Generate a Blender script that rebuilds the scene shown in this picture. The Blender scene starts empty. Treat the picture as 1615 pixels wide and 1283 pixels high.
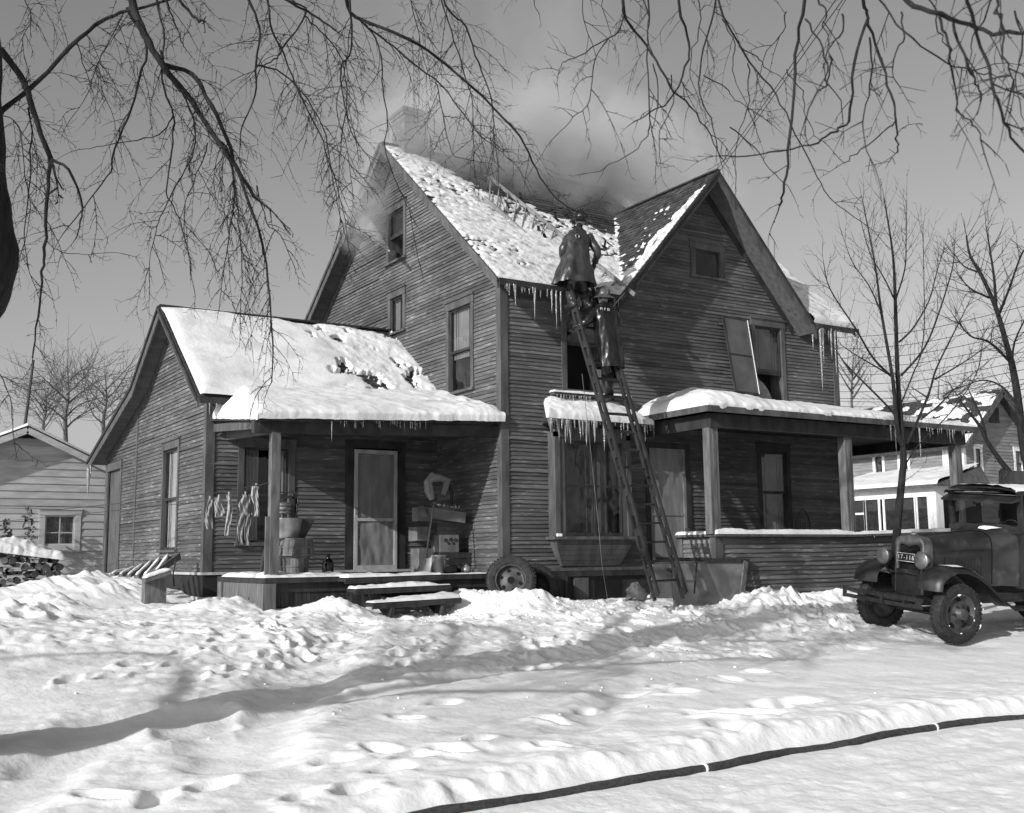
import bpy, math, random
import numpy as np
from mathutils import Vector, Matrix

# ------------------------------------------------------------------ camera, sky, sun, exposure
PW, PH, FPX = 1615, 1283, 1750.0
YAW, PITCH, ROLL = 0.560, 0.134, -0.0107
def _axes():
    f = np.array([math.sin(YAW)*math.cos(PITCH), math.cos(YAW)*math.cos(PITCH), math.sin(PITCH)])
    r = np.array([math.cos(YAW), -math.sin(YAW), 0.0]); u = np.cross(r, f)
    c, s = math.cos(ROLL), math.sin(ROLL)
    return c*r+s*u, -s*r+c*u, f
CR, CU, CF = _axes()
CP = np.array([-9.146, -14.897, 0.697])
sc = bpy.context.scene
cam = bpy.data.objects.new('camera', bpy.data.cameras.new('camera'))
sc.collection.objects.link(cam)
m = Matrix([[CR[i], CU[i], -CF[i], CP[i]] for i in range(3)]+[[0, 0, 0, 1]])
cam.matrix_world = m
cam.data.sensor_width = 36; cam.data.lens = 36*FPX/PW
cam.data.clip_start = 0.05; cam.data.clip_end = 3000
cam.data.dof.use_dof = True; cam.data.dof.focus_distance = 17.0; cam.data.dof.aperture_fstop = 6.3
sc.camera = cam

SUN_DIR = np.array([1.0, 0.32, -0.46]); SUN_DIR /= np.linalg.norm(SUN_DIR)     # the way the light travels
SUN_EL = math.asin(-SUN_DIR[2]); SUN_AZ = math.atan2(-SUN_DIR[0], -SUN_DIR[1])   # azimuth from +y, clockwise
w = bpy.data.worlds.new('World'); sc.world = w; w.use_nodes = True
nt = w.node_tree; nt.nodes.clear()
sky = nt.nodes.new('ShaderNodeTexSky'); sky.sky_type = 'NISHITA'; sky.sun_disc = False
sky.sun_elevation = SUN_EL; sky.sun_rotation = SUN_AZ; sky.air_density = 1.0; sky.dust_density = 2.0; sky.ozone_density = 1.0
bw = nt.nodes.new('ShaderNodeRGBToBW'); bg = nt.nodes.new('ShaderNodeBackground'); wo = nt.nodes.new('ShaderNodeOutputWorld')
nt.links.new(sky.outputs[0], bw.inputs[0]); nt.links.new(bw.outputs[0], bg.inputs[0]); nt.links.new(bg.outputs[0], wo.inputs[0])
bg.inputs[1].default_value = 0.125
sl = bpy.data.lights.new('sun', 'SUN'); sl.energy = 4.4; sl.angle = math.radians(0.55); sl.color = (1, 1, 1)
so = bpy.data.objects.new('sun', sl); sc.collection.objects.link(so)
so.rotation_euler = Vector(SUN_DIR).to_track_quat('-Z', 'Y').to_euler(); so.location = (-20, -6, 15)
sc.view_settings.view_transform = 'Standard'; sc.view_settings.look = 'None'
sc.view_settings.exposure = 0.12; sc.view_settings.gamma = 1; sc.view_settings.use_curve_mapping = False
sc.cycles.max_bounces = 6; sc.cycles.diffuse_bounces = 3; sc.cycles.glossy_bounces = 3; sc.cycles.transmission_bounces = 4
sc.cycles.transparent_max_bounces = 16; sc.cycles.volume_bounces = 1; sc.cycles.volume_step_rate = 2; sc.cycles.use_denoising = True
sc.cycles.volume_max_steps = 64

# ------------------------------------------------------------------ reading real positions off known planes
def ray(x, y): return CF+CR*(x-PW/2)/FPX-CU*(y-PH/2)/FPX
def hit(x, y, n, d):
    v = ray(x, y); n = np.array(n, float); return CP+v*((d-CP@n)/(v@n))
def hx(x, y, X): return hit(x, y, (1, 0, 0), X)
def hy(x, y, Y): return hit(x, y, (0, 1, 0), Y)
def hz(x, y, Z): return hit(x, y, (0, 0, 1), Z)
def hd(x, y, D): return CP+ray(x, y)*D

# ------------------------------------------------------------------ noise
def _hash(ix, iy, seed):
    n = (ix*374761393+iy*668265263+seed*974634777) & 0x7fffffff
    n = (n ^ (n >> 13))*1274126177 & 0x7fffffff
    return ((n ^ (n >> 16)) & 0xffff)/65535.0
def vnoise(x, y, seed=0):
    x = np.asarray(x, float); y = np.asarray(y, float)
    ix = np.floor(x).astype(np.int64); iy = np.floor(y).astype(np.int64)
    fx = x-ix; fy = y-iy; fx = fx*fx*fx*(fx*(fx*6-15)+10); fy = fy*fy*fy*(fy*(fy*6-15)+10)
    a = _hash(ix, iy, seed); b = _hash(ix+1, iy, seed); c = _hash(ix, iy+1, seed); d = _hash(ix+1, iy+1, seed)
    return (a+(b-a)*fx+(c-a)*fy+(a-b-c+d)*fx*fy)*2-1
def fbm(x, y, seed=0, oct=4, gain=.5):
    s = 0; a = 1; t = 0; cs, sn = math.cos(.6), math.sin(.6)
    for k in range(oct):
        s = s+a*vnoise(x, y, seed+k*17); t += a; a *= gain
        x, y = (x*cs-y*sn)*2.03+5.2, (x*sn+y*cs)*2.03+1.7
    return s/t
def smooth(a, b, x):
    t = np.clip((np.asarray(x, float)-a)/(b-a), 0, 1); return t*t*(3-2*t)

# ------------------------------------------------------------------ mesh helpers
COL = sc.collection
class MB:
    def __init__(s): s.v = []; s.f = []; s.t = []
    def face(s, pts, tone=.5):
        n = len(s.v); s.v += [tuple(map(float, p)) for p in pts]; s.f.append(tuple(range(n, n+len(pts)))); s.t.append(tone)
    def box8(s, p, tone=.5):        # p: 8 corners, bottom ring 0-3 then top ring 4-7
        n = len(s.v); s.v += [tuple(map(float, q)) for q in p]
        for f in ((3, 2, 1, 0), (4, 5, 6, 7), (0, 1, 5, 4), (1, 2, 6, 5), (2, 3, 7, 6), (3, 0, 4, 7)):
            s.f.append(tuple(n+i for i in f)); s.t.append(tone)
    def box(s, a, b, tone=.5):
        x0, y0, z0 = a; x1, y1, z1 = b
        s.box8([(x0, y0, z0), (x1, y0, z0), (x1, y1, z0), (x0, y1, z0), (x0, y0, z1), (x1, y0, z1), (x1, y1, z1), (x0, y1, z1)], tone)
    def beam(s, a, b, w, h, up=(0, 0, 1), tone=.5):      # rectangular bar from a to b
        a = Vector(a); b = Vector(b); d = (b-a).normalized(); upv = Vector(up)
        sd = d.cross(upv)
        if sd.length < 1e-4: sd = d.cross(Vector((1, 0, 0)))
        sd.normalize(); u2 = sd.cross(d).normalized(); sd = sd*w/2; u2 = u2*h/2
        s.box8([a-sd-u2, a+sd-u2, b+sd-u2, b-sd-u2, a-sd+u2, a+sd+u2, b+sd+u2, b-sd+u2], tone)
    def tube(s, pts, rad, n=6, cap=True, tone=.5):
        pts = [Vector(p) for p in pts]
        if isinstance(rad, (int, float)): rad = [rad]*len(pts)
        base = len(s.v); ref = None
        for i, p in enumerate(pts):
            d = (pts[min(i+1, len(pts)-1)]-pts[max(i-1, 0)])
            d = d.normalized() if d.length > 1e-9 else Vector((0, 0, 1))
            if ref is None:
                ref = d.cross(Vector((0, 0, 1)))
                if ref.length < .2: ref = d.cross(Vector((0, 1, 0)))
            ref = (ref-d*ref.dot(d))
            ref = ref.normalized() if ref.length > 1e-6 else d.orthogonal().normalized()
            q = d.cross(ref)
            for k in range(n):
                a = 2*math.pi*k/n; v = p+(ref*math.cos(a)+q*math.sin(a))*rad[i]; s.v.append((v.x, v.y, v.z))
        for i in range(len(pts)-1):
            for k in range(n):
                a = base+i*n+k; b = base+i*n+(k+1) % n
                s.f.append((a, b, b+n, a+n)); s.t.append(tone)
        if cap and n > 3:
            s.f.append(tuple(base+k for k in range(n))[::-1]); s.t.append(tone)
            e = base+(len(pts)-1)*n; s.f.append(tuple(e+k for k in range(n))); s.t.append(tone)
    def rings(s, rings, closed=True, cap0=False, cap1=False, tone=.5):
        n = len(rings[0]); base = len(s.v)
        for r in rings: s.v += [tuple(map(float, p)) for p in r]
        for i in range(len(rings)-1):
            for k in range(n if closed else n-1):
                a = base+i*n+k; b = base+i*n+(k+1) % n; s.f.append((a, b, b+n, a+n)); s.t.append(tone)
        if cap0: s.f.append(tuple(base+k for k in range(n))[::-1]); s.t.append(tone)
        if cap1: s.f.append(tuple(base+(len(rings)-1)*n+k for k in range(n))); s.t.append(tone)
    def lathe(s, prof, c=(0, 0, 0), n=16, ax='z', closed_prof=False, tone=.5, M=None):
        rg = []
        for r, h in prof:
            ring = []
            for k in range(n):
                a = 2*math.pi*k/n; p = Vector((r*math.cos(a), r*math.sin(a), h))
                if ax == 'y': p = Vector((p.x, p.z, p.y))
                if ax == 'x': p = Vector((p.z, p.x, p.y))
                if M is not None: p = M @ p
                ring.append(p+Vector(c))
            rg.append(ring)
        if closed_prof: rg.append(rg[0])
        s.rings(rg, tone=tone)
    def build(s, name, mat, parent=None, smooth=False, label=None, base=None, weld=False):
        me = bpy.data.meshes.new(name)
        off = Vector(base) if base is not None else Vector((0, 0, 0))
        vs = s.v if base is None else [(x-off.x, y-off.y, z-off.z) for x, y, z in s.v]
        me.from_pydata(vs, [], s.f)
        if smooth: me.polygons.foreach_set('use_smooth', [True]*len(me.polygons))
        at = me.attributes.new('tone', 'FLOAT', 'FACE'); at.data.foreach_set('value', s.t)
        me.materials.append(mat); me.update()
        o = bpy.data.objects.new(name, me); COL.objects.link(o)
        if base is not None: o.location = off
        if parent is not None: attach(o, parent)
        if label: o['label'] = label
        return o
def world_of(o):
    M = Matrix.LocRotScale(o.location, o.rotation_euler, o.scale)
    return world_of(o.parent) @ o.matrix_parent_inverse @ M if o.parent else M
def attach(o, parent):
    o.parent = parent; o.matrix_parent_inverse = world_of(parent).inverted()
def thing(name, label, cat, loc=(0, 0, 0), rotz=0, group=None):
    o = bpy.data.objects.new(name, None); o.empty_display_size = .2; COL.objects.link(o)
    o.location = loc; o.rotation_euler = (0, 0, rotz); o['label'] = label; o['category'] = cat
    if group: o['group'] = group
    return o
def tag(o, label, cat, group=None):
    o['label'] = label; o['category'] = cat
    if group: o['group'] = group
    return o
def stuff(o, label=None, cat=None):
    o['kind'] = 'stuff'
    if label: o['label'] = label
    if cat: o['category'] = cat
    return o
def structure(o, label=None): 
    o['kind'] = 'structure'
    if label: o['label'] = label
    return o
def inst(name, me, parent=None, loc=(0, 0, 0), rot=(0, 0, 0), scale=(1, 1, 1)):
    o = bpy.data.objects.new(name, me); COL.objects.link(o); o.location = loc; o.rotation_euler = rot; o.scale = scale
    if parent is not None: attach(o, parent)
    return o
def grid_mesh(name, X, Y, Z, mat, parent=None, keep=None):
    ny, nx = X.shape
    v = np.stack([X.ravel(), Y.ravel(), Z.ravel()], 1)
    idx = np.arange(nx*ny).reshape(ny, nx)
    q = np.stack([idx[:-1, :-1], idx[:-1, 1:], idx[1:, 1:], idx[1:, :-1]], -1).reshape(-1, 4)
    if keep is not None:
        kk = keep.ravel(); q = q[kk[q].any(1)]
        used = np.unique(q); rm = -np.ones(nx*ny, int); rm[used] = np.arange(len(used)); v = v[used]; q = rm[q]
    me = bpy.data.meshes.new(name)
    me.vertices.add(len(v)); me.vertices.foreach_set('co', v.ravel())
    me.loops.add(len(q)*4); me.loops.foreach_set('vertex_index', q.ravel())
    me.polygons.add(len(q)); me.polygons.foreach_set('loop_start', np.arange(len(q))*4); me.polygons.foreach_set('loop_total', np.full(len(q), 4))
    me.update(calc_edges=True); me.validate(); me.polygons.foreach_set('use_smooth', [True]*len(me.polygons)); me.materials.append(mat)
    o = bpy.data.objects.new(name, me); COL.objects.link(o)
    if parent is not None: attach(o, parent)
    return o

# ------------------------------------------------------------------ materials (a black and white photograph: greys only)
def material(name, lo, hi, rough=.7, scale=(4, 4, 4), detail=6, dist=0, bump=0, bscale=None, tone=0, spec=.3, ramp=(.35, .65), metal=0,
             lo2=None, scale2=None, ramp2=(.5, .6), coat=0, big=0):
    M = bpy.data.materials.new(name); M.use_nodes = True; t = M.node_tree; N = t.nodes; L = t.links
    b = N['Principled BSDF']; b.inputs['Roughness'].default_value = rough; b.inputs['Specular IOR Level'].default_value = spec
    b.inputs['Metallic'].default_value = metal; b.inputs['Coat Weight'].default_value = coat
    tc = N.new('ShaderNodeTexCoord'); mp = N.new('ShaderNodeMapping'); mp.inputs['Scale'].default_value = scale
    L.new(tc.outputs['Object'], mp.inputs[0])
    no = N.new('ShaderNodeTexNoise'); no.inputs['Detail'].default_value = detail; no.inputs['Scale'].default_value = 1; no.inputs['Distortion'].default_value = dist
    L.new(mp.outputs[0], no.inputs['Vector'])
    cr = N.new('ShaderNodeValToRGB'); cr.color_ramp.elements[0].position = ramp[0]; cr.color_ramp.elements[1].position = ramp[1]
    cr.color_ramp.elements[0].color = (lo, lo, lo, 1); cr.color_ramp.elements[1].color = (hi, hi, hi, 1)
    L.new(no.outputs['Fac'], cr.inputs[0]); out = cr.outputs[0]
    if lo2 is not None:
        mp2 = N.new('ShaderNodeMapping'); mp2.inputs['Scale'].default_value = scale2; L.new(tc.outputs['Object'], mp2.inputs[0])
        n2 = N.new('ShaderNodeTexNoise'); n2.inputs['Detail'].default_value = 8; n2.inputs['Scale'].default_value = 1; L.new(mp2.outputs[0], n2.inputs['Vector'])
        c2 = N.new('ShaderNodeValToRGB'); c2.color_ramp.elements[0].position = ramp2[0]; c2.color_ramp.elements[1].position = ramp2[1]
        c2.color_ramp.elements[0].color = (0, 0, 0, 1); c2.color_ramp.elements[1].color = (1, 1, 1, 1); L.new(n2.outputs['Fac'], c2.inputs[0])
        mx = N.new('ShaderNodeMix'); mx.data_type = 'RGBA'; L.new(c2.outputs[0], mx.inputs['Factor']); L.new(out, mx.inputs['A'])
        mx.inputs['B'].default_value = (lo2, lo2, lo2, 1); out = mx.outputs['Result']
    if big:
        mp4 = N.new('ShaderNodeMapping'); mp4.inputs['Scale'].default_value = (.5, .5, .8); L.new(tc.outputs['Object'], mp4.inputs[0])
        n4 = N.new('ShaderNodeTexNoise'); n4.inputs['Detail'].default_value = 5; n4.inputs['Scale'].default_value = 1; n4.inputs['Distortion'].default_value = .8; L.new(mp4.outputs[0], n4.inputs['Vector'])
        m4 = N.new('ShaderNodeMapRange'); m4.inputs['From Min'].default_value = .35; m4.inputs['From Max'].default_value = .65; m4.inputs['To Min'].default_value = 1-big; m4.inputs['To Max'].default_value = 1+big; L.new(n4.outputs['Fac'], m4.inputs['Value'])
        mb4 = N.new('ShaderNodeMix'); mb4.data_type = 'RGBA'; mb4.blend_type = 'MULTIPLY'; mb4.inputs['Factor'].default_value = 1; L.new(out, mb4.inputs['A']); L.new(m4.outputs[0], mb4.inputs['B']); out = mb4.outputs['Result']
    if tone:
        at = N.new('ShaderNodeAttribute'); at.attribute_name = 'tone'
        mr = N.new('ShaderNodeMapRange'); mr.inputs['To Min'].default_value = 1-tone; mr.inputs['To Max'].default_value = 1+tone
        L.new(at.outputs['Fac'], mr.inputs['Value'])
        mm = N.new('ShaderNodeMix'); mm.data_type = 'RGBA'; mm.blend_type = 'MULTIPLY'; mm.inputs['Factor'].default_value = 1
        L.new(out, mm.inputs['A']); L.new(mr.outputs[0], mm.inputs['B']); out = mm.outputs['Result']
    L.new(out, b.inputs['Base Color'])
    if bump:
        n3 = N.new('ShaderNodeTexNoise'); n3.inputs['Detail'].default_value = 8; n3.inputs['Scale'].default_value = 1
        m3 = N.new('ShaderNodeMapping'); m3.inputs['Scale'].default_value = bscale or scale; L.new(tc.outputs['Object'], m3.inputs[0]); L.new(m3.outputs[0], n3.inputs['Vector'])
        bp = N.new('ShaderNodeBump'); bp.inputs['Strength'].default_value = 1; bp.inputs['Distance'].default_value = bump
        L.new(n3.outputs['Fac'], bp.inputs['Height']); L.new(bp.outputs[0], b.inputs['Normal'])
    return M
S_ = 14
M_SIDING = material('weathered_siding', .060, .108, .72, (1.5, 1.5, 15), 6, .2, .002, (3, 3, 80), .30, .3, (.3, .7), lo2=.23, scale2=(4, 4, 34), ramp2=(.58, .72), big=.28)
M_TRIM = material('weathered_trim', .050, .095, .7, (9, 9, 2.2), 8, .2, .0015, (40, 40, 6), .2, .25)
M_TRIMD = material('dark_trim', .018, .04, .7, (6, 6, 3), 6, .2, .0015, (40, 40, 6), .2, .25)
M_DARK = material('dark_interior', .004, .008, .9, (3, 3, 3))
M_SOFFIT = material('soffit_boards', .07, .11, .75, (2, 12, 12), 6, .2, .001, None, .2)
M_SHINGLE = material('wood_shingles', .022, .06, .85, (14, 14, 14), 6, 0, .004, (30, 30, 30), .5, .2)
M_SNOW = material('snow', .73, .81, .55, (3, 3, 3), 8, .2, .007, (20, 20, 20), 0, .3)
M_SNOWD = material('dirty_roof_snow', .30, .60, .7, (7, 7, 7), 10, .3, .010, (26, 26, 26), 0, .25, (.32, .52))
M_SNOWR = material('roof_snow', .52, .68, .6, (2.2, 2.2, 2.2), 8, .4, .008, (16, 16, 16), 0, .3, (.3, .55))
M_ICE = material('ice', .28, .45, .14, (12, 12, 5), 4, 0, .003, (40, 40, 10), 0, .6)
M_ICE.node_tree.nodes['Principled BSDF'].inputs['Transmission Weight'].default_value = .45
M_BRICK = material('sooty_brick', .09, .15, .9, (12, 12, 12), 6, 0, .003, (60, 60, 60), .3)
M_TAR = material('tar_paper', .012, .022, .7, (5, 5, 5), 6, 0, .004, (9, 9, 9))
M_WOOD = material('bare_wood', .07, .14, .75, (16, 16, 3), 8, .3, .0015, (60, 60, 8), .25)
M_WOODL = material('pale_wood', .30, .42, .7, (14, 14, 3), 6, .2, .001, (60, 60, 8), .15)
M_WOODD = material('dark_wood', .018, .04, .7, (12, 12, 3), 8, .3, .0015, (60, 60, 8), .25)
M_BARK = material('dark_bark', .008, .022, .9, (20, 20, 6), 8, .3, .008, (40, 40, 12))
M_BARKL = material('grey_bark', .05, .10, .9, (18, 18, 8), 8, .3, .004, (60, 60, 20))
M_CLOTH = material('grey_cloth', .15, .26, .9, (14, 14, 14), 6, 0, .004, (20, 20, 20))
M_CLOTHL = material('pale_cloth', .22, .36, .9, (14, 14, 14), 6, 0, .004, (20, 20, 20))
M_BLIND = material('pale_blind', .42, .58, .8, (2, 2, 1.2), 4)
M_SHADE = material('window_shade', .20, .27, .8, (3, 3, 3), 5)
M_SCREEN = material('cloth_screen', .13, .20, .85, (7, 7, 2), 6, .5, .004, (9, 9, 4))
M_DOORF = material('screen_door_frame', .28, .40, .6, (10, 10, 3), 6, .2)
M_CARD = material('cardboard', .09, .16, .8, (5, 5, 5), 6, 0, .002, (30, 30, 30), .2)
M_METAL = material('galvanised_metal', .22, .38, .38, (6, 6, 6), 6, .3, .002, (14, 14, 14), .1, .5, metal=.6)
M_SHEET = material('dull_sheet_metal', .12, .26, .55, (2.5, 2.5, 2.5), 6, .5, .004, (6, 6, 6), .1, .4, metal=.3)
M_IRON = material('black_iron', .012, .03, .5, (20, 20, 20), 5, 0, .001, (60, 60, 60), 0, .4)
M_RIM = material('rusty_rim', .025, .06, .5, (8, 8, 8), 6, .2, .001, None, 0, .4)
M_RUBBER = material('tyre_rubber', .014, .032, .75, (14, 14, 14), 6, 0, .002, (50, 50, 50), 0, .3)
M_SHELL = material('dull_nickel', .10, .18, .4, (8, 8, 8), 4, 0, 0, None, 0, .5, metal=.5)
M_PAINT = material('worn_black_paint', .010, .022, .45, (4, 4, 4), 8, .3, .0012, (12, 12, 12), 0, .5, lo2=.045, scale2=(6, 6, 6), ramp2=(.55, .75))
M_CHROME = material('dull_chrome', .16, .26, .32, (8, 8, 8), 4, 0, 0, None, 0, .5, metal=.7)
M_COAT = material('oiled_coat', .006, .014, .25, (7, 7, 4), 6, .4, .012, (14, 14, 7), 0, .4)
M_COAT2 = material('worn_leather_coat', .020, .042, .36, (7, 7, 4), 6, .4, .012, (14, 14, 7), 0, .4)
M_BOOT = material('rubber_boot', .015, .035, .35, (6, 6, 6), 4, 0, .002, None, 0, .5)
M_GLOVE = material('dark_glove', .012, .025, .6, (20, 20, 20))
M_SKIN = material('skin', .22, .28, .6, (20, 20, 20))
M_HELM = material('helmet_paint', .04, .075, .32, (9, 9, 9), 4, 0, .001, None, 0, .5)
M_LADW = material('ladder_wood', .014, .032, .45, (12, 12, 3), 6, .2, .001, (50, 50, 8), .2, .4)
M_LADL = material('pale_ladder_wood', .13, .21, .55, (12, 12, 3), 6, .2, .001, (50, 50, 8), .2, .35)
M_WHITE = material('white_paint', .62, .74, .6, (6, 6, 3), 6, .3, .001, (30, 30, 8), .1)
M_GREYP = material('grey_paint_boards', .30, .40, .7, (2.5, 2.5, 14), 8, .3, .001, (6, 6, 50), .16, .25)
M_NEIGH = material('neighbour_siding', .15, .22, .7, (2, 2, 12), 6, .2, 0, None, .15)
M_HOSE = material('canvas_hose', .03, .06, .85, (40, 40, 40), 4, 0, .002, (120, 120, 120))
M_LOGEND = material('split_log_wood', .06, .13, .85, (9, 9, 9), 6, .2, .004, (20, 20, 20), .4)
M_LOGBARK = material('log_bark', .03, .06, .9, (12, 12, 12), 6, .2, .006, (20, 20, 20), .4)
M_GLASSJ = material('dark_glass', .01, .015, .1, (5, 5, 5), 2, 0, 0, None, 0, .6)
M_BASKET = material('basket_slats', .07, .14, .75, (10, 10, 4), 6, .2, .002, (50, 50, 10), .3)
M_LEAF = material('dry_vine', .04, .07, .8, (20, 20, 20))
M_LETTER = material('white_lettering', .6, .7, .6, (30, 30, 30))
def pane_material():
    M = bpy.data.materials.new('window_glass'); M.use_nodes = True; t = M.node_tree; N = t.nodes; L = t.links; N.clear()
    o = N.new('ShaderNodeOutputMaterial'); mx = N.new('ShaderNodeMixShader'); tr = N.new('ShaderNodeBsdfTransparent'); gl = N.new('ShaderNodeBsdfGlossy')
    tr.inputs[0].default_value = (.75, .75, .75, 1); gl.inputs['Roughness'].default_value = .03; gl.inputs[0].default_value = (.75, .75, .75, 1)
    lw = N.new('ShaderNodeLayerWeight'); lw.inputs[0].default_value = .5; pw = N.new('ShaderNodeMath'); pw.operation = 'POWER'; pw.inputs[1].default_value = 4; L.new(lw.outputs['Facing'], pw.inputs[0])
    fr = N.new('ShaderNodeMath'); fr.operation = 'MULTIPLY_ADD'; fr.inputs[1].default_value = .75; fr.inputs[2].default_value = .07; L.new(pw.outputs[0], fr.inputs[0])
    tc = N.new('ShaderNodeTexCoord'); no = N.new('ShaderNodeTexNoise'); no.inputs['Scale'].default_value = 3; L.new(tc.outputs['Object'], no.inputs['Vector'])
    bp = N.new('ShaderNodeBump'); bp.inputs['Distance'].default_value = .010; L.new(no.outputs['Fac'], bp.inputs['Height'])
    L.new(bp.outputs[0], gl.inputs['Normal']); L.new(fr.outputs[0], mx.inputs[0]); L.new(tr.outputs[0], mx.inputs[1]); L.new(gl.outputs[0], mx.inputs[2]); L.new(mx.outputs[0], o.inputs[0])
    return M
M_GLASS = pane_material()
# ================================================================== THE FARMHOUSE
rng = random.Random(7)
W_, Z0 = 7.75, .50
PXp = lambda X: (lambda u, d, z: (X-d, u, z))
PYp = lambda Y: (lambda u, d, z: (u, Y-d, z))
def fb(mb, P, u0, u1, d0, d1, z0, z1, tone=.5):
    mb.box8([P(u0, d0, z0), P(u1, d0, z0), P(u1, d1, z0), P(u0, d1, z0), P(u0, d0, z1), P(u1, d0, z1), P(u1, d1, z1), P(u0, d1, z1)], tone)
def siding(mb, P, lo, hi, z0, z1, holes, pitch=.064, proud=.022, seed=1, blen=(1.6, 4.2)):
    r = random.Random(seed); n = int(math.ceil((z1-z0)/pitch))
    for k in range(n):
        za = z0+k*pitch; zb = min(za+pitch, z1); zm = (za+zb)/2
        a, b = lo(zm), hi(zm)
        if b-a < .02: continue
        iv = [(a, b)]
        for (h0, h1, g0, g1) in holes:
            if g0 < zm < g1:
                nv = []
                for (p, q) in iv:
                    if h1 <= p or h0 >= q: nv.append((p, q)); continue
                    if h0 > p: nv.append((p, h0))
                    if h1 < q: nv.append((h1, q))
                iv = nv
        for (p, q) in iv:
            s = p
            while s < q-1e-4:
                e = min(q, s+r.uniform(*blen))
                if q-e < .4: e = q
                pr = proud+r.uniform(-.004, .005); j0 = r.uniform(-.005, .005); j1 = r.uniform(-.005, .005); t = min(1, max(0, r.gauss(.5, .25)))
                if r.random() < .03: pr += .012
                if r.random() < .02: j1 -= .02; pr += .01
                e2 = e-.005 if e < q else e
                m1, m2 = s+(e2-s)*.35, s+(e2-s)*.7; k1, k2 = r.uniform(-.004, .004), r.uniform(-.004, .004); us = [s, m1, m2, e2]; js = [j0, j0*.6+j1*.4+k1, j0*.3+j1*.7+k2, j1]
                for i in range(3):
                    a_, b_, ja, jb = us[i], us[i+1], js[i], js[i+1]
                    mb.face([P(a_, pr, za+ja), P(b_, pr, za+jb), P(b_, .002, zb+.006), P(a_, .002, zb+.006)], t)
                    mb.face([P(a_, -.01, za+ja), P(b_, -.01, za+jb), P(b_, pr, za+jb), P(a_, pr, za+ja)], t)
                s = e
def window(P, u0, u1, z0, z1, parent, tw=.095, split=.5, shade=0, lower='pane', trim=None, header=.13, shade_mat=None, sash_mat=None, curtains=False, muntin=False, name='window'):
    trim = trim or M_TRIM; sash_mat = sash_mat or M_TRIMD
    f = MB(); hd_ = header
    fb(f, P, u0, u0+tw, 0, .034, z0, z1-hd_); fb(f, P, u1-tw, u1, 0, .034, z0, z1-hd_)
    fb(f, P, u0-.015, u1+.015, 0, .042, z1-hd_, z1); fb(f, P, u0-.03, u1+.03, 0, .065, z1, z1+.025)
    fb(f, P, u0-.03, u1+.03, -.02, .075, z0-.04, z0)
    a, b, zb, zt = u0+tw, u1-tw, z0, z1-hd_
    for q in ((a-.02, a, zb, zt), (b, b+.02, zb, zt)): fb(f, P, q[0], q[1], -.30, 0, q[2], q[3])
    fb(f, P, a, b, -.30, -.002, zt-.001, zt+.02); fb(f, P, a, b, -.30, -.021, zb-.02, zb+.001)
    win = f.build(name, trim, parent)
    k = MB(); fb(k, P, a-.02, b+.02, -.33, -.30, zb-.02, zt+.02); k.build('backing', M_DARK, win)
    zs = zb+(zt-zb)*split
    def sash(c, d, d1, dd, nm='sash'):
        s = MB(); w2 = .035
        fb(s, P, a, a+w2, d, d1, c, dd); fb(s, P, b-w2, b, d, d1, c, dd); fb(s, P, a+w2, b-w2, d, d1, c, c+.045); fb(s, P, a+w2, b-w2, d, d1, dd-.035, dd)
        if muntin:
            fb(s, P, (a+b)/2-.012, (a+b)/2+.012, d, d1, c+.045, dd-.035); fb(s, P, a+w2, (a+b)/2-.012, d+.002, d1-.002, (c+dd)/2-.012, (c+dd)/2+.012); fb(s, P, (a+b)/2+.012, b-w2, d+.002, d1-.002, (c+dd)/2-.012, (c+dd)/2+.012)
        so_ = s.build(nm, sash_mat, win)
        g = MB(); g.face([P(a+w2, (d+d1)/2, c+.045), P(b-w2, (d+d1)/2, c+.045), P(b-w2, (d+d1)/2, dd-.035), P(a+w2, (d+d1)/2, dd-.035)]); g.build('pane', M_GLASS, win)
    if split < 1: sash(zs-.02, -.030, -.006, zt)
    else: sash(zb, -.030, -.006, zt)
    if split < 1 and lower == 'pane': sash(zb, -.056, -.032, zs+.02)
    if lower == 'open' and split < 1: sash(zs-.02+.06, -.056, -.032, zt-.005)
    if shade:
        s = MB(); zz = zt-(zt-zb)*shade; n = 8
        for i in range(n):
            ua = a+.012+(b-a-.024)*i/n; ub = a+.012+(b-a-.024)*(i+1)/n
            dz = .008*math.sin(i*1.3); s.face([P(ua, -.072+dz, zz), P(ub, -.072-dz, zz), P(ub, -.072-dz, zt), P(ua, -.072+dz, zt)])
        s.build('shade', shade_mat or M_SHADE, win)
    if curtains:
        s = MB(); n = 14
        for side in (0, 1):
            for i in range(n):
                wid = (b-a)*.36; ua = (a if side == 0 else b-wid)+wid*i/n; ub = ua+wid/n
                d0 = -.10+.02*math.sin(i*1.9); d1_ = -.10+.02*math.sin((i+1)*1.9)
                s.face([P(ua, d0, zb), P(ub, d1_, zb), P(ub, d1_, zt), P(ua, d0, zt)])
        s.build('curtain', M_SHADE, win)
    return win
HOLE = lambda u0, u1, z0, z1: (u0+.03, u1-.03, z0-.01, z1-.03)

house = thing('farmhouse', 'big weathered clapboard farmhouse with steep snowy roofs, icicles and two porches', 'house', (0, 0, 0))

TH = .843; cT, sT = 1/math.hypot(1, TH), TH/math.hypot(1, TH)
main_z = lambda y: 4.99+TH*(y+.49)
XG, ZG, TG = 4.35, 7.58, 1.13           # cross gable
cross_z = lambda x: ZG-TG*abs(x-XG)
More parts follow.
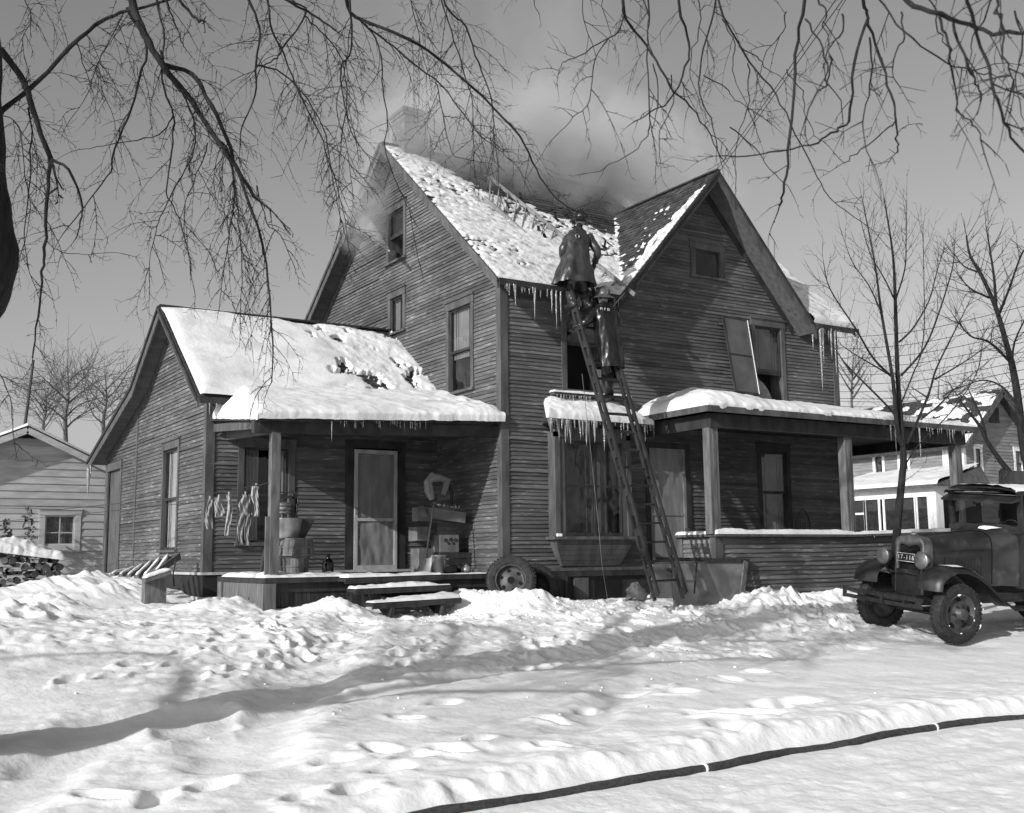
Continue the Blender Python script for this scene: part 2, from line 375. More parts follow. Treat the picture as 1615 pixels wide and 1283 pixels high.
# ---- walls
side_holes = [HOLE(.84, 1.79, 3.48, 5.06), HOLE(3.36, 4.20, 6.33, 7.45), HOLE(3.38, 4.12, 4.93, 5.74)]
mb = MB()
siding(mb, PXp(0), lambda z: max(.0, (z-5.28)/TH), lambda z: min(8.1, 3.77+(8.46-z)/.74), Z0, 8.40, side_holes, seed=11)
stuff(mb.build('clapboards', M_SIDING, house))
front_holes = [HOLE(4.04, 4.86, 5.72, 6.34), HOLE(5.47, 6.33, 3.40, 5.07), HOLE(1.16, 2.05, 3.42, 5.10), (1.0, 2.3, 1.0, 2.62), (2.90, 3.82, .5, 2.56), HOLE(5.50, 6.33, 1.0, 2.70)]
mb = MB()
siding(mb, PYp(0), lambda z: 0 if z < 5.26 else XG-(ZG-.12-z)/TG, lambda z: W_ if z < 5.26 else XG+(ZG-.12-z)/TG, Z0, 7.44, front_holes, seed=12)
stuff(mb.build('clapboards', M_SIDING, house))
mb = MB()
siding(mb, lambda u, d, z: (W_+d, u, z), lambda z: max(0, (z-5.28)/TH), lambda z: min(8.1, 3.77+(8.46-z)/.74), Z0, 8.40, [], seed=13, blen=(4, 8))
siding(mb, lambda u, d, z: (u, 8.1+d, z), lambda z: 0, lambda z: W_, Z0, 5.2, [], seed=14, blen=(4, 8))
stuff(mb.build('clapboards', M_SIDING, house))
wl = lambda z: max(2.16, 1.63+(z+.12-3.12)/.76)
def wh(z):
    zz = z+.12
    return min(9.1, 5.85+(3.86-zz)/.304) if zz < 3.86 else 5.85-(zz-3.86)/.65
mb = MB(); siding(mb, PXp(-4.05), wl, wh, Z0, 4.85, [HOLE(3.62, 4.68, .86, 2.70), (7.75, 8.92, .3, 2.56)], seed=15)
stuff(mb.build('clapboards', M_SIDING, house))
mb = MB(); siding(mb, PYp(2.16), lambda z: -4.05, lambda z: 0, Z0, 3.45, [HOLE(-3.56, -2.62, .94, 2.58), (-1.68, -.70, .4, 2.58)], seed=16, proud=.02)
stuff(mb.build('clapboards', M_SIDING, house))
mb = MB(); siding(mb, lambda u, d, z: (u, 9.1+d, z), lambda z: -4.05, lambda z: 0, .3, 2.8, [], seed=17, blen=(4, 8)); stuff(mb.build('clapboards', M_SIDING, house))
mb = MB(); mb.box((.35, .35, .0), (W_-.35, 7.8, 5.2)); mb.box((-3.7, 2.5, 0), (.34, 8.8, 2.7)); mb.build('inner_core', M_DARK, house)
# ---- corner boards, water table, frieze
def corner_board(x, y, sx, sy, z0, z1, w=.11):
    mb = MB()
    mb.box(*[tuple(v) for v in ((min(x, x+sx*w), min(y-sy*.032, y), z0), (max(x, x+sx*w), max(y-sy*.032, y), z1))])
    mb.box(*[tuple(v) for v in ((min(x-sx*.030, x), min(y-sy*.032, y+sy*w), z0), (max(x-sx*.030, x), max(y-sy*.032, y+sy*w), z1))])
    mb.build('corner_board', M_TRIM, house)
corner_board(0, 0, 1, 1, Z0, 5.2); corner_board(W_, 0, -1, 1, Z0, 5.2); corner_board(-4.05, 2.16, 1, 1, Z0, 3.42)
mb = MB(); mb.box((-4.083, 8.98, .3), (-4.05, 9.1, 2.8)); mb.build('corner_board', M_TRIM, house)
mb = MB(); mb.box((-4.078, 6.52, .5), (-4.05, 6.60, 3.45)); mb.build('batten', M_TRIM, house)
mb = MB(); mb.box((-.075, -.075, Z0-.05), (W_, -.002, Z0)); mb.box((-.075, -.002, Z0-.05), (-.002, 2.1, Z0)); mb.build('water_table', M_TRIM, house)
mb = MB(); mb.box((-4.11, 2.09, Z0-.04), (-.076, 2.15, Z0)); mb.box((-4.11, 2.15, Z0-.04), (-4.06, 7.6, Z0)); mb.build('water_table', M_WOODL, house)
mb = MB(); mb.box((0, -.03, -.4), (W_, .02, Z0-.05)); mb.box((-.03, -.03, -.4), (0, 2.1, Z0-.05)); mb.build('foundation_skirt', M_TRIMD, house)
mb = MB(); mb.box((-4.07, 2.12, -.3), (0, 2.16, Z0-.041)); mb.box((-4.07, 2.16, -.3), (-4.03, 9.1, Z0-.041)); mb.build('foundation_skirt', M_TAR, house)
mb = MB(); mb.beam((-4.09, 2.11, .10), (-4.09, 6.4, .16), .03, .05); mb.beam((-4.1, 2.10, .10), (-3.5, 2.10, .12), .03, .05); mb.build('skirt_batten', M_WOODL, house)
# foundation hatch, panel and cellar opening
a = hy(848, 905, -.06); b = hy(895, 940, -.06)
mb = MB(); fb(mb, PYp(-.03), a[0], b[0], 0, .03, -.25, .36)
for q in (a[0], b[0]-.06): fb(mb, PYp(-.03), q, q+.06, .03, .055, -.25, .36)
fb(mb, PYp(-.03), a[0]+.06, b[0]-.06, .03, .055, .30, .36); mb.build('hatch', M_WOODD, house)
a = hy(905, 905, -.05)[0]; b = hy(928, 940, -.05)[0]; mb = MB(); fb(mb, PYp(-.03), a, b, 0, .035, -.25, .34); mb.build('pier', M_TRIM, house)
a = hy(938, 915, -.05)[0]; b = hy(982, 940, -.05)[0]; mb = MB(); fb(mb, PYp(-.03), a, b, .002, .006, -.25, .30); mb.build('cellar_opening', M_DARK, house)
mb = MB(); fb(mb, PYp(-.03), 0.9, 3.0, .0, .05, .36, .445); mb.build('sill_beam', M_TRIMD, house)

# ---- shingled slopes
def slope(name, O, U, V, spans, t1, piece=(.14, .34), step=.14, seed=1, th=.05, mat=None):
    """lapped shingle courses on the plane O + U s + V t; spans(t) gives the s-intervals"""
    r = random.Random(seed); mb = MB(); O, U, V = Vector(O), Vector(U), Vector(V); N = U.cross(V).normalized()
    if N.z < 0: N = -N
    n = int(math.ceil(t1/step))
    for k in range(n):
        ta = k*step; tb = min(ta+step, t1)+.012
        for (sa, sb) in spans((ta+min(tb, t1))/2):
            s = sa
            while s < sb-1e-3:
                e = min(sb, s+r.uniform(*piece));
                if sb-e < .06: e = sb
                h = .014+r.uniform(-.003, .005); dj = r.uniform(-.008, .008); tn = min(1, max(0, r.gauss(.5, .25)))
                A = O+U*s+V*(ta+dj); B = O+U*e+V*(ta+dj); C_ = O+U*e+V*tb; D = O+U*s+V*tb
                mb.face([A+N*h, B+N*h, C_+N*.003, D+N*.003], tn); mb.face([A-N*.004, B-N*.004, B+N*h, A+N*h], tn)
                s = e
    o = mb.build(name, mat or M_SHINGLE, house); stuff(o); return o
ZT = 5.571
def main_spans(t):
    z = 4.99+t*sT; hw = (ZG-z)/TG
    if hw <= 0: return [(0, 8.16)]
    return [(0, XG-hw+.33+.05), (XG+hw+.33-.05, 8.16)]
slope('shingles', (-.33, -.49, 4.99), (1, 0, 0), (0, cT, sT), main_spans, ZT, seed=21)
cB, sB = 1/math.hypot(1, .74), .74/math.hypot(1, .74)
slope('shingles', (-.33, 8.45, 8.58-.74*4.68), (1, 0, 0), (0, -cB, sB), lambda t: [(0, 8.16)], 4.68/cB, piece=(1, 3), seed=22)
cG, sG = 1/math.hypot(1, TG), TG/math.hypot(1, TG); LG = 2.37/cG
yb = lambda z: max(-.2, -.49+(z-4.99)/TH)
slope('shingles', (XG-2.37, -.45, ZG-2.37*TG), (0, 1, 0), (cG, 0, sG), lambda t: [(0, yb(ZG-2.37*TG+t*sG)+.45+.06)], LG, piece=(.10, .2), step=.11, seed=23)
slope('shingles', (XG+2.37, -.45, ZG-2.37*TG), (0, 1, 0), (-cG, 0, sG), lambda t: [(0, yb(ZG-2.37*TG+t*sG)+.45+.06)], LG, piece=(.3, .8), seed=24)
# wing
ang = math.atan(.76); WXE = -4.34; WL = 4.34
slope('shingles', (WXE, 1.63, 3.12), (1, 0, 0), (0, math.cos(ang), math.sin(ang)), lambda t: [(0, WL)], 2.47/math.cos(ang), seed=25)
ang2 = math.atan(.65); slope('shingles', (WXE, 5.85, 3.86), (1, 0, 0), (0, -math.cos(ang2), math.sin(ang2)), lambda t: [(0, WL+.0)], 1.75/math.cos(ang2), seed=26, piece=(.5, 1))
ang3 = math.atan(.304); slope('shingles', (WXE, 9.5, 3.86-3.65*.304), (1, 0, 0), (0, -math.cos(ang3), math.sin(ang3)), lambda t: [(0, WL)], 3.65/math.cos(ang3), seed=27, piece=(.5, 1))

# ---- roof decks: soffits, fascias, barge boards
def slab(P4, th, mat, name, drop=.004):
    """a board under the quad P4 (seen from above), th thick, vertical thickness"""
    mb = MB(); lo = [Vector(p)-Vector((0, 0, th+drop)) for p in P4]; hi = [Vector(p)-Vector((0, 0, drop)) for p in P4]; mb.box8(lo+hi); return mb.build(name, mat, house)
slab([(-.33, -.49, 4.99), (XG-2.25, -.49, 4.99), (XG-2.25, .30, main_z(.3)), (-.33, .30, main_z(.3))], .055, M_SOFFIT, 'soffit')
slab([(XG+2.30, -.49, 4.99), (7.83, -.49, 4.99), (7.83, .30, main_z(.3)), (XG+2.30, .30, main_z(.3))], .055, M_SOFFIT, 'soffit')
slab([(-.33, .30, main_z(.3)), (.05, .30, main_z(.3)), (.05, 3.77, 8.58), (-.33, 3.77, 8.58)], .055, M_SOFFIT, 'soffit')
slab([(-.33, 3.77, 8.58), (.05, 3.77, 8.58), (.05, 8.45, 8.58-.74*4.68), (-.33, 8.45, 8.58-.74*4.68)], .055, M_SOFFIT, 'soffit')
slab([(.05, 3.77, 8.58), (7.83, 3.77, 8.58), (7.83, 8.45, 8.58-.74*4.68), (.05, 8.45, 8.58-.74*4.68)], .05, M_SOFFIT, 'roof_deck')
slab([(XG+2.3, .30, main_z(.3)), (7.83, .30, main_z(.3)), (7.83, 3.77, 8.58), (XG+2.3, 3.77, 8.58)], .05, M_SOFFIT, 'roof_deck')
def barge(a, b, w=.16, t=.032, out=(-1, 0, 0), mat=None, name='barge_board', up=0):
    """a board hanging below the line a-b, facing `out`"""
    a, b, o_ = Vector(a), Vector(b), Vector(out); dn = Vector((0, 0, -w)); u = Vector((0, 0, up))
    mb = MB(); p = [a+dn, b+dn, b+dn+o_*t, a+dn+o_*t, a+u, b+u, b+u+o_*t, a+u+o_*t]; mb.box8(p); return mb.build(name, mat or M_TRIM, house)
e = (-.335, -.49, 4.99); rdg = (-.335, 3.77, 8.58); bk = (-.335, 8.45, 8.58-.74*4.68)
barge(e, rdg); barge(rdg, bk, .20); barge((-.369, -.51, 5.0), (-.369, 3.77, 8.61), .06, .02); barge((-.369, 3.77, 8.61), (-.369, 8.45, 8.61-.74*4.68), .08, .03)
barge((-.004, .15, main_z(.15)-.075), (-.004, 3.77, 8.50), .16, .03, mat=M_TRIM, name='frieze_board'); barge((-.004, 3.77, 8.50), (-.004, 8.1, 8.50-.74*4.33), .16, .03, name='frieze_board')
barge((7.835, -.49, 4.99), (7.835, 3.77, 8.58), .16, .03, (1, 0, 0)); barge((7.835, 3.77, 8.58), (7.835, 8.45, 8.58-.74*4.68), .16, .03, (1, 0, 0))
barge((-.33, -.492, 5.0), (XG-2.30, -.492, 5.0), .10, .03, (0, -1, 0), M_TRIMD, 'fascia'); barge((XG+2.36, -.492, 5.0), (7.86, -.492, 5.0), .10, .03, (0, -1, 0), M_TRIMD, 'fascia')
# ridge cap of main roof
mb = MB(); mb.beam((-.36, 3.77, 8.60), (7.85, 3.77, 8.60), .14, .03); mb.build('ridge_cap', M_TRIMD, house)
# cross gable overhang
for s in (-1, 1):
    ex = XG+s*2.37; ez = ZG-2.37*TG
    slab([(XG, -.45, ZG), (XG, .30, ZG), (ex, .30, ez), (ex, -.45, ez)][::s], .06, M_SOFFIT, 'soffit')
    slab([(XG, .30, ZG), (XG, 2.6, ZG), (ex, -.1, ez), (ex, -.2, ez)][::s], .05, M_SOFFIT, 'roof_deck')
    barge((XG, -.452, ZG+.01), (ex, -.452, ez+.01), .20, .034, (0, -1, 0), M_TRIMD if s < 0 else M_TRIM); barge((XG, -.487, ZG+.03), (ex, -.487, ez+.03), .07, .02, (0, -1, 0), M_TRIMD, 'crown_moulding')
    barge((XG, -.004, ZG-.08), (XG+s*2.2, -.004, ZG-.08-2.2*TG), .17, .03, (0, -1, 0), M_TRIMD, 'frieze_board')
mb = MB(); mb.beam((XG, -.50, ZG+.02), (XG, 2.6, ZG+.02), .10, .03); mb.build('ridge_cap', M_TRIMD, house)
# wing
slab([(WXE, 1.63, 3.12), (0, 1.63, 3.12), (0, 4.10, 5.0), (WXE, 4.10, 5.0)], .055, M_SOFFIT, 'soffit')
slab([(WXE, 4.10, 5.0), (0, 4.10, 5.0), (0, 5.85, 3.86), (WXE, 5.85, 3.86)], .055, M_SOFFIT, 'soffit')
slab([(WXE, 5.85, 3.86), (0, 5.85, 3.86), (0, 9.5, 2.75), (WXE, 9.5, 2.75)], .055, M_SOFFIT, 'soffit')
X1 = WXE-.004
for (a, b, w1) in (((X1, 1.63, 3.12), (X1, 4.10, 5.0), .15), ((X1, 4.10, 5.0), (X1, 5.85, 3.86), .22), ((X1, 5.85, 3.86), (X1, 9.5, 2.75), .20)):
    barge(a, b, w1); barge(Vector(a)+Vector((-.034, 0, .012)), Vector(b)+Vector((-.034, 0, .012)), .07, .025, mat=M_TRIMD, name='crown_moulding')
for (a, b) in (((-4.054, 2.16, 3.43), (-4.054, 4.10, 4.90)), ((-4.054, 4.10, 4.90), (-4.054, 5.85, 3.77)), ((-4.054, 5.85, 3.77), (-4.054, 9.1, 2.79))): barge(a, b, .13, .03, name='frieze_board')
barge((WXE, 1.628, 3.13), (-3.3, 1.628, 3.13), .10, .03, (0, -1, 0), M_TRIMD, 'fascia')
mb = MB(); mb.beam((WXE-.03, 4.10, 5.02), (0, 4.10, 5.02), .16, .03); mb.build('ridge_cap', M_TRIMD, house)

# ---- windows and doors
S = PXp(0); F = PYp(0)
window(S, .84, 1.79, 3.48, 5.06, house, split=.48, shade=.60, trim=M_TRIM, curtains=False)
window(S, 3.36, 4.20, 6.33, 7.45, house, split=.5, lower='open', tw=.10)
window(S, 3.38, 4.12, 4.93, 5.74, house, split=1, tw=.10, curtains=True)
window(F, 5.47, 6.33, 3.40, 5.07, house, split=.42, shade=.52, lower='open', shade_mat=M_SHADE, tw=.09)
window(F, 1.16, 2.05, 3.42, 5.10, house, split=.5, lower='open', shade=.36, tw=.10)
window(F, 5.50, 6.33, 1.00, 2.70, house, split=.52, trim=M_TRIMD, shade=1, tw=.09)
gw = window(F, 4.04, 4.86, 5.72, 6.34, house, split=1, tw=.11, header=.12)
mb = MB()
for k in range(9):
    x0 = 4.16+k*.075; mb.tube([F(x0, -.03, 5.78), F(min(x0+.12, 4.74), -.03, 6.20)], .005, 4); mb.tube([F(x0, -.028, 6.20), F(min(x0+.12, 4.74), -.028, 5.78)], .005, 4)
mb.build('lattice', M_TRIMD, gw)
window(PXp(-4.05), 3.62, 4.68, .86, 2.70, house, split=.50, shade=1, tw=.085, shade_mat=M_BLIND)
window(PYp(2.16), -3.56, -2.62, .94, 2.58, house, split=.5, shade=.0, curtains=True, tw=.10)
# side door of the wing
P = PXp(-4.05); mb = MB()
for q in ((7.70, 7.80, .3, 2.50), (8.87, 8.97, .3, 2.50)): fb(mb, P, q[0], q[1], 0, .035, q[2], q[3])
fb(mb, P, 7.68, 8.99, 0, .05, 2.50, 2.66); d = mb.build('door_frame', M_TRIM, house)
mb = MB(); fb(mb, P, 7.80, 8.87, -.06, -.02, .25, 2.50); mb.build('door', M_TRIM, d)
# kitchen door with cloth-covered storm door
P = PYp(2.16); mb = MB()
for q in ((-1.74, -1.60), (-.78, -.64)): fb(mb, P, q[0], q[1], 0, .04, .44, 2.52)
fb(mb, P, -1.74, -.64, 0, .045, 2.52, 2.64); kd = mb.build('door_frame', M_TRIMD, house)
mb = MB()
for q in ((-1.585, -1.525, .48, 2.49), (-.855, -.80, .48, 2.49)): fb(mb, P, q[0], q[1], .02, .055, q[2], q[3])
for q in ((.48, .57), (1.30, 1.35), (2.43, 2.49)): fb(mb, P, -1.525, -.855, .02, .055, q[0], q[1])
dr = mb.build('storm_door', M_DOORF, house)
mb = MB(); n, mrow = 26, 40
rg = []
for j in range(mrow+1):
    z = .55+1.9*j/mrow; row = []
    for i in range(n+1):
        u = -1.53+.68*i/n; sag = (.016 if z < 1.3 else .004)*float(fbm(u*9+z*2.5, z*3.1-u*4, 63, 3)); row.append(P(u, .034+sag, z))
    rg.append(row)
mb.rings(rg, closed=False); mb.build('cloth_panel', M_SCREEN, dr, smooth=True)
mb = MB(); mb.tube([P(-1.56, .06, 1.42), P(-1.56, .10, 1.42), P(-1.56, .10, 1.52), P(-1.56, .06, 1.52)], .008, 6); mb.build('handle', M_IRON, dr)
mb = MB(); fb(mb, P, -1.6, -.78, -.08, -.05, .44, 2.52); mb.build('backing', M_DARK, kd)
# front porch door
P = F; mb = MB()
for q in ((2.86, 2.95), (3.75, 3.86)): fb(mb, P, q[0], q[1], 0, .04, .55, 2.52)
fb(mb, P, 2.86, 3.86, 0, .045, 2.52, 2.62); fd = mb.build('door_frame', M_TRIMD, house)
mb = MB(); fb(mb, P, 2.95, 3.75, -.02, .015, .56, 2.52)
for q in ((2.95, 2.99), (3.70, 3.75)): fb(mb, P, q[0], q[1], .015, .03, .56, 2.52)
fb(mb, P, 2.99, 3.70, .015, .03, 2.47, 2.52); fb(mb, P, 2.99, 3.70, .015, .028, 1.36, 1.40); mb.build('storm_door', M_SCREEN, house)

# ---- bay window
bay = MB(); BY = -.22
by = lambda x, y: hy(x, y, BY)
bay.box((.86, BY, .98), (.955, -.002, 2.68)); bay.box((2.31, BY, .98), (2.40, -.002, 2.68))              # side posts
bay.box((.955, BY+.02, .98), (1.06, -.1, 2.68)); bay.box((2.22, BY+.02, .98), (2.31, -.1, 2.68))
bay.box((.80, BY-.05, .95), (2.46, -.002, 1.00))
bay.box((.86, BY, 2.60), (2.40, BY+.05, 2.78)); bay.box((1.06, BY+.02, 2.55), (2.22, BY+.06, 2.60))
bw_ = bay.build('bay_window', M_TRIM, house)
for (u0, u1) in ((1.06, 1.64), (1.66, 2.22)):
    s = MB(); P = PYp(BY+.05)
    fb(s, P, u0, u0+.035, 0, .03, 1.0, 2.55); fb(s, P, u1-.035, u1, 0, .03, 1.0, 2.55); fb(s, P, u0+.035, u1-.035, 0, .03, 1.0, 1.06); fb(s, P, u0+.035, u1-.035, 0, .03, 2.50, 2.55); fb(s, P, u0+.035, u1-.035, 0, .03, 1.80, 1.83)
    s.build('sash', M_TRIMD, bw_)
    g = MB(); g.face([P(u0+.03, .012, 1.05), P(u1-.03, .012, 1.05), P(u1-.03, .012, 2.5), P(u0+.03, .012, 2.5)]); g.build('pane', M_GLASS, bw_)
mb = MB(); mb.box((1.63, BY, 1.0), (1.67, BY+.05, 2.6)); mb.build('mullion', M_TRIMD, bw_)
mb = MB()
for i in range(24):
    x0 = 1.06+i*.048; mb.face([(x0, -.04+.012*math.sin(i*2.1), 1.0), (x0+.048, -.04+.012*math.sin((i+1)*2.1), 1.0), (x0+.048, -.04+.012*math.sin((i+1)*2.1), 2.6), (x0, -.04+.012*math.sin(i*2.1), 2.6)])
mb.build('lace_curtain', material('lace_curtain', .05, .10, .9, (3, 3, 1.5), 6, .4), bw_)
# tapering panel under the bay
mb = MB(); top = [(.86, BY, .95), (2.40, BY, .95)]; n = 5
for k in range(n):
    za = .95-.42*k/n; zb_ = .95-.42*(k+1)/n; q = lambda z: (.95-z)/.42
    xa, xb = .86+.20*q(za)**1.3, .86+.20*q(zb_)**1.3; ya, yb2 = BY+.13*q(za)**1.5, BY+.13*q(zb_)**1.5
    mb.face([(xb, yb2, zb_+.003), (3.26-xb, yb2, zb_+.003), (3.26-xa, ya-.004, za), (xa, ya-.004, za)]); mb.face([(xb, 0, zb_), (xb, yb2, zb_), (xa, ya, za), (xa, 0, za)]); mb.face([(3.26-xb, 0, zb_), (3.26-xb, yb2, zb_), (3.26-xa, ya, za), (3.26-xa, 0, za)])
mb.build('apron_panel', M_TRIM, bw_)
# bay roof
mb = MB(); lo = [(.62, -.44, 2.80), (2.60, -.44, 2.80), (2.50, -.0, 2.80), (.76, -.0, 2.80)]; hi = [(.55, -.50, 2.86), (2.66, -.50, 2.86), (2.42, -.02, 3.16), (.80, -.02, 3.16)]
mb.box8(lo+hi); mb.build('bay_roof', M_SHINGLE, bw_)
mb = MB(); mb.box((.92, -.14, 3.30), (2.50, 0, 3.345)); mb.build('ledge', M_TRIM, house)

# ---- kitchen porch
KP = []
mb = MB(); mb.box((-3.86, -.02, .36), (-.03, 2.1, .44)); mb.build('porch_floor', M_WOODD, house)
mb = MB(); mb.box((-3.80, .04, .23), (-.08, .08, .36)); mb.box((-3.80, .081, .23), (-3.76, 2.05, .36)); mb.build('floor_beam', M_WOODD, house)
mb = MB()
for i in range(56):
    x0 = -3.66+i*.064; mb.box((x0, .06, -.3), (x0+.058, .085, .23), rng.random())
mb.box((-3.7, .086, -.3), (-.08, .10, .23)); stuff(mb.build('skirt_slats', M_WOODD, house))
mb = MB(); mb.box((-3.885, -.045, -.3), (-3.70, .10, .355)); mb.build('corner_post', M_WOOD, house)
mb = MB(); mb.box((-3.87, .10, -.3), (-3.84, 1.9, .355)); mb.box((-3.89, .55, -.3), (-3.87, 1.2, .16)); mb.box((-3.90, 1.75, -.3), (-3.84, 1.95, .36)); mb.build('side_skirt', M_WOOD, house)
mb = MB(); mb.box((-3.77, .03, .44), (-3.64, .15, 2.46)); mb.box((-3.83, .055, .44), (-3.771, .09, 1.28)); mb.build('porch_post', M_WOOD, house)
mb = MB(); mb.beam((-4.03, .09, 2.53), (0, .11, 2.66), .12, .17); mb.build('porch_beam', M_TRIMD, house)
mb = MB(); mb.beam((-3.72, .14, 2.53), (-3.72, 2.14, 2.62), .10, .15); mb.build('porch_beam', M_TRIM, house); mb = MB(); mb.beam((-3.96, 0.03, 2.56), (-3.96, 2.1, 2.72), .03, .12); mb.build('porch_beam', M_TRIM, house)
A_, B_, C_, D_ = Vector((-3.99, -.05, 2.68)), Vector((-.0, .02, 2.86)), Vector((0, 1.63, 3.16)), Vector((-3.42, 1.63, 3.16)); E_ = Vector((-3.99, 2.14, 2.92)); G_ = Vector((-3.5, 2.14, 3.2))
mb = MB(); dn = Vector((0, 0, -.05))
mb.box8([A_+dn, B_+dn, C_+dn, D_+dn, A_, B_, C_, D_]); mb.box8([E_+dn, A_+dn, D_+dn, G_+dn, E_, A_, D_, G_]); mb.build('porch_roof', M_SOFFIT, house)
mb = MB(); mb.beam(A_+Vector((-.02, -.02, -.035)), B_+Vector((0, -.02, -.035)), .03, .10); mb.beam(A_+Vector((-.02, 0, -.035)), E_+Vector((-.02, 0, -.035)), .03, .10); mb.build('fascia', M_TRIMD, house)
# steps
for k, (ax, ay, bx, by2, y0) in enumerate(((545, 918, 698, 912, -.3), (560, 935, 712, 928, -.55), (588, 958, 728, 948, -.8))):
    p = hy(ax, ay, y0); q = hy(bx, by2, y0); mb = MB(); z = (p[2]+q[2])/2
    mb.box8([(p[0], y0, p[2]-.0), (q[0], y0, q[2]), (q[0], y0+.29, q[2]), (p[0], y0+.29, p[2]), (p[0], y0, p[2]+.045), (q[0], y0, q[2]+.045), (q[0], y0+.29, q[2]+.045), (p[0], y0+.29, p[2]+.045)])
    mb.box8([(p[0], y0+.004, p[2]-.03), (q[0], y0+.004, q[2]-.03), (q[0], y0+.03, q[2]-.03), (p[0], y0+.03, p[2]-.03), (p[0], y0+.004, p[2]-.001), (q[0], y0+.004, q[2]-.001), (q[0], y0+.03, q[2]-.001), (p[0], y0+.03, p[2]-.001)])
    st = mb.build('step', M_WOODD, house)
mb = MB(); mb.beam((-2.3, 0, .30), (-2.3, -.8, -.1), .05, .2); mb.build('stringer', M_WOODD, house); mb = MB(); mb.beam((-1.5, 0, .30), (-1.5, -.8, -.1), .05, .2); mb.build('stringer', M_WOODD, house)

# ---- front porch
RX0, RX1, RY = 2.97, 9.2, -1.6
mb = MB(); mb.box((RX0, RY+.02, .50), (RX1, -.05, .56)); mb.box((W_+.02, -.05, .50), (RX1, 5, .56)); mb.build('porch_floor', M_WOODD, house)
sg = lambda x: .030*max(0, x-6.1)**1.0 if x > 6.1 else 0
mb = MB(); siding(mb, lambda u, d, z: (u, RY-d, z+sg(u)*(1.2 if z < .5 else .8)), lambda z: RX0, lambda z: RX1, -.15, .97, [(6.95, 7.15, .36, .42)], pitch=.072, seed=31)
siding(mb, lambda u, d, z: (RX0-d, u, z), lambda z: RY, lambda z: -.74, -.15, .97, [], pitch=.072, seed=32)
siding(mb, lambda u, d, z: (RX1+d, u, z), lambda z: RY, lambda z: 5, -.15, .97, [], pitch=.072, seed=33)
stuff(mb.build('clapboards', M_SIDING, house))
mb = MB(); mb.box((RX0+.02, RY+.03, -.2), (RX1-.02, RY+.08, .95)); mb.build('parapet_core', M_DARK, house)
mb = MB(); mb.beam((RX0-.07, RY, .99), (6.1, RY, .985), .20, .04); mb.beam((6.1, RY, .985), (RX1+.05, RY, 1.06), .20, .04); mb.beam((RX0, RY+.1, .99), (RX0, -.70, .99), .20, .039); mb.build('parapet_cap', M_TRIM, house)
for (x, y) in ((RX0, RY), (RX0, -.80)):
    mb = MB(); mb.box((x-.035, y-.035, -.15), (x+.12, y+.10, .968)); mb.build('corner_board', M_TRIM, house)
for px in (1121.5, 1333, 1506):
    x = hy(px, 690, RY)[0]; mb = MB(); zt = 2.70; mb.box((x-.09, RY-.06, 1.01), (x+.09, RY+.10, zt)); mb.box((x-.03, RY-.068, 1.05), (x+.03, RY-.061, 2.6)); mb.build('porch_post', M_WOOD, house)
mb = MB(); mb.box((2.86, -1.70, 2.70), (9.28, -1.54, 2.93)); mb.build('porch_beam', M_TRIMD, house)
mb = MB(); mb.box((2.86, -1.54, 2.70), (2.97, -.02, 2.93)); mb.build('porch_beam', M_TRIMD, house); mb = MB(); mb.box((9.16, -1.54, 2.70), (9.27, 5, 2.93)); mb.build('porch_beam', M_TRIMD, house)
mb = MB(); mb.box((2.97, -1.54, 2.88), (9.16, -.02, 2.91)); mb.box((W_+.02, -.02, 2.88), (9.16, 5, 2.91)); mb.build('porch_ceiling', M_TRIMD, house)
Q = dict(a=Vector((2.70, -1.82, 3.0)), b=Vector((9.45, -1.82, 3.02)), c=Vector((W_, 0, 3.42)), d=Vector((4.05, 0, 3.42)), e=Vector((2.70, 0, 3.0)), f=Vector((9.45, 5, 3.0)), g=Vector((W_, 5, 3.42)))
mb = MB(); dn = Vector((0, 0, -.06))
for k in ('abcd', 'ead', 'bfgc'):
    p = [Q[i] for i in k]
    if len(p) == 3: p.append(p[2]+Vector((.001, 0, 0)))
    mb.box8([x+dn for x in p]+p)
mb.build('porch_roof', M_SHINGLE, house)
mb = MB(); mb.box((2.68, -1.85, 2.93), (9.47, -1.82, 3.03)); mb.box((2.67, -1.82, 2.93), (2.70, 0, 3.03)); mb.box((9.45, -1.82, 2.93), (9.48, 5, 3.03)); mb.build('fascia', M_TRIM, house)

# ---- chimney
mb = MB(); mb.box((.02, 3.50, 7.9), (.50, 4.05, 9.28)); ch = mb.build('chimney', M_BRICK, house)
mb = MB(); k = 0
for zz in np.arange(8.05, 9.30, .075):
    k += 1; g = .03 if zz > 9.12 else 0
    for i in range(3):
        x0 = .01-g+(.5+2*g)/3*i+(.03 if k % 2 else 0); mb.box((x0, 3.49-g, zz), (min(x0+.155, .51+g), 3.50, zz+.065), rng.random())
    for i in range(3):
        y0 = 3.5-g+(.55+2*g)/3*i; mb.box((.01-g, y0, zz), (.0199, y0+.17, zz+.065), rng.random()); mb.box((.5, y0, zz), (.51+g, y0+.17, zz+.065), rng.random())
mb.box((-.04, 3.44, 9.24), (.56, 4.10, 9.31)); stuff(mb.build('bricks', M_BRICK, ch))
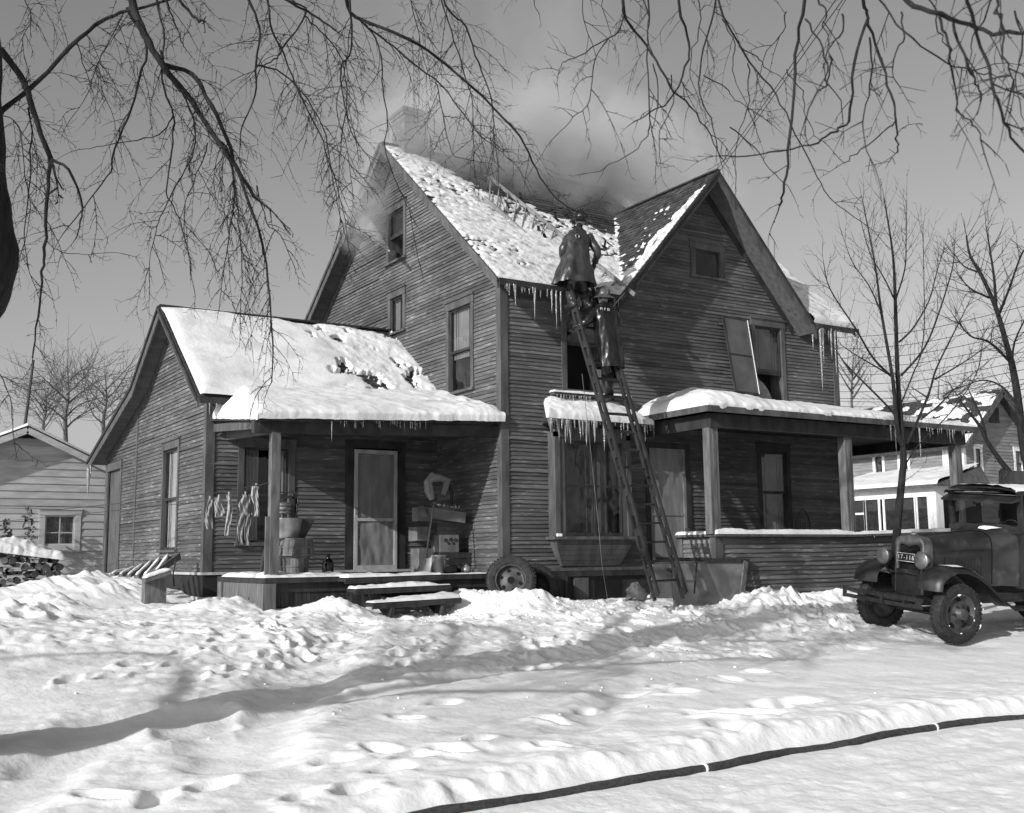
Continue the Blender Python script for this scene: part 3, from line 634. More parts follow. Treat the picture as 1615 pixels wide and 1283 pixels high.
# ================================================================== SNOW AND ICE ON THE HOUSE
def snow_plane(name, O, U, V, s1, t1, hfun, keep=None, res=.035, parent=None, mat=None):
    O, U, V = np.array(O, float), np.array(U, float), np.array(V, float); N = np.cross(U, V); N /= np.linalg.norm(N)
    if N[2] < 0: N = -N
    s = np.linspace(0, s1, int(s1/res)+1); t = np.linspace(0, t1, int(t1/res)+1); Sg, Tg = np.meshgrid(s, t)
    h = hfun(Sg, Tg); P = O+U*Sg[..., None]+V*Tg[..., None]+N*h[..., None]
    kp = h > .004
    if keep is not None: kp &= keep(P)
    return stuff(grid_mesh(name, P[..., 0], P[..., 1], P[..., 2], mat or M_SNOWR, parent or house, kp))
def snow_quad(name, A, B, C, D, T, res=.035, edges=(1, 0, 0, 0), w=.07, lump=.35, parent=None, seed=3, mat=None, over=.03, fn=None):
    """snow lying on the quad A B C D (A-B the eave); edges = which of AB, BC, CD, DA are free"""
    A, B, C, D = [np.array(p, float) for p in (A, B, C, D)]
    lu = max(np.linalg.norm(B-A), np.linalg.norm(C-D)); lv = max(np.linalg.norm(D-A), np.linalg.norm(C-B))
    nu, nv = int(lu/res)+2, int(lv/res)+2
    # finer rows near the free edges
    u = np.linspace(0, 1, nu)[None, :, None]; v = np.linspace(0, 1, nv)[:, None, None]
    P = A*(1-u)*(1-v)+B*u*(1-v)+C*u*v+D*(1-u)*v
    def dist(p, q):
        e = q-p; e = e/np.linalg.norm(e); r = P-p; return np.linalg.norm(np.cross(r, e), axis=2)
    d = np.full(P.shape[:2], 9.0)
    for f, p, q in zip(edges, (A, B, C, D), (B, C, D, A)):
        if f: d = np.minimum(d, dist(p, q)*f)
    n = fbm(P[..., 0]*1.6+seed, P[..., 1]*1.6+P[..., 2], seed, 4); n2 = fbm(P[..., 0]*7+seed, P[..., 1]*7+P[..., 2]*5, seed+5, 3)
    Tm = T*(1+lump*n+lump*.25*n2)
    if fn is not None: Tm = Tm*fn(P)
    h = Tm*np.sqrt(1-np.exp(-np.maximum(d, 0)/w))
    Z = P[..., 2]+h
    out = P.copy()
    if edges[0] and over:
        dr = (A+B)/2-(C+D)/2; dr[2] = 0; dr /= np.linalg.norm(dr)
        k = over*np.exp(-((h/T-.5)/.3)**2)*(d < .15)*(1+n2)
        out = out+dr*k[..., None]
    return stuff(grid_mesh(name, out[..., 0], out[..., 1], Z, mat or M_SNOWR, parent or house))
def snow_field(name, x0, x1, y0, y1, roofz, dist, T, res=.03, seed=3, w=.07, lump=.25, parent=None, over=.025, fn=None):
    e_ = [0, .003, .009, .018, .03, .045, .065]; xa_ = np.r_[[x0+v for v in e_], np.arange(x0+.09, x1-.08, res), [x1-v for v in e_[::-1]]]; ya_ = np.r_[[y0+v for v in e_], np.arange(y0+.09, y1, res), [y1]]
    X, Y = np.meshgrid(xa_, ya_); d = np.maximum(dist(X, Y), 0)
    n = fbm(X*1.6+seed, Y*1.6, seed, 4); n2 = fbm(X*7, Y*7, seed+5, 3); d = d*(1+.25*n2)
    Tm = T*(1+lump*n+lump*.3*n2)
    if fn is not None: Tm = Tm*fn(X, Y)
    h = Tm*np.sqrt(1-np.exp(-np.maximum(d, 0)/w)); Z = roofz(X, Y)+h
    Z = np.where(d > .0015, Z, roofz(X, Y)-.025-.012*(1+n2)); yo = over*np.exp(-((h/T-.5)/.35)**2)*(d < .12)*(1+.8*n2)*(Y < y0+.12)
    return stuff(grid_mesh(name, X, Y-yo, Z, M_SNOWR, parent or house))
def smin(a, b, k): h = np.clip(.5+.5*(b-a)/k, 0, 1); return b*(1-h)+a*h-k*h*(1-h)
def main_h(s, t):
    x = s-.33
    lim = 6.0-2.1*smooth(.1, 2.2, s)+.55*fbm(s*1.7, t*1.7, 5)-.7*smooth(1.8, 2.6, s)
    h = .034+.014*fbm(s*2, t*2, 1)+.010*fbm(s*9, t*9, 2)+.012*fbm(s*22, t*22, 4, 3)-.060*smooth(lim-1.0, lim+1.1, t)-.045*smooth(.1, .5, fbm(s*6, t*9, 8, 4))*smooth(lim-1.6, lim-.2, t)
    pit = smooth(.40, .56, vnoise(s*8.5, t*13.5, 9)*.50+vnoise(s*1.3, t*1.6, 10)*.42+vnoise(s*21, t*27, 12)*.22+.16*np.exp(-((t-2.3)/1.1)**2))
    h = h-.055*pit*smooth(.35, .8, t)*(x < 5)
    h = np.where(x > 5, .13+.03*fbm(s*2, t*2, 3), h)
    ed = np.minimum(t, s); edr = np.minimum(ed, 8.16-s)
    return h*np.sqrt(1-np.exp(-np.maximum(edr, 0)/.035))-.002
snow_plane('roof_snow', (-.33, -.49, 5.0), (1, 0, 0), (0, cT, sT), 8.16, ZT-.1, main_h, mat=M_SNOWD, keep=lambda P: P[..., 2] > cross_z(P[..., 0])-np.where(P[..., 0] > XG, -.12, .05), res=.03)
def cross_h(s, t):
    z = ZG-2.37*TG+t*sG; w_ = .62-.14*t+.30*fbm(s*2, t*1.7, 31)+.6*np.maximum(0, 1.0-t)
    h = .045-.075*smooth(w_-.25, w_+.15, s+.30*fbm(s*8, t*5, 33, 4))+.012*fbm(s*16, t*16, 30, 3)
    back = (-.49+(z-4.99)/TH)+.45-s
    h = np.maximum(h, .03-.07*smooth(.0, .10+.55*np.maximum(0, 1.3-t), back+.30*fbm(s*7, t*7, 36, 4)+.05))
    spots = smooth(.50, .66, vnoise(s*5, t*7, 37)*.5+vnoise(s*15, t*17, 38)*.45+.1); h = np.maximum(h, .018*spots*(t < 3.1)*(s < 1.3))
    h = h-.05*smooth(.2, .5, vnoise(s*8, t*10, 39))*(s > .12)*smooth(.2, .5, s)
    return h*np.sqrt(1-np.exp(-np.minimum(s, LG-t+.001).clip(0)/.03))-.003
snow_plane('roof_snow', (XG-2.37, -.45, ZG-2.37*TG+.01), (0, 1, 0), (cG, 0, sG), 3.2, LG-.06, cross_h, mat=M_SNOWD, keep=lambda P: P[..., 2] > 4.99+TH*(P[..., 1]+.49)-.08, res=.025)
snow_plane('roof_snow', (XG+2.37, -.45, ZG-2.37*TG+.01), (0, 1, 0), (-cG, 0, sG), 3.2, LG-.2, lambda s, t: .03+.03*fbm(s*2, t*2, 40)-.06*smooth(1.2, 2.5, t), keep=lambda P: P[..., 2] > 4.99+TH*(P[..., 1]+.49)-.08, res=.06)
def wing_h(s, t):
    dis = smooth(2.5, 3.1, s+.35*(t-1.5)+.2*fbm(s*2, t*2, 44))
    h = .13+.02*fbm(s*1.3, t*1.3, 41)+dis*(.030*fbm(s*3, t*3, 42, 3)+.022*np.abs(fbm(s*13, t*13, 43))-.050)
    hole = smooth(.56, .64, vnoise(s*3.4+.6, t*2.9, 45)+.30*vnoise(s*13, t*13, 46)+.15*vnoise(s*31, t*31, 47))*smooth(2.3, 2.7, s)*smooth(.3, .5, t)
    top = smooth(2.78, 3.04, t+.10*fbm(s*1.1, t, 47)+.05*fbm(s*7, t*7, 48))
    h = h-.16*hole-.13*top*(.6+.5*vnoise(s*2, t*0, 49))
    return h*np.sqrt(1-np.exp(-np.minimum(s+.01, t+.02).clip(0)/.06))-.003
snow_plane('roof_snow', (WXE, 1.63, 3.13), (1, 0, 0), (0, math.cos(ang), math.sin(ang)), WL-.01, 2.47/math.cos(ang), wing_h, res=.03)
snow_plane('roof_snow', (WXE, 9.5, 2.76), (1, 0, 0), (0, -math.cos(ang3), math.sin(ang3)), WL, 3.8, lambda s, t: .05+.015*fbm(s, t, 50), res=.12)
# kitchen porch
kz = lambda X, Y: smin(2.68+(X+3.99)*.045+(Y+.05)*((3.22-(X+3.99)*.0-2.68-(X+3.99)*.045*0)/1.68)*(1-.12*(X+3.99)/3.99*1.0), 2.70+(X+3.99)*1.02+.12*(Y+.05), .06)
snow_field('porch_snow', -4.04, .0, -.10, 1.95, kz, lambda X, Y: np.minimum(Y+.10, X+4.04), .125, seed=51, w=.045, lump=.28, fn=lambda X, Y: 1+.35*smooth(-.9, -.2, X)*(.4+fbm(X*5, Y*5, 61, 3)))
# front porch
pz = lambda X, Y: smin(smin(3.01+(Y+1.82)*.2253, 3.01+(X-2.70)*.311, .05), 3.02+(9.45-X)*.247, .05)
snow_field('porch_snow', 2.68, 9.47, -1.84, 0, pz, lambda X, Y: np.minimum(np.minimum(Y+1.84, X-2.68), 9.47-X), .145, seed=52, w=.12, lump=.24, fn=lambda X, Y: 1+.6*np.exp(-((X-3.5)/1.0)**2)-.35*smooth(6, 9.3, X))
snow_quad('porch_snow', Q['b']+Vector((0, 1.82, .0)), Q['f'], Q['g'], Q['c'], .12, res=.1, edges=(1, 0, 0, 0), seed=53, over=0)
# charred, broken shingles round the burnt part of the ridge and valley
r_ = random.Random(66)
for i in range(60):
    x = r_.uniform(1.3, 4.2); y = r_.uniform(1.75, 3.5) if i < 45 else r_.uniform(.9, 1.8)
    if main_z(y) < cross_z(x)+.05: continue
    p = Vector((x, y, main_z(y)+.03)); d = Vector((r_.uniform(-1, 1), cT*r_.uniform(-.4, 1), sT*r_.uniform(.2, 1)+r_.uniform(0, .35))).normalized()*r_.uniform(.07, .2); sdv = d.cross(Vector((0, -sT, cT))).normalized()*r_.uniform(.02, .05); nn = Vector((0, -sT, cT))*.012
    mb = MB(); mb.box8([p-sdv, p+sdv, p+sdv*.7+d, p-sdv*.9+d, p-sdv+nn, p+sdv+nn, p+sdv*.7+d+nn, p-sdv*.9+d+nn]); mb.build('charred_shingle', M_DARK if r_.random() < .5 else M_WOODD, house)
# parapet cap
snow_quad('parapet_snow', (RX0-.07, RY-.10, 1.0), (6.1, RY-.10, 1.0), (6.1, RY+.10, 1.0), (RX0-.07, RY+.10, 1.0), .085, res=.02, edges=(1, 0, 1, 1), w=.025, seed=54, lump=.5, over=.0)
snow_quad('parapet_snow', (6.1, RY-.10, 1.0), (RX1, RY-.10, 1.075), (RX1, RY+.10, 1.075), (6.1, RY+.10, 1.0), .065, res=.025, edges=(1, 1, 1, 0), w=.025, seed=54, lump=.5, over=.0)
snow_quad('parapet_snow', (RX0-.10, -.72, 1.0), (RX0-.10, RY+.1, 1.0), (RX0+.10, RY+.1, 1.0), (RX0+.10, -.72, 1.0), .06, res=.025, edges=(1, 0, 1, 1), w=.025, seed=55, over=.0)
# bay roof
snow_quad('bay_snow', (.50, -.52, 2.85), (2.70, -.52, 2.85), (2.42, -.0, 3.17), (.80, -.0, 3.17), .12, res=.02, edges=(1, 1, 0, 1), w=.05, seed=56, lump=.55, parent=bw_, over=.02)
snow_quad('ledge_snow', (.90, -.16, 3.34), (2.52, -.16, 3.34), (2.52, 0, 3.34), (.90, 0, 3.34), .05, res=.02, edges=(1, 1, 0, 1), w=.03, seed=57, lump=.6, over=.0)
# window sill, steps, floor edge
for (a, b) in (((-2.76, -.31, .42), (-1.24, -.31, .44)), ((-2.74, -.56, .27), (-1.23, -.56, .295)), ((-2.58, -.81, .08), (-1.21, -.81, .115))):
    snow_quad('step_snow', (a[0], a[1], a[2]), (b[0], b[1], b[2]), (b[0], b[1]+.28, b[2]), (a[0], a[1]+.28, a[2]), .045, res=.018, edges=(1, 1, 0, 1), w=.03, seed=int(a[1]*-100), lump=1.3, over=0)
snow_quad('floor_snow', (-3.87, -.03, .435), (-.2, -.03, .435), (-.2, .35, .435), (-3.87, .35, .435), .045, res=.018, edges=(1, 1, 1, 1), w=.03, seed=71, lump=1.6, over=0, fn=lambda P: 1-.75*smooth(-3.0, -2.2, P[..., 0])+.3*smooth(-1.1, -.6, P[..., 0]))
snow_quad('floor_snow', (-3.87, .3, .435), (-2.6, .3, .435), (-2.6, 1.9, .435), (-3.87, 1.9, .435), .05, res=.03, edges=(1, 1, 1, 1), w=.05, seed=72, lump=1.4, over=0)
mbs = MB(); mbs.box((.865, BY-.04, 1.0), (.95, -.01, 1.045)); mbs.build('sill_snow', M_SNOW, bw_)
# icicles ----------------------------------------------------------
ICE = []
for k in range(4):
    r_ = random.Random(90+k); mb = MB(); pts = []; rd = []
    for i in range(9):
        f = i/8; pts.append((r_.uniform(-.04, .04)*f, r_.uniform(-.04, .04)*f, -f)); rd.append((1-f)**.8*(1+.18*math.sin(i*2.3+k))+.03)
    mb.tube(pts, rd, 6); me = None
    o = mb.build('icicle', M_ICE, None, smooth=True); ICE.append(o.data); bpy.data.objects.remove(o)
def icicle(p, L, r, parent=None):
    o = inst('icicle', rng.choice(ICE), parent or house, (p[0], p[1], p[2]), (0, 0, rng.uniform(0, 6.28)), (r, r, 1))
    o.scale = (r, r, L); return o
# the variants are unit long with unit radius offsets, so their wobble shrinks with r
def icicle_row(a, b, n, L, r=(.006, .014), jitter=.03, parent=None, bunch=None, seed=0):
    q = random.Random(seed); a, b = Vector(a), Vector(b)
    for i in range(n):
        f = q.random() if bunch is None else min(1, max(0, q.choice(bunch)+q.gauss(0, .03)))
        l = q.uniform(*L)*(1.0 if q.random() < .7 else .4); icicle(a.lerp(b, f)+Vector((0, q.uniform(-jitter, jitter)*.5, 0)), l, q.uniform(*r)*(0.6+l), parent)
icicle_row((-.30, -.51, 4.92), (2.0, -.51, 4.92), 26, (.10, .34), (.012, .028), bunch=(.08, .14, .22, .38, .42, .62, .68, .74, .80), seed=1)
icicle_row((-.30, -.51, 4.92), (2.0, -.51, 4.92), 26, (.05, .14), (.012, .02), seed=2)
for (px, L) in ((803, .22), (813, .40), (843, .62), (870, .45), (877, .75), (884, .6)):
    p = hy(px, 455, -.51); icicle((p[0], -.51, 4.92), L*.85, .02)
icicle_row((5.9+.85, -.51, 4.92), (7.84, -.51, 4.92), 22, (.08, .36), (.008, .018), seed=3)
for (px, L) in ((1293, 1.25), (1297, .7), (1310, .6), (1316, .9)):
    p = hy(px, 520, -.50); icicle((p[0], -.50, 4.93), L, .028)
icicle((XG+2.3, -.44, 4.80), .3, .02)
icicle_row((.52, -.52, 2.84), (2.70, -.52, 2.84), 80, (.04, .34), (.008, .020), parent=bw_, seed=4, jitter=.06)
for (px, L, r) in ((925, .42, .032), (938, .36, .035), (953, .50, .026)):
    p = hy(px, 690, -.52); icicle((p[0], -.52, 2.85), L, r, bw_)
icicle_row((.56, -.49, 2.84), (1.0, -.49, 2.84), 16, (.15, .42), (.02, .03), parent=bw_, seed=5)
icicle_row((.95, -.15, 3.30), (1.7, -.15, 3.30), 22, (.05, .12), (.012, .02), seed=6)
icicle_row(A_+Vector((.2, -.03, -.06)), B_+Vector((0, -.03, -.06)), 34, (.05, .16), (.008, .014), bunch=(.3, .36, .42, .5, .55, .6, .64), seed=7)
icicle(A_.lerp(B_, .27)+Vector((0, -.03, -.07)), .30, .012)
icicle_row((WXE+.1, 1.60, 3.04), (-3.6, 1.60, 3.04), 10, (.05, .2), (.008, .014), seed=8)
icicle_row((7.9, -1.86, 2.94), (9.3, -1.86, 2.94), 20, (.08, .30), (.007, .014), seed=9)
for (px, L) in ((1412, .5), (1450, .75), (1405, .3)):
    p = hy(px, 680, -1.86); icicle((p[0], -1.86, 2.94), L, .018)
icicle((WXE-.02, 9.4, 2.62), .62, .05); icicle((WXE-.02, 9.2, 2.66), .2, .03)
# ================================================================== THE SNOWY YARD
_py = np.array([-40, -12, -10.2, -8.6, -6.5, -4.7, -3.5, -2.0, -.8, .5, 9, 40, 400.0])
_pz = np.array([-.95, -.88, -.84, -.76, -.66, -.53, -.36, -.13, -.03, .0, -.02, .4, 1.2])
def base_z(x, y):
    yy = y+.04*(x+2)*smooth(-7, -8.5, y)*0
    return np.interp(yy, _py, _pz)
def seg_dist(x, y, pts):
    d = np.full(x.shape, 1e9)
    for (ax, ay), (bx, by2) in zip(pts[:-1], pts[1:]):
        vx, vy = bx-ax, by2-ay; t = np.clip(((x-ax)*vx+(y-ay)*vy)/(vx*vx+vy*vy), 0, 1)
        d = np.minimum(d, np.hypot(x-ax-t*vx, y-ay-t*vy))
    return d
def gp(px, py, z=-.5):
    for _ in range(6):
        p = hz(px, py, z); z = float(base_z(p[0], p[1]))
    return (p[0], p[1])
TRENCH = [gp(*p) for p in ((-60, 1290), (60, 1200), (180, 1130), (300, 1080), (380, 1040), (440, 1010), (500, 985), (560, 968))]
TR2 = [gp(*p) for p in ((-60, 1110), (120, 1060), (330, 1040), (480, 1010), (640, 1000), (800, 985), (1000, 975))]
RUT1 = [(2.2, -3.3), (.5, -3.5), (-2, -4.3), (-6, -5.6), (-12, -7.6)]; RUT2 = [(2.5, -4.8), (.5, -5.0), (-2.2, -6.0), (-4, -7.4)]
FOOT = [gp(*p) for p in ((530, 1208), (600, 1192), (652, 1208), (711, 1198), (757, 1180), (868, 1140), (926, 1122), (989, 1098), (1040, 1085), (1075, 1100), (1150, 1075), (700, 1112), (640, 1140), (560, 1262), (740, 1262), (480, 1270), (1130, 1138), (1150, 1165), (1180, 1140), (1215, 1125), (1255, 1118), (870, 1195), (620, 1230), (1190, 1062), (330, 1245), (160, 1255), (250, 1262))]
HOSEP = [gp(*p) for p in ((560, 1310), (690, 1281), (880, 1250), (1000, 1230), (1120, 1211), (1240, 1186), (1345, 1170), (1420, 1155), (1520, 1140), (1615, 1130), (1760, 1112))]
_rb = random.Random(44); BOOTS = []
for _w in range(26):                                      # trails of bootprints across the trampled yard
    _x, _y, _a = _rb.uniform(-5, 4.5), _rb.uniform(-4.6, -.9), _rb.choice([_rb.gauss(.1, .35), _rb.gauss(3.2, .35), _rb.gauss(1.3, .5)])
    for _s in range(_rb.randint(4, 10)):
        _x += math.cos(_a)*.36+_rb.gauss(0, .04); _y += math.sin(_a)*.36+_rb.gauss(0, .04); _a += _rb.gauss(0, .12); _sd = .11*(1 if _s % 2 else -1)
        if _y > -.8 or _y < -5.2: break
        BOOTS.append((_x-math.sin(_a)*_sd, _y+math.cos(_a)*_sd, _a+_rb.gauss(0, .15), _rb.uniform(.03, .07), _rb.uniform(.9, 1.25)))
def ground_z(x, y, fine=True):
    x = np.asarray(x, float); y = np.asarray(y, float); z = base_z(x, y)
    near = smooth(14, 5, np.hypot(x+2, y+4))
    z = z+.04*smooth(-3, -6, x)*smooth(-1, 2.5, y)*smooth(12, 7, y)
    hd_ = seg_dist(x, y, HOSEP)
    # street side of the hose is packed flat, the bank rises on the house side
    yh = np.interp(x, [p[0] for p in HOSEP], [p[1] for p in HOSEP])
    street = smooth(.12, -.05, y-yh)
    bank = smooth(.08, .26+.06*fbm(x*3, y, 99), y-yh)*np.exp(-np.maximum(0, y-yh-.2)/1.3)*.12*(1+.5*fbm(x*2.5, y*2.5, 100)+.25*fbm(x*9, y*9, 98, 3)*np.exp(-((y-yh-.2)/.2)**2))
    tramp = smooth(-5.3, -3.9, y+.45*fbm(x*.8, y*.8, 120))*smooth(3, .5, y)*smooth(-8, -5, x)
    yard = (1-street)
    n1 = fbm(x*.55, y*.75, 101, 3); n2 = fbm(x*2.1, y*2.6, 102, 4); n3 = fbm(x*7, y*8, 103, 4)
    z = z+yard*(.032*n1+.010*n2*(1+1.6*tramp)+.0035*n3)-.07*smooth(-5.5, -7.5, x)*smooth(-3.5, -5.5, y)*yard
    lump = np.maximum(0, fbm(x*3.4, y*5.2, 104, 4)-.05); z = z+yard*tramp*(.085*lump+.022*np.abs(fbm(x*9, y*13, 105, 3))-.012)
    z = z+street*(.012*n2+.009*n3+.020*fbm(x*.5, (y-yh)*7, 109, 4)+.010*np.abs(fbm(x*6, y*8, 108, 3)))
    z = z+bank*near
    for pts, w_, dp in ((TRENCH, .32, .065), (RUT1, .20, .05), (RUT2, .20, .04)):
        d = seg_dist(x+.12*fbm(x*1.5, y*1.5, 110), y+.10*fbm(x*1.7, y*1.7, 111), pts)
        z = z-dp*np.exp(-(d/w_)**4)+dp*.16*np.exp(-((d-w_*1.6)/(w_*.6))**2)*(1+.8*n2+1.2*n3)*yard
    for i, (fx, fy) in enumerate(FOOT):
        a = (i*1.7) % 3.1; dx, dy = x-fx, y-fy; u = dx*math.cos(a)+dy*math.sin(a); v = -dx*math.sin(a)+dy*math.cos(a)
        sz = 1.6 if 16 <= i <= 20 else 1
        r2 = (u/(.15*sz))**2+(v/(.085*sz))**2; z = z-.06*np.exp(-r2**2.6)*(1+.4*n3)+.015*np.exp(-((np.sqrt(r2)-1.6)/.5)**2)*(1+n2)
    if x.ndim == 2:
        for (fx, fy, a, dp, sc_) in BOOTS:
            i0, i1 = np.searchsorted(x[0], (fx-.35, fx+.35)); k0, k1 = np.searchsorted(y[:, 0], (fy-.35, fy+.35))
            if i1 <= i0 or k1 <= k0: continue
            dx, dy = x[k0:k1, i0:i1]-fx, y[k0:k1, i0:i1]-fy; u = dx*math.cos(a)+dy*math.sin(a); v = -dx*math.sin(a)+dy*math.cos(a)
            r2 = (u/(.145*sc_))**2+(v/(.058*sc_*(1+.25*np.cos(u*14))))**2
            z[k0:k1, i0:i1] += -dp*np.exp(-r2**3)+dp*.35*np.exp(-((np.sqrt(r2)-1.45)/.35)**2)*(1+1.2*n3[k0:k1, i0:i1])
    # piles by the house: shovelled lumps by the steps, mound by the corner post, drift under the porch wall
    for (cx, cy, r, h) in ((-.92, -.45, .30, .26), (-.6, -.75, .35, .12), (-3.0, -.45, .38, .18), (-4.35, .4, .5, .16), (4.0, -1.95, .35, .14), (4.8, -2.0, .6, .10), (3.4, -1.9, .5, .08), (-.3, -.9, .5, .12), (-.2, -1.3, .4, .14),
                           (-4.6, 3.6, 1.2, .22), (-4.8, 6.0, 2.0, .38), (-4.5, 8.2, 1.5, .34), (-6.2, 3.0, 1.4, .12), (gp(18, 985)[0], gp(18, 985)[1], .5, .26), (-1.9, -1.1, .85, -.13), (3.1, -2.3, .8, .12), (3.6, -2.1, .6, .06), (-6.6, .6, .6, .22), (5.5, -1.9, .6, .16), (.6, -1.1, .7, .05), (-7.5, -2.0, 1.2, .12)):
        q = np.hypot(x-cx, (y-cy)*1.2)/r; z = z+h*np.exp(-q**2.0)*(1+.3*n2+.25*n3)
    k = np.exp(-(hd_/.20)**2); z = z*(1-k)+(base_z(x, y)-.02+.006*n3)*k
    # hollow where the ladder feet and the truck wheels press in
    for (cx, cy, r, h) in ((4.25, -5.0, .45, .05), (4.5, -3.55, .45, .05)):
        z = z-h*np.exp(-(np.hypot(x-cx, y-cy)/r)**2)
    far = smooth(30, 60, np.hypot(x, y)); z = z*(1-far)+far*base_z(x, y)
    return z
def axis(lo, hi, d, out, growth=1.25):
    a = list(np.arange(lo, hi, d)); s = d; v = a[-1]
    while v < out: s *= growth; v += s; a.append(v)
    s = d; v = a[0]; pre = []
    while v > -out: s *= growth; v -= s; pre.append(v)
    return np.array(pre[::-1]+a)
gx = axis(-9.2, 7.5, .028, 500, 1.22); gy = axis(-11.2, .6, .026, 500, 1.12)
GX, GY = np.meshgrid(gx, gy); GZ = ground_z(GX, GY)
structure(grid_mesh('snowy_ground', GX, GY, GZ, M_SNOW))
gz1 = lambda x, y: float(ground_z(np.array([float(x)]), np.array([float(y)]))[0])
# loose clods of snow thrown about by the trampling
mb = MB(); r_ = random.Random(5)
for i in range(420):
    if i < 260: x = r_.uniform(-1.5, 4.5); y = r_.gauss(-1.7, .6)
    elif i < 380: x = r_.gauss(-1.0, .6); y = r_.gauss(-.8, .3)
    else: x = r_.uniform(-7.5, 0); y = r_.gauss(-5, 1.2)
    if y > -.35 and x > -4.1 or y < -8: continue
    s = r_.uniform(.007, .018)*(1.7 if r_.random() < .12 else 1); z = gz1(x, y)+s*.3; c = Vector((x, y, z)); rg = []
    ph = r_.uniform(0, 6)
    for k, (f, h) in enumerate(((.6, -.7), (1.0, -.1), (.75, .5), (.2, .8))):
        rg.append([c+Vector((math.cos(a+ph)*f*s*r_.uniform(.8, 1.25), math.sin(a+ph)*f*s*r_.uniform(.8, 1.25), h*s*.8)) for a in np.linspace(0, 2*math.pi, 6, endpoint=False)])
    mb.rings(rg, cap1=True)
o = mb.build('snow_clods', M_SNOW, smooth=True); stuff(o, 'loose clods of trampled snow scattered in front of the house', 'snow clods')
# fire hose along the edge of the street
pts = []; xs = np.linspace(0, 1, 260); hp = np.array(HOSEP); L = np.r_[0, np.cumsum(np.hypot(*np.diff(hp, axis=0).T))]; L /= L[-1]
hxs = np.interp(xs, L, hp[:, 0]); hys = np.interp(xs, L, hp[:, 1])+.006*np.sin(xs*43)
hzs = ground_z(hxs, hys); hzs = np.convolve(np.r_[[hzs[0]]*4, hzs, [hzs[-1]]*4], np.ones(9)/9, 'valid')
mb = MB(); mb.tube([(a, b, c+.014+.010*math.sin(i*.11)*math.sin(i*.037)) for i, (a, b, c) in enumerate(zip(hxs, hys, hzs))], [.033+.0015*math.sin(i*.7) for i in range(260)], 10)
hs = thing('fire_hose', 'long dark canvas fire hose lying along the edge of the snowy street', 'fire hose', (hxs[120], hys[120], hzs[120]))
mb.build('hose_jacket', M_HOSE, hs, smooth=True)
for px in (1111, 1474):
    i = int(np.argmin([abs((CP+0)[0]*0+np.dot(np.array([a, b, c])-CP, CR)/np.dot(np.array([a, b, c])-CP, CF)*FPX+PW/2-px) for a, b, c in zip(hxs, hys, hzs)]))
    i = min(max(i, 1), 257); p = Vector((hxs[i], hys[i], hzs[i]+.018)); q = Vector((hxs[i+1], hys[i+1], hzs[i+1]+.018)); d = (q-p).normalized()*.018
    mb = MB(); mb.tube([p-d*.8, p-d*.5, p+d*.6, p+d], [.022, .035, .036, .024], 9); mb.build('snow_clump', M_SNOW, hs, True)
# ================================================================== LADDERS AND FIREMEN
def V3(a): return Vector((float(a[0]), float(a[1]), float(a[2])))
# ---- long extension ladder from the yard to the eave
LFa, RFa = V3(hy(1033, 948, -2.12)), V3(hy(1077, 945, -2.12)); LTa, RTa = V3(hy(889, 446, -.62)), V3(hy(932, 446, -.62))
LTa.z = RTa.z = max(LTa.z, RTa.z)
lad = thing('extension_ladder', 'tall dark wooden extension ladder leaning against the eave, feet in the snow', 'ladder', ((LFa+RFa)/2))
ax_ = (LTa-LFa).normalized(); sx = (RFa-LFa); sx = (sx-ax_*sx.dot(ax_)).normalized(); nrm = ax_.cross(sx)
if nrm.y > 0: nrm = -nrm                                       # towards the yard
def lad_pt(side, t, off): return (LFa.lerp(LTa, t) if side == 0 else RFa.lerp(RTa, t))+nrm*off
for side in (0, 1):
    for off, w_ in ((0, .032), (.115, .030)):
        mb = MB(); a, b = lad_pt(side, 0 if off == 0 else .012, off), lad_pt(side, 1.0 if off == 0 else .97, off)
        mb.beam(a, b, .038, w_+.012, up=nrm); mb.build('rail', M_LADW, lad)
    n = 17
    for k in range(n):
        t = .02+.93*k/(n-1); a = lad_pt(side, t, .02); b = lad_pt(side, t, .10); mb = MB(); mb.beam(a, b, .03, .12, up=ax_); mb.build('truss_block', M_LADW, lad)
    # fly section riding inside
    for off in (.03,):
        sh = sx*(.042 if side == 0 else -.042); mb = MB(); mb.beam(lad_pt(side, .36, .05)+sh, lad_pt(side, 1.03, .05)+sh, .028, .06, up=nrm); mb.build('fly_rail', M_LADW, lad)
for k in range(17):
    t = .055+.056*k
    if t > .99: break
    mb = MB(); mb.tube([lad_pt(0, t, .0), lad_pt(1, t, .0)], .016, 8); mb.build('rung', M_LADW, lad)
for k in range(11):
    t = .385+.0555*k; mb = MB(); mb.tube([lad_pt(0, t, .05)+sx*.05, lad_pt(1, t, .05)-sx*.05], .014, 8); mb.build('rung', M_LADW, lad)
mb = MB()
for t in (.06, .10, .15, .89, .905, .92, .935, .95, .965, .98):
    p = lad_pt(0, t, .128)-sx*.003; mb.beam(p-ax_*.018, p+ax_*.018, .026, .012, up=nrm)
mb.build('white_marks', M_LETTER, lad)
mb = MB(); p = lad_pt(0, .62, -.05)+sx*.05; q = V3((p.x+.12, p.y-.1, gz1(p.x+.1, p.y-.1)))
q = V3(hy(958, 945, -1.0)); pt = V3(hy(918, 590, -1.05)); mb.tube([pt, pt.lerp(q, .3)+Vector((.0, 0, 0)), pt.lerp(q, .62)+Vector((-.01, 0, 0)), pt.lerp(q, .85)+Vector((-.03, 0, 0)), q], .0045, 5); mb.build('halyard', M_WOOD, lad)
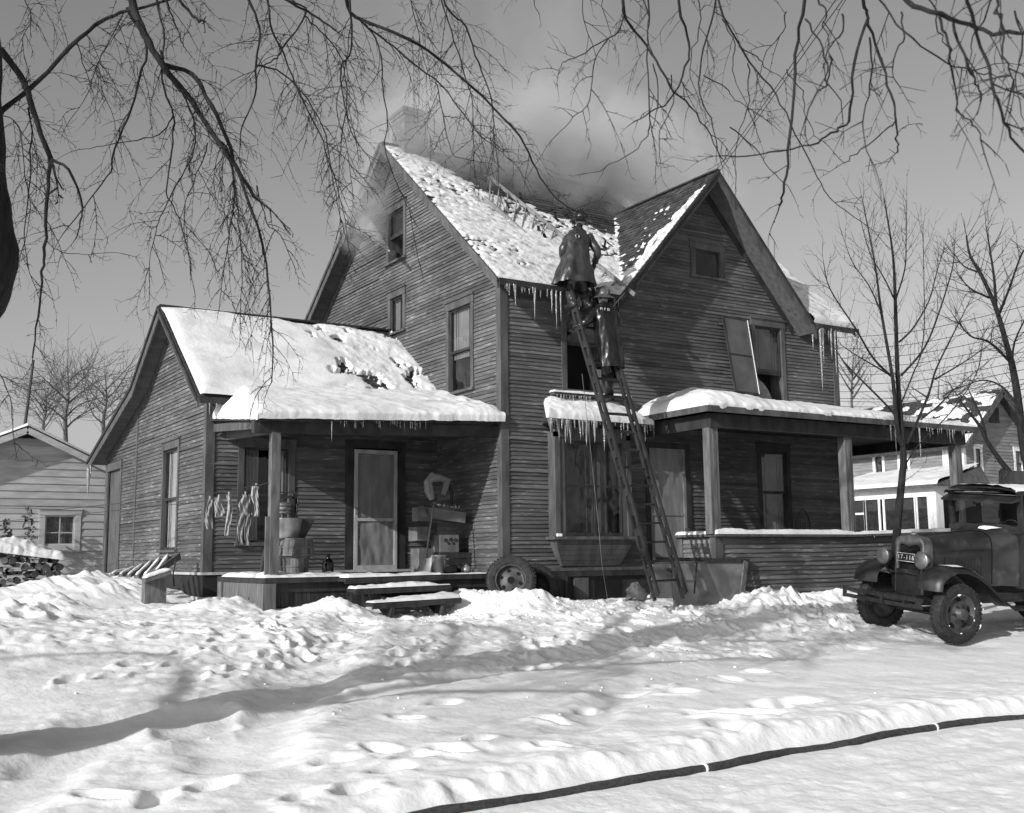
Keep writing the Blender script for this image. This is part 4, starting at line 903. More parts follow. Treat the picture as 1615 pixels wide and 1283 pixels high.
# ---- roof ladder
def rh(x, y, off): return V3(hit(x, y, (0, -TH, 1), 4.99+TH*.49+off))
rl0, rl1 = V3(hy(972, 496, -.70)), rh(764, 312, .12); rr0, rr1 = V3(hy(1001, 465, -.62)), rh(766, 275, .12)
# keep the two rails parallel and straight
rlad = thing('roof_ladder', 'pale wooden roof ladder lying up the snowy slope past the eave', 'ladder', rl0)
for (a, b) in ((rl0, rl1), (rr0, rr1)):
    mb = MB(); mb.beam(a, b, .03, .065, up=(0, -TH, 1)); mb.build('rail', M_LADL, rlad)
n = 15
for k in range(n):
    t = .04+.92*k/(n-1); mb = MB(); mb.tube([rl0.lerp(rl1, t), rr0.lerp(rr1, t)], .014, 6); mb.build('rung', M_LADL, rlad)

# ---- people
def skin_body(name, joints, edges, mat, parent, sub=1):
    me = bpy.data.meshes.new(name); me.from_pydata([tuple(j[0]) for j in joints], edges, []); me.update()
    o = bpy.data.objects.new(name, me); COL.objects.link(o); me.materials.append(mat)
    sk = o.modifiers.new('skin', 'SKIN'); sk.use_smooth_shade = True
    if not me.skin_vertices: pass
    for i, j in enumerate(joints):
        r = j[1]; r = (r, r) if isinstance(r, (int, float)) else r
        me.skin_vertices[0].data[i].radius = r
    me.skin_vertices[0].data[0].use_root = True
    ss = o.modifiers.new('sub', 'SUBSURF'); ss.levels = sub; ss.render_levels = sub
    attach(o, parent); return o
def coat(parent, rings_, mat, seed=0, n=56, fold=.03):
    """a long coat: rings of (centre, half width, half depth, fold amount)"""
    r_ = random.Random(seed); ph = [r_.uniform(0, 6.28) for _ in range(4)]; mb = MB(); rg = []
    R3 = []
    for i in range(len(rings_)-1):
        for s in range(7):
            f = s/7; a, b = rings_[i], rings_[i+1]; ff = f*f*(3-2*f)
            R3.append((a[0].lerp(b[0], f), a[1]+(b[1]-a[1])*ff, a[2]+(b[2]-a[2])*ff, a[3]+(b[3]-a[3])*f))
    R3.append(rings_[-1])
    for i, (c, w_, d_, fo) in enumerate(R3):
        ring = []; f = i/len(R3)
        for k in range(n):
            a = 2*math.pi*k/n; m_ = 1+fo*1.25*(math.sin(5*a+ph[0]+f*1.2)*.5+math.sin(9*a+ph[1]-f*2)*.5)+.022*math.sin(6*a+f*23+ph[2])*math.sin(f*17+a*2)+.016*math.sin(11*a-f*31+ph[3])
            ce = abs(math.cos(a))**.8*math.copysign(1, math.cos(a)); se = abs(math.sin(a))**.8*math.copysign(1, math.sin(a))
            ring.append(c+Vector((ce*w_*m_, se*d_*m_, 0)))
        rg.append(ring)
    mb.rings(rg, cap1=True); inner = [[p.lerp(sum(r, Vector())/len(r), .03) for p in r] for r in rg[:3]]
    mb.rings(inner); o = mb.build('coat', mat, parent, smooth=True); return o
def sleeve(parent, pts, rad, mat):
    P = []; R = []
    pts = [V3(p) for p in pts]
    for i in range(len(pts)-1):
        for s in range(5):
            f = s/5; P.append(pts[i].lerp(pts[i+1], f)); R.append((rad[i]+(rad[i+1]-rad[i])*f)*(.9+.09*math.sin((i*5+s)*2.1)))
    P.append(pts[-1]); R.append(rad[-1])
    for _ in range(2): P = [P[0]]+[(P[i-1]+P[i]*2+P[i+1])/4 for i in range(1, len(P)-1)]+[P[-1]]
    mb = MB(); mb.tube(P, R, 12); return mb.build('sleeve', mat, parent, smooth=True)
def hand(parent, wrist, fwd, nrm_, mat, side=1):
    """gloved hand, palm and five fingers curled round what it holds"""
    w_ = V3(wrist); f = V3(fwd).normalized(); n_ = V3(nrm_).normalized(); s = f.cross(n_).normalized()*side
    J = [(w_, .030), (w_+f*.045, (.040, .026)), (w_+f*.085, (.038, .022))]; E = [(0, 1), (1, 2)]
    for k, (o_, ln) in enumerate(((-.030, .075), (-.010, .085), (.010, .080), (.030, .062))):
        b = len(J); base = w_+f*.085+s*o_
        J += [(base, .011), (base+f*ln*.45+n_*.012, .0105), (base+f*ln*.62+n_*.045, .0095), (base+f*ln*.35+n_*.070, .0085)]
        E += [(2, b), (b, b+1), (b+1, b+2), (b+2, b+3)]
    b = len(J); tb = w_+f*.03-s*.035
    J += [(tb, .013), (tb+f*.03-s*.02+n_*.02, .012), (tb+f*.055-s*.012+n_*.05, .010)]; E += [(1, b), (b, b+1), (b+1, b+2)]
    return skin_body('hand', J, E, mat, parent, 1)
def helmet(parent, c, tilt, mat, crest=True):
    M = Matrix.Rotation(tilt, 3, 'X'); mb = MB(); rg = []
    prof = [(.175, -.035), (.150, -.012), (.118, 0), (.115, .03), (.108, .07), (.085, .11), (.045, .135), (.006, .142)]
    for r, h in prof:
        ring = []
        for k in range(28):
            a = 2*math.pi*k/28; back = max(0, -math.sin(a)); rr = r*(1+.32*back*(r > .14)); ring.append(c+M @ Vector((rr*math.cos(a)*.92, rr*math.sin(a)*1.12, h-.03*back*(r > .14))))
        rg.append(ring)
    mb.rings(rg, cap1=True)
    if crest:
        for s in range(8):
            a = 2*math.pi*s/8; mb.tube([c+M @ Vector((r*math.cos(a)*.93, r*math.sin(a)*1.13, h+.003)) for r, h in prof[2:]], .006, 5)
        mb.tube([c+M @ Vector((0, y, .135+.03*(1-(y/.13)**2))) for y in np.linspace(-.12, .12, 9)], .009, 6)
    return mb.build('helmet', mat, parent, smooth=True)
def head(parent, c, tilt, turn=0):
    """head with nose, eyes, ears and hair; c is the centre"""
    M = Matrix.Rotation(turn, 3, 'Z') @ Matrix.Rotation(tilt, 3, 'X'); mb = MB(); rg = []
    for i in range(11):
        a = -math.pi/2+math.pi*i/10; ring = []
        for k in range(18):
            b = 2*math.pi*k/18; p = Vector((.074*math.cos(b)*math.cos(a), .095*math.sin(b)*math.cos(a), .118*math.sin(a)))
            if p.y > .02 and p.z < -.03: p.y *= .86
            if abs(b-math.pi/2) < .2 and -.05 < p.z < .02: p.y += .018
            ring.append(c+M @ p)
        rg.append(ring)
    mb.rings(rg, cap0=True, cap1=True)
    for s in (-1, 1): mb.tube([c+M @ Vector((s*.074, .0, .02)), c+M @ Vector((s*.088, -.008, .018)), c+M @ Vector((s*.084, -.004, -.03)), c+M @ Vector((s*.072, 0, -.028))], .010, 5)
    h = mb.build('head', M_SKIN, parent, smooth=True)
    mb = MB()
    for s in (-1, 1): mb.tube([c+M @ Vector((s*.030-.012, .088, .012)), c+M @ Vector((s*.030+.012, .088, .012))], .008, 6)
    mb.build('eyes', M_DARK, h); mb = MB(); mb.tube([c+M @ Vector((-.022, .083, -.058)), c+M @ Vector((.022, .083, -.058))], .006, 6); mb.build('mouth', M_WOODD, h)
    mb = MB(); rg = []
    for i in range(7):
        a = -.25+1.75*i/6; rg.append([c+M @ Vector((.080*math.cos(b)*math.cos(a), .1*math.sin(b)*math.cos(a)-.006, .122*math.sin(a))) for b in np.linspace(math.pi*.85, math.pi*2.15, 16)])
    mb.rings(rg, closed=False); mb.build('hair', M_IRON, h, smooth=True)
    return h

def Yp(x, y, Y): return V3(hy(x, y, Y))
# upper man ------------------------------------------------------
Y0 = -.80
foot1, foot2 = Yp(903, 486, Y0-.02), Yp(928, 488, Y0-.02)
hip = Yp(909, 432, Y0+.02); chest = Yp(909, 385, Y0+.10); neck = Yp(912, 364, Y0+.16); hd1 = Yp(915, 348, Y0+.22)
p1 = thing('person', 'fireman in a long worn coat atop the ladder, back turned, reaching for the roof ladder', 'person', (foot1+foot2)/2)
k1, k2 = Yp(900, 462, Y0+.10), Yp(922, 462, Y0+.10); shL, shR = Yp(894, 376, Y0+.13), Yp(930, 374, Y0+.13)
elR, haR = Yp(944, 398, Y0-.02), Yp(938, 414, Y0+.12); elL, haL = Yp(886, 398, Y0+.10), Yp(893, 412, Y0+.38)
J = [(hip, (.15, .11)), (chest, (.18, .12)), (neck, .06), (hd1-Vector((0, 0, .05)), .06), (shL, .075), (elL, .05), (haL, .035), (shR, .075), (elR, .05), (haR, .035),
     (hip+Vector((-.09, 0, -.06)), .10), (k1, .075), (foot1+Vector((0, 0, .10)), .05), (hip+Vector((.09, 0, -.06)), .10), (k2, .075), (foot2+Vector((0, 0, .10)), .05)]
E = [(0, 1), (1, 2), (2, 3), (1, 4), (4, 5), (5, 6), (1, 7), (7, 8), (8, 9), (0, 10), (10, 11), (11, 12), (0, 13), (13, 14), (14, 15)]
skin_body('body', J, E, M_BOOT, p1)
c = lambda x, y, w_, d_, fo, yo=0: (Yp(x, y, Y0+yo), w_, d_, fo)
coat(p1, [c(907, 449, .345, .26, .10), c(908, 430, .30, .235, .085), c(908, 410, .235, .19, .05, .04), c(909, 392, .215, .165, .03, .08), c(910, 376, .225, .15, .02, .12), c(911, 366, .15, .11, .0, .15), c(912, 361, .075, .075, 0, .16)], M_COAT2, 3)
sleeve(p1, [shR+Vector((-.04, 0, .0)), elR, haR], [.095, .075, .058], M_COAT2); sleeve(p1, [shL+Vector((.04, 0, 0)), elL, haL], [.095, .075, .058], M_COAT2)
hand(p1, haR, Vector((.05, .3, -.8)), Vector((-.2, .9, .1)), M_GLOVE); hand(p1, haL, Vector((.1, .8, -.3)), Vector((.1, .1, -1)), M_GLOVE, -1)
mb = MB(); pc = Yp(910, 373, Y0-.04); mb.tube([pc+Vector((math.cos(a)*.035, -.01, math.sin(a)*.035)) for a in np.linspace(0, 6.28, 16)], .006, 4); mb.build('back_emblem', M_METAL, p1)
head(p1, hd1, .15, -.1); helmet(p1, hd1+Vector((0, 0, .025)), .1, M_COAT)
for ft, kn in ((foot1, k1), (foot2, k2)):
    mb = MB(); mb.tube([kn+Vector((0, 0, .02)), kn.lerp(ft, .35), kn.lerp(ft, .75)+Vector((0, .01, 0)), ft+Vector((0, 0, .09)), ft+Vector((0, 0, .045))], [.088, .082, .068, .062, .058], 12)
    mb.tube([ft+Vector((0, -.09, .045)), ft+Vector((0, -.05, .05)), ft+Vector((0, .06, .045)), ft+Vector((0, .17, .035)), ft+Vector((0, .20, .03))], [.035, .052, .05, .045, .02], 10); mb.build('boot', M_BOOT, p1, smooth=True)
# lower man ------------------------------------------------------
Y1 = -1.02
hd2 = Yp(951, 470, Y1+.08); neck = Yp(952, 484, Y1+.03); chest = Yp(953, 505, Y1); hip = Yp(958, 545, Y1-.02)
shL, shR = Yp(937, 491, Y1+.03), Yp(969, 490, Y1+.03); ft = Yp(962, 634, Y1+.06); kn = Yp(958, 596, Y1+.10); ft2 = Yp(972, 606, Y1+.10); kn2 = Yp(970, 578, Y1+.20)
p2 = thing('person', 'helmeted fireman in a long black coat climbing lower on the ladder', 'person', ft)
elL, haL = Yp(925, 508, Y1+.02), Yp(914, 515, Y1+.12); elR, haR = Yp(978, 510, Y1+.10), Yp(972, 500, Y1+.36)
J = [(hip, (.16, .11)), (chest, (.18, .12)), (neck, .06), (hd2-Vector((0, 0, .05)), .06), (shL, .075), (elL, .05), (haL, .035), (shR, .075), (elR, .05), (haR, .035),
     (hip+Vector((-.08, 0, -.10)), .11), (kn, .08), (ft+Vector((0, 0, .1)), .055), (hip+Vector((.1, 0, -.10)), .11), (kn2, .08), (ft2+Vector((0, 0, .1)), .055)]
skin_body('body', J, E, M_BOOT, p2)
c = lambda x, y, w_, d_, fo, yo=0: (Yp(x, y, Y1+yo), w_, d_, fo)
coat(p2, [c(963, 581, .225, .20, .06), c(961, 555, .215, .19, .05), c(957, 525, .20, .165, .035), c(954, 505, .20, .155, .02), c(953, 491, .215, .145, .01, .02), c(952, 483, .15, .11, 0, .03), c(952, 479, .08, .08, 0, .03)], M_COAT, 9)
sleeve(p2, [shL+Vector((.04, 0, 0)), elL, haL], [.095, .078, .06], M_COAT); sleeve(p2, [shR+Vector((-.04, 0, 0)), elR, haR], [.095, .078, .06], M_COAT)
hand(p2, haL, Vector((-.5, .8, .1)), Vector((.6, .4, -.4)), M_GLOVE); hand(p2, haR, Vector((0, .6, .6)), Vector((0, .8, -.4)), M_GLOVE, -1)
head(p2, hd2, .1, -.05); helmet(p2, hd2+Vector((0, 0, .025)), .05, M_HELM)
for a, b in ((ft, kn), (ft2, kn2)):
    mb = MB(); mb.tube([b+Vector((0, 0, .06)), b.lerp(a, .4), b.lerp(a, .8), a+Vector((0, 0, .09)), a+Vector((0, 0, .045))], [.10, .085, .07, .06, .058], 12)
    mb.tube([a+Vector((0, -.09, .045)), a+Vector((0, -.05, .05)), a+Vector((0, .06, .045)), a+Vector((0, .17, .035)), a+Vector((0, .20, .03))], [.035, .052, .05, .045, .02], 10); mb.build('boot', M_BOOT, p2, smooth=True)
def text(name, s, loc, size, rot, mat, parent, ext=.002):
    cu = bpy.data.curves.new(name, 'FONT'); cu.body = s; cu.size = size; cu.extrude = ext; cu.align_x = 'CENTER'; cu.align_y = 'CENTER'; cu.space_character = 1.25
    o = bpy.data.objects.new(name, cu); COL.objects.link(o); o.location = loc; o.rotation_euler = rot; dg = bpy.context.evaluated_depsgraph_get()
    me = bpy.data.meshes.new_from_object(o.evaluated_get(dg)); bpy.data.objects.remove(o); me.materials.clear(); me.materials.append(mat)
    n = bpy.data.objects.new(name, me); COL.objects.link(n); n.location = loc; n.rotation_euler = rot; attach(n, parent); return n
text('back_letters', 'M F D', Yp(954, 488, Y1-.155), .062, (math.radians(90), 0, 0), M_LETTER, p2)
# hose nozzle poking out of the attic window
nz = thing('hose_nozzle', 'brass hose nozzle poking out of the attic gable window', 'hose nozzle', (-.15, 3.95, 6.55))
a = V3(hx(634, 410, .25)); b = V3(hx(626, 402, -.06)); c_ = V3(hx(614, 396, -.55))
mb = MB(); mb.tube([a, b, b.lerp(c_, .5)], [.045, .045, .04], 10); mb.build('hose_end', M_HOSE, nz, smooth=True)
mb = MB(); mb.tube([b.lerp(c_, .45), b.lerp(c_, .5), b.lerp(c_, .95), c_], [.05, .045, .022, .026], 10); mb.build('nozzle_tip', M_METAL, nz, smooth=True)
NOZ = c_
# ================================================================== THE TRUCK
TA = math.atan2(.12, -.993); RT = Matrix.Rotation(TA, 3, 'Z') @ Matrix.Rotation(math.radians(-5.5), 3, 'X')
W1 = Vector((4.27, -4.96, -.15)); TRO = W1-RT @ Vector((0, .71, .41))
trk = thing('truck', 'old dark truck with round headlights, snow-dusted, parked nose toward the ladder', 'truck', TRO)
trk.rotation_euler = RT.to_euler()
TM = Matrix.Translation(TRO) @ RT.to_4x4()
LOWP = {'wheel', 'rim', 'hand_hole', 'wheel_nuts', 'tyre_snow', 'chassis', 'bumper', 'bumper_bracket', 'engine_block'}
def tb(mb, name, mat, parent=trk, smooth=False):
    up = Vector((0, 0, 0 if name in LOWP else (.17 if name in ('licence_plate', 'plate_border') else .085)))
    mb.v = [tuple(TM @ (Vector(v)+up)) for v in mb.v]; return mb.build(name, mat, parent, smooth)
# chassis
mb = MB()
for y in (-.38, .38): mb.beam((.45, y, .56), (-4.9, y, .56), .06, .13)
mb.tube([(0, -.66, .41), (0, -.4, .36), (0, .4, .36), (0, .66, .41)], .035, 8); mb.beam((.40, -.38, .56), (.40, .38, .56), .08, .10)
for y in (-.4, .4):
    for k in range(4): mb.beam((.5, y, .47-.018*k), (-.5+.1*k, y, .45-.018*k), .055, .014)
tb(mb, 'chassis', M_IRON)
mb = MB(); mb.tube([(0, -.4, .40), (-.3, -.15, .42), (-3, 0, .45)], .03, 6); mb.box((-.35, -.22, .42), (-.95, .22, .75)); tb(mb, 'engine_block', M_IRON)
# wheels
def wheel(name, c, side, r=.41, w=.20, dual=False):
    mb = MB(); prof = [(r*.62, -w*.40), (r*.70, -w*.47), (r*.86, -w*.50), (r*.97, -w*.40), (r, -w*.2), (r, w*.2), (r*.97, w*.40), (r*.86, w*.50), (r*.70, w*.47), (r*.62, w*.40)]
    M = Matrix.Translation(c)
    n = 48; rg = []
    for rr, h in prof: rg.append([Vector(c)+Vector((rr*math.cos(2*math.pi*k/n), h, rr*math.sin(2*math.pi*k/n))) for k in range(n)])
    rg.append(rg[0]); mb.rings(rg)
    for k in range(40):                                   # tread lugs
        a = 2*math.pi*k/40; ca, sa = math.cos(a), math.sin(a); t = Vector((-sa, 0, ca)); o_ = Vector((ca, 0, sa))
        for s in (-1, 1):
            y0 = w*.12*s; y1 = w*.47*s; p = Vector(c)+o_*(r-.006); sh = t*(.012*s)
            mb.box8([p+t*-.016+Vector((0, y0, 0)), p+t*.016+Vector((0, y0, 0)), p+t*.016+sh+o_*-.022+Vector((0, y1, 0)), p-t*.016+sh+o_*-.022+Vector((0, y1, 0)),
                     p+t*-.014+o_*.018+Vector((0, y0, 0)), p+t*.014+o_*.018+Vector((0, y0, 0)), p+t*.014+sh+o_*-.004+Vector((0, y1, 0)), p-t*.014+sh+o_*-.004+Vector((0, y1, 0))])
    wh_ = tb(mb, name, M_RUBBER); mb = MB(); S = side
    def ring(rr, h): return [Vector(c)+Vector((rr*math.cos(2*math.pi*k/40), h*S, rr*math.sin(2*math.pi*k/40))) for k in range(40)]
    mb.rings([ring(r*.66, w*.44), ring(r*.63, w*.47), ring(r*.60, w*.40), ring(r*.585, w*.20), ring(r*.52, w*.16), ring(r*.40, w*.22), ring(r*.24, w*.34), ring(r*.20, w*.40), ring(r*.19, w*.72), ring(r*.14, w*.80), ring(.004, w*.81)])
    mb.rings([ring(r*.66, w*.44), ring(r*.66, -w*.3), ring(r*.5, -w*.3), ring(.01, -w*.1)])
    rim = tb(mb, 'rim', M_RIM, wh_, True)
    for k in range(5):
        a = 2*math.pi*(k+.25)/5; cc = Vector(c)+Vector((math.cos(a)*r*.465, w*.205*S, math.sin(a)*r*.465)); t = Vector((-math.sin(a), 0, math.cos(a))); o_ = Vector((math.cos(a), 0, math.sin(a)))
        mb = MB(); mb.face([cc+t*.045*math.cos(b)+o_*.026*math.sin(b)+Vector((0, .004*S, 0)) for b in np.linspace(0, 2*math.pi, 14, endpoint=False)]); tb(mb, 'hand_hole', M_DARK, wh_)
    mb = MB()
    for k in range(6):
        a = 2*math.pi*k/6; cc = Vector(c)+Vector((math.cos(a)*r*.29, w*.30*S, math.sin(a)*r*.29)); mb.tube([cc, cc+Vector((0, .035*S, 0))], .018, 6)
    tb(mb, 'wheel_nuts', M_IRON, wh_)
    mb = MB(); q = random.Random(int(abs(c[0]*10)+side+3))
    a0 = q.uniform(2.2, 2.6)
    for k in range(20):                                   # snow packed on tyre and rim
        a = q.uniform(0, 6.28) if k > 14 else math.pi*1.05+q.gauss(0, .5); rr = r*(1.0 if k < 14 else .64); y = (q.uniform(-.5, .5)*w if k < 14 else w*.46*S)
        p = Vector(c)+Vector((math.cos(a)*rr, y, math.sin(a)*rr)); s = q.uniform(.006, .018); t = Vector((-math.sin(a), 0, math.cos(a)))*s*q.uniform(1, 3)
        mb.tube([p-t, p-t*.4, p+t*.4, p+t], [s*.3, s, s*.9, s*.2], 5)
    stuff(tb(mb, 'tyre_snow', M_SNOW, wh_, True))
    return wh_
for y, s in ((.71, 1), (-.71, -1)): wheel('wheel', (0, y, .41), s)
for y, s in ((.76, 1), (-.76, -1)): wheel('wheel', (-3.35, y, .41), s, .42, .24)
# radiator shell
def arch(w, z0, z1, x, rtop=.14, n=8, notch=0):
    pts = [(x, -w, z0), (x, -w*1.02, (z0+z1)/2)]
    for k in range(n+1):
        a = math.pi-math.pi/2*k/n; pts.append((x, -w+rtop+rtop*math.cos(a), z1-rtop*.8+rtop*.8*math.sin(a)))
    top = []
    for f in (.33, .66): pass
    m_ = [(x, 0, z1+.02-notch)] ; r_ = [(x, -p[1], p[2]) for p in pts[::-1]]
    return pts+m_+r_
out_ = arch(.27, .52, 1.33, .17); inn = arch(.215, .66, 1.22, .172, .09, notch=.06); inn2 = [(p[0]-.05, p[1], p[2]) for p in inn]; back = [(.0, p[1]*1.02, p[2]) for p in out_]; outf = [(.15, p[1]*1.03, p[2]) for p in out_]
mb = MB(); mb.rings([back, outf, out_, inn, inn2]); rad = tb(mb, 'radiator_shell', M_SHELL, trk, True)
mb = MB(); mb.face(inn2); tb(mb, 'radiator_core', M_DARK, rad)
mb = MB()
for k in range(26): z = .68+.021*k; mb.box((.125, -.20, z), (.135, .20, z+.005))
stuff(tb(mb, 'radiator_fins', M_IRON, rad))
mb = MB(); mb.lathe([(.045, 0), (.045, .02), (.03, .035), (.004, .045)], (.08, 0, 1.355), 12); tb(mb, 'radiator_cap', M_METAL, rad)
# lower apron and plate
mb = MB(); mb.box8([(.175, -.24, .50), (.175, .24, .50), (.19, .215, .86), (.19, -.215, .86), (.15, -.24, .50), (.15, .24, .50), (.15, .215, .86), (.15, -.215, .86)]); tb(mb, 'grille_apron', M_PAINT)
mb = MB(); mb.box((.20, -.19, .885), (.206, .15, 1.005)); pl = tb(mb, 'licence_plate', M_IRON)
mb = MB()
for q in (((.2055, -.19, .885), (.209, .15, .891)), ((.2055, -.19, .999), (.209, .15, 1.005)), ((.2055, -.19, .891), (.209, -.185, .999)), ((.2055, .145, .891), (.209, .15, .999))): mb.box(*q)
tb(mb, 'plate_border', M_LETTER, pl)
PR = (TM @ Matrix.Translation((.2098, -.02, .943+.17)) @ Matrix.Rotation(math.pi/2, 4, 'Z') @ Matrix.Rotation(math.pi/2, 4, 'X'))
text('plate_number', '17-116', PR.to_translation(), .092, PR.to_euler(), M_LETTER, pl, .001)
# hood
def sect(x, w, z0, z1):
    p = []
    for k in range(15):
        a = math.pi*k/14; c_, s_ = math.cos(a), math.sin(a)
        p.append((x, w*math.copysign(abs(c_)**.55, c_), z0+(z1-z0)*(abs(s_)**.42 if s_ > 0 else 0)))
    return [(x, w, z0-.35)]+p+[(x, -w, z0-.35)]
mb = MB(); mb.rings([sect(.02, .275, .95, 1.335), sect(-.5, .33, .97, 1.375), sect(-1.02, .40, .99, 1.41)], closed=False); tb(mb, 'hood', M_PAINT, trk, True)
for s in (-1, 1):
    mb = MB()
    for k in range(24):
        x = -.22-.026*k; w_ = .300+(.40-.30)*(-x)/1.02+.008; mb.box((x-.006, s*w_-.008, .80), (x+.006, s*w_+.008, 1.06))
    stuff(tb(mb, 'louvre_panel', M_PAINT))
mb = MB(); mb.tube([(.0, 0, 1.345), (-1.02, 0, 1.42)], .007, 5)
for s in (-1, 1): mb.tube([(.0, s*.30, 1.12), (-1.02, s*.42, 1.17)], .006, 5)
tb(mb, 'hood_hinge', M_IRON)
# cowl and cab
mb = MB(); mb.rings([sect(-1.03, .405, .99, 1.415), sect(-1.15, .46, 1.0, 1.45), sect(-1.35, .62, 1.0, 1.50)], closed=False); tb(mb, 'cowl', M_PAINT, trk, True)
mb = MB(); cw = .66
mb.box((-1.40, -cw, .62), (-1.33, cw, 1.46)); mb.box((-2.55, -cw, .62), (-2.50, cw, 2.0))
for s in (-1, 1):
    y0, y1 = (cw-.04, cw) if s > 0 else (-cw, -cw+.04)
    mb.box((-2.50, y0, .62), (-1.40, y1, 1.42)); mb.box((-1.47, y0, 1.42), (-1.40, y1, 1.95)); mb.box((-2.50, y0, 1.42), (-2.38, y1, 1.95)); mb.box((-2.38, y0, 1.90), (-1.47, y1, 1.95))
    a = s*(cw-.07)
    mb.beam((-1.36, s*(cw-.03), 1.42), (-1.30, s*(cw-.03), 1.97), .06, .07, up=(0, 1, 0))
mb.box((-1.38, -cw, 1.40), (-1.30, cw, 1.47)); tb(mb, 'cab', M_PAINT)
mb = MB(); rg = []
for x, d in ((-1.20, .02), (-1.26, 0), (-1.6, -.02), (-2.3, -.02), (-2.56, .0), (-2.58, .05)):
    rg.append([(x, (cw+.02)*math.cos(a), 1.96-d+.11*max(0, math.sin(a))**.6) for a in np.linspace(0, math.pi, 15)])
mb.rings(rg, closed=False); mb.box((-2.56, -cw, 1.95), (-1.24, cw, 1.965)); tb(mb, 'cab_roof', M_PAINT, trk, True)
mb = MB(); mb.box8([(-1.30, -cw, 1.88), (-1.12, -cw, 1.84), (-1.12, cw, 1.84), (-1.30, cw, 1.88), (-1.30, -cw, 1.95), (-1.12, -cw, 1.87), (-1.12, cw, 1.87), (-1.30, cw, 1.95)]); tb(mb, 'visor', M_PAINT)
mb = MB(); mb.face([(-1.355, -cw+.07, 1.47), (-1.355, cw-.07, 1.47), (-1.31, cw-.07, 1.90), (-1.31, -cw+.07, 1.90)]); tb(mb, 'windscreen', M_GLASS)
mb = MB()
for q in ((-cw+.03, -cw+.08), (cw-.08, cw-.03)): mb.beam((-1.35, sum(q)/2, 1.46), (-1.305, sum(q)/2, 1.92), .05, .03, up=(1, 0, 0))
mb.beam((-1.352, -cw+.06, 1.485), (-1.352, cw-.06, 1.485), .03, .03); mb.beam((-1.308, -cw+.06, 1.895), (-1.308, cw-.06, 1.895), .03, .03); tb(mb, 'windscreen_frame', M_IRON)
mb = MB(); mb.box((-1.9, -.5, .9), (-1.75, .5, 1.5)); mb.box((-1.9, -.5, .85), (-1.45, .5, 1.0)); tb(mb, 'seat', M_WOODD)
mb = MB(); n = 20; cc = Vector((-1.55, .33, 1.42)); mb.tube([cc+Vector((.06*math.sin(a), .19*math.cos(a), .17*math.sin(a))) for a in np.linspace(0, 2*math.pi, n)], .012, 6); mb.tube([cc, (-1.3, .33, 1.1)], .015, 6); tb(mb, 'steering_wheel', M_IRON)
for s in (-1, 1):
    y = s*(cw+.004); mb = MB(); g = .012
    y0, y1 = min(y, y+s*.012), max(y, y+s*.012)
    mb.box((-2.30, y0, .70), (-1.50, y1, 1.40)); dd = tb(mb, 'door', M_PAINT)
    mb = MB(); mb.tube([(-2.22, y+s*.02, 1.25), (-2.22, y+s*.06, 1.25), (-2.12, y+s*.06, 1.25)], .010, 6); tb(mb, 'handle', M_METAL, dd)
    mb = MB()
    for z in (.82, 1.15, 1.36): mb.box((-1.51, y0, z), (-1.45, y1+.01 if s > 0 else y1, z+.05))
    tb(mb, 'hinge', M_IRON, dd)
    mb = MB(); mb.face([(-2.38, s*(cw-.02), 1.42), (-1.47, s*(cw-.02), 1.42), (-1.47, s*(cw-.02), 1.90), (-2.38, s*(cw-.02), 1.90)]); tb(mb, 'side_window', M_GLASS)
    # fenders
    prof = [(.47, .64), (.46, .74), (.40, .84), (.28, .92), (.12, .965), (-.08, .96), (-.28, .90), (-.48, .79), (-.66, .66), (-.84, .52), (-1.02, .42), (-1.22, .37), (-2.6, .36)]
    mb = MB(); rg = []
    for i, (x, z) in enumerate(prof):
        p0 = prof[max(0, i-1)]; p1_ = prof[min(len(prof)-1, i+1)]; tx, tz = p1_[0]-p0[0], p1_[1]-p0[1]; l = math.hypot(tx, tz); nx, nz = tz/l, -tx/l
        if nz < 0 and i > 1: nx, nz = -nx, -nz
        if i <= 1: nx, nz = 1, 0
        inn_ = .36 if i < 9 else .50
        row = []
        for y, dr in ((inn_, -.05), (.52, -.005), (.62, .0), (.74, -.012), (.82, -.04), (.845, -.085)):
            k = 1 if i < 11 else .3
            row.append((x+nx*dr*k, s*y, z+nz*dr*k))
        rg.append(row)
    mb.rings(rg, closed=False); fe = tb(mb, 'fender', M_PAINT, trk, True)
    mb = MB(); rg = []
    for i in range(4, 8):
        x, z = prof[i]; rg.append([(x+.02, s*(.50+.28*j/6), z+.006+.016*math.sin(math.pi*j/6)*math.sin(math.pi*(i-3.6)/4)) for j in range(7)])
    mb.rings(rg, closed=False); tb(mb, 'fender_snow', M_SNOW, fe, True)
    # headlights
    mb = MB(); c_ = Vector((.30, s*.37, 1.02)); rg = []
    for r, x in ((.012, -.17), (.05, -.15), (.09, -.10), (.115, -.03), (.125, .0), (.128, .015), (.112, .022)): rg.append([c_+Vector((x, r*math.cos(a), r*math.sin(a))) for a in np.linspace(0, 2*math.pi, 24, endpoint=False)])
    mb.rings(rg, cap0=True); hl = tb(mb, 'headlight', M_CHROME, trk, True)
    mb = MB(); rg = [[c_+Vector((x, r*math.cos(a), r*math.sin(a))) for a in np.linspace(0, 2*math.pi, 24, endpoint=False)] for r, x in ((.112, .022), (.08, .036), (.04, .044), (.002, .047))]
    mb.rings(rg); tb(mb, 'lens', M_CHROME, hl, True)
    mb = MB(); mb.tube([(.28, s*.37, .90), (.18, s*.34, .78), (.05, s*.36, .70)], .016, 6); tb(mb, 'bracket', M_IRON, hl)
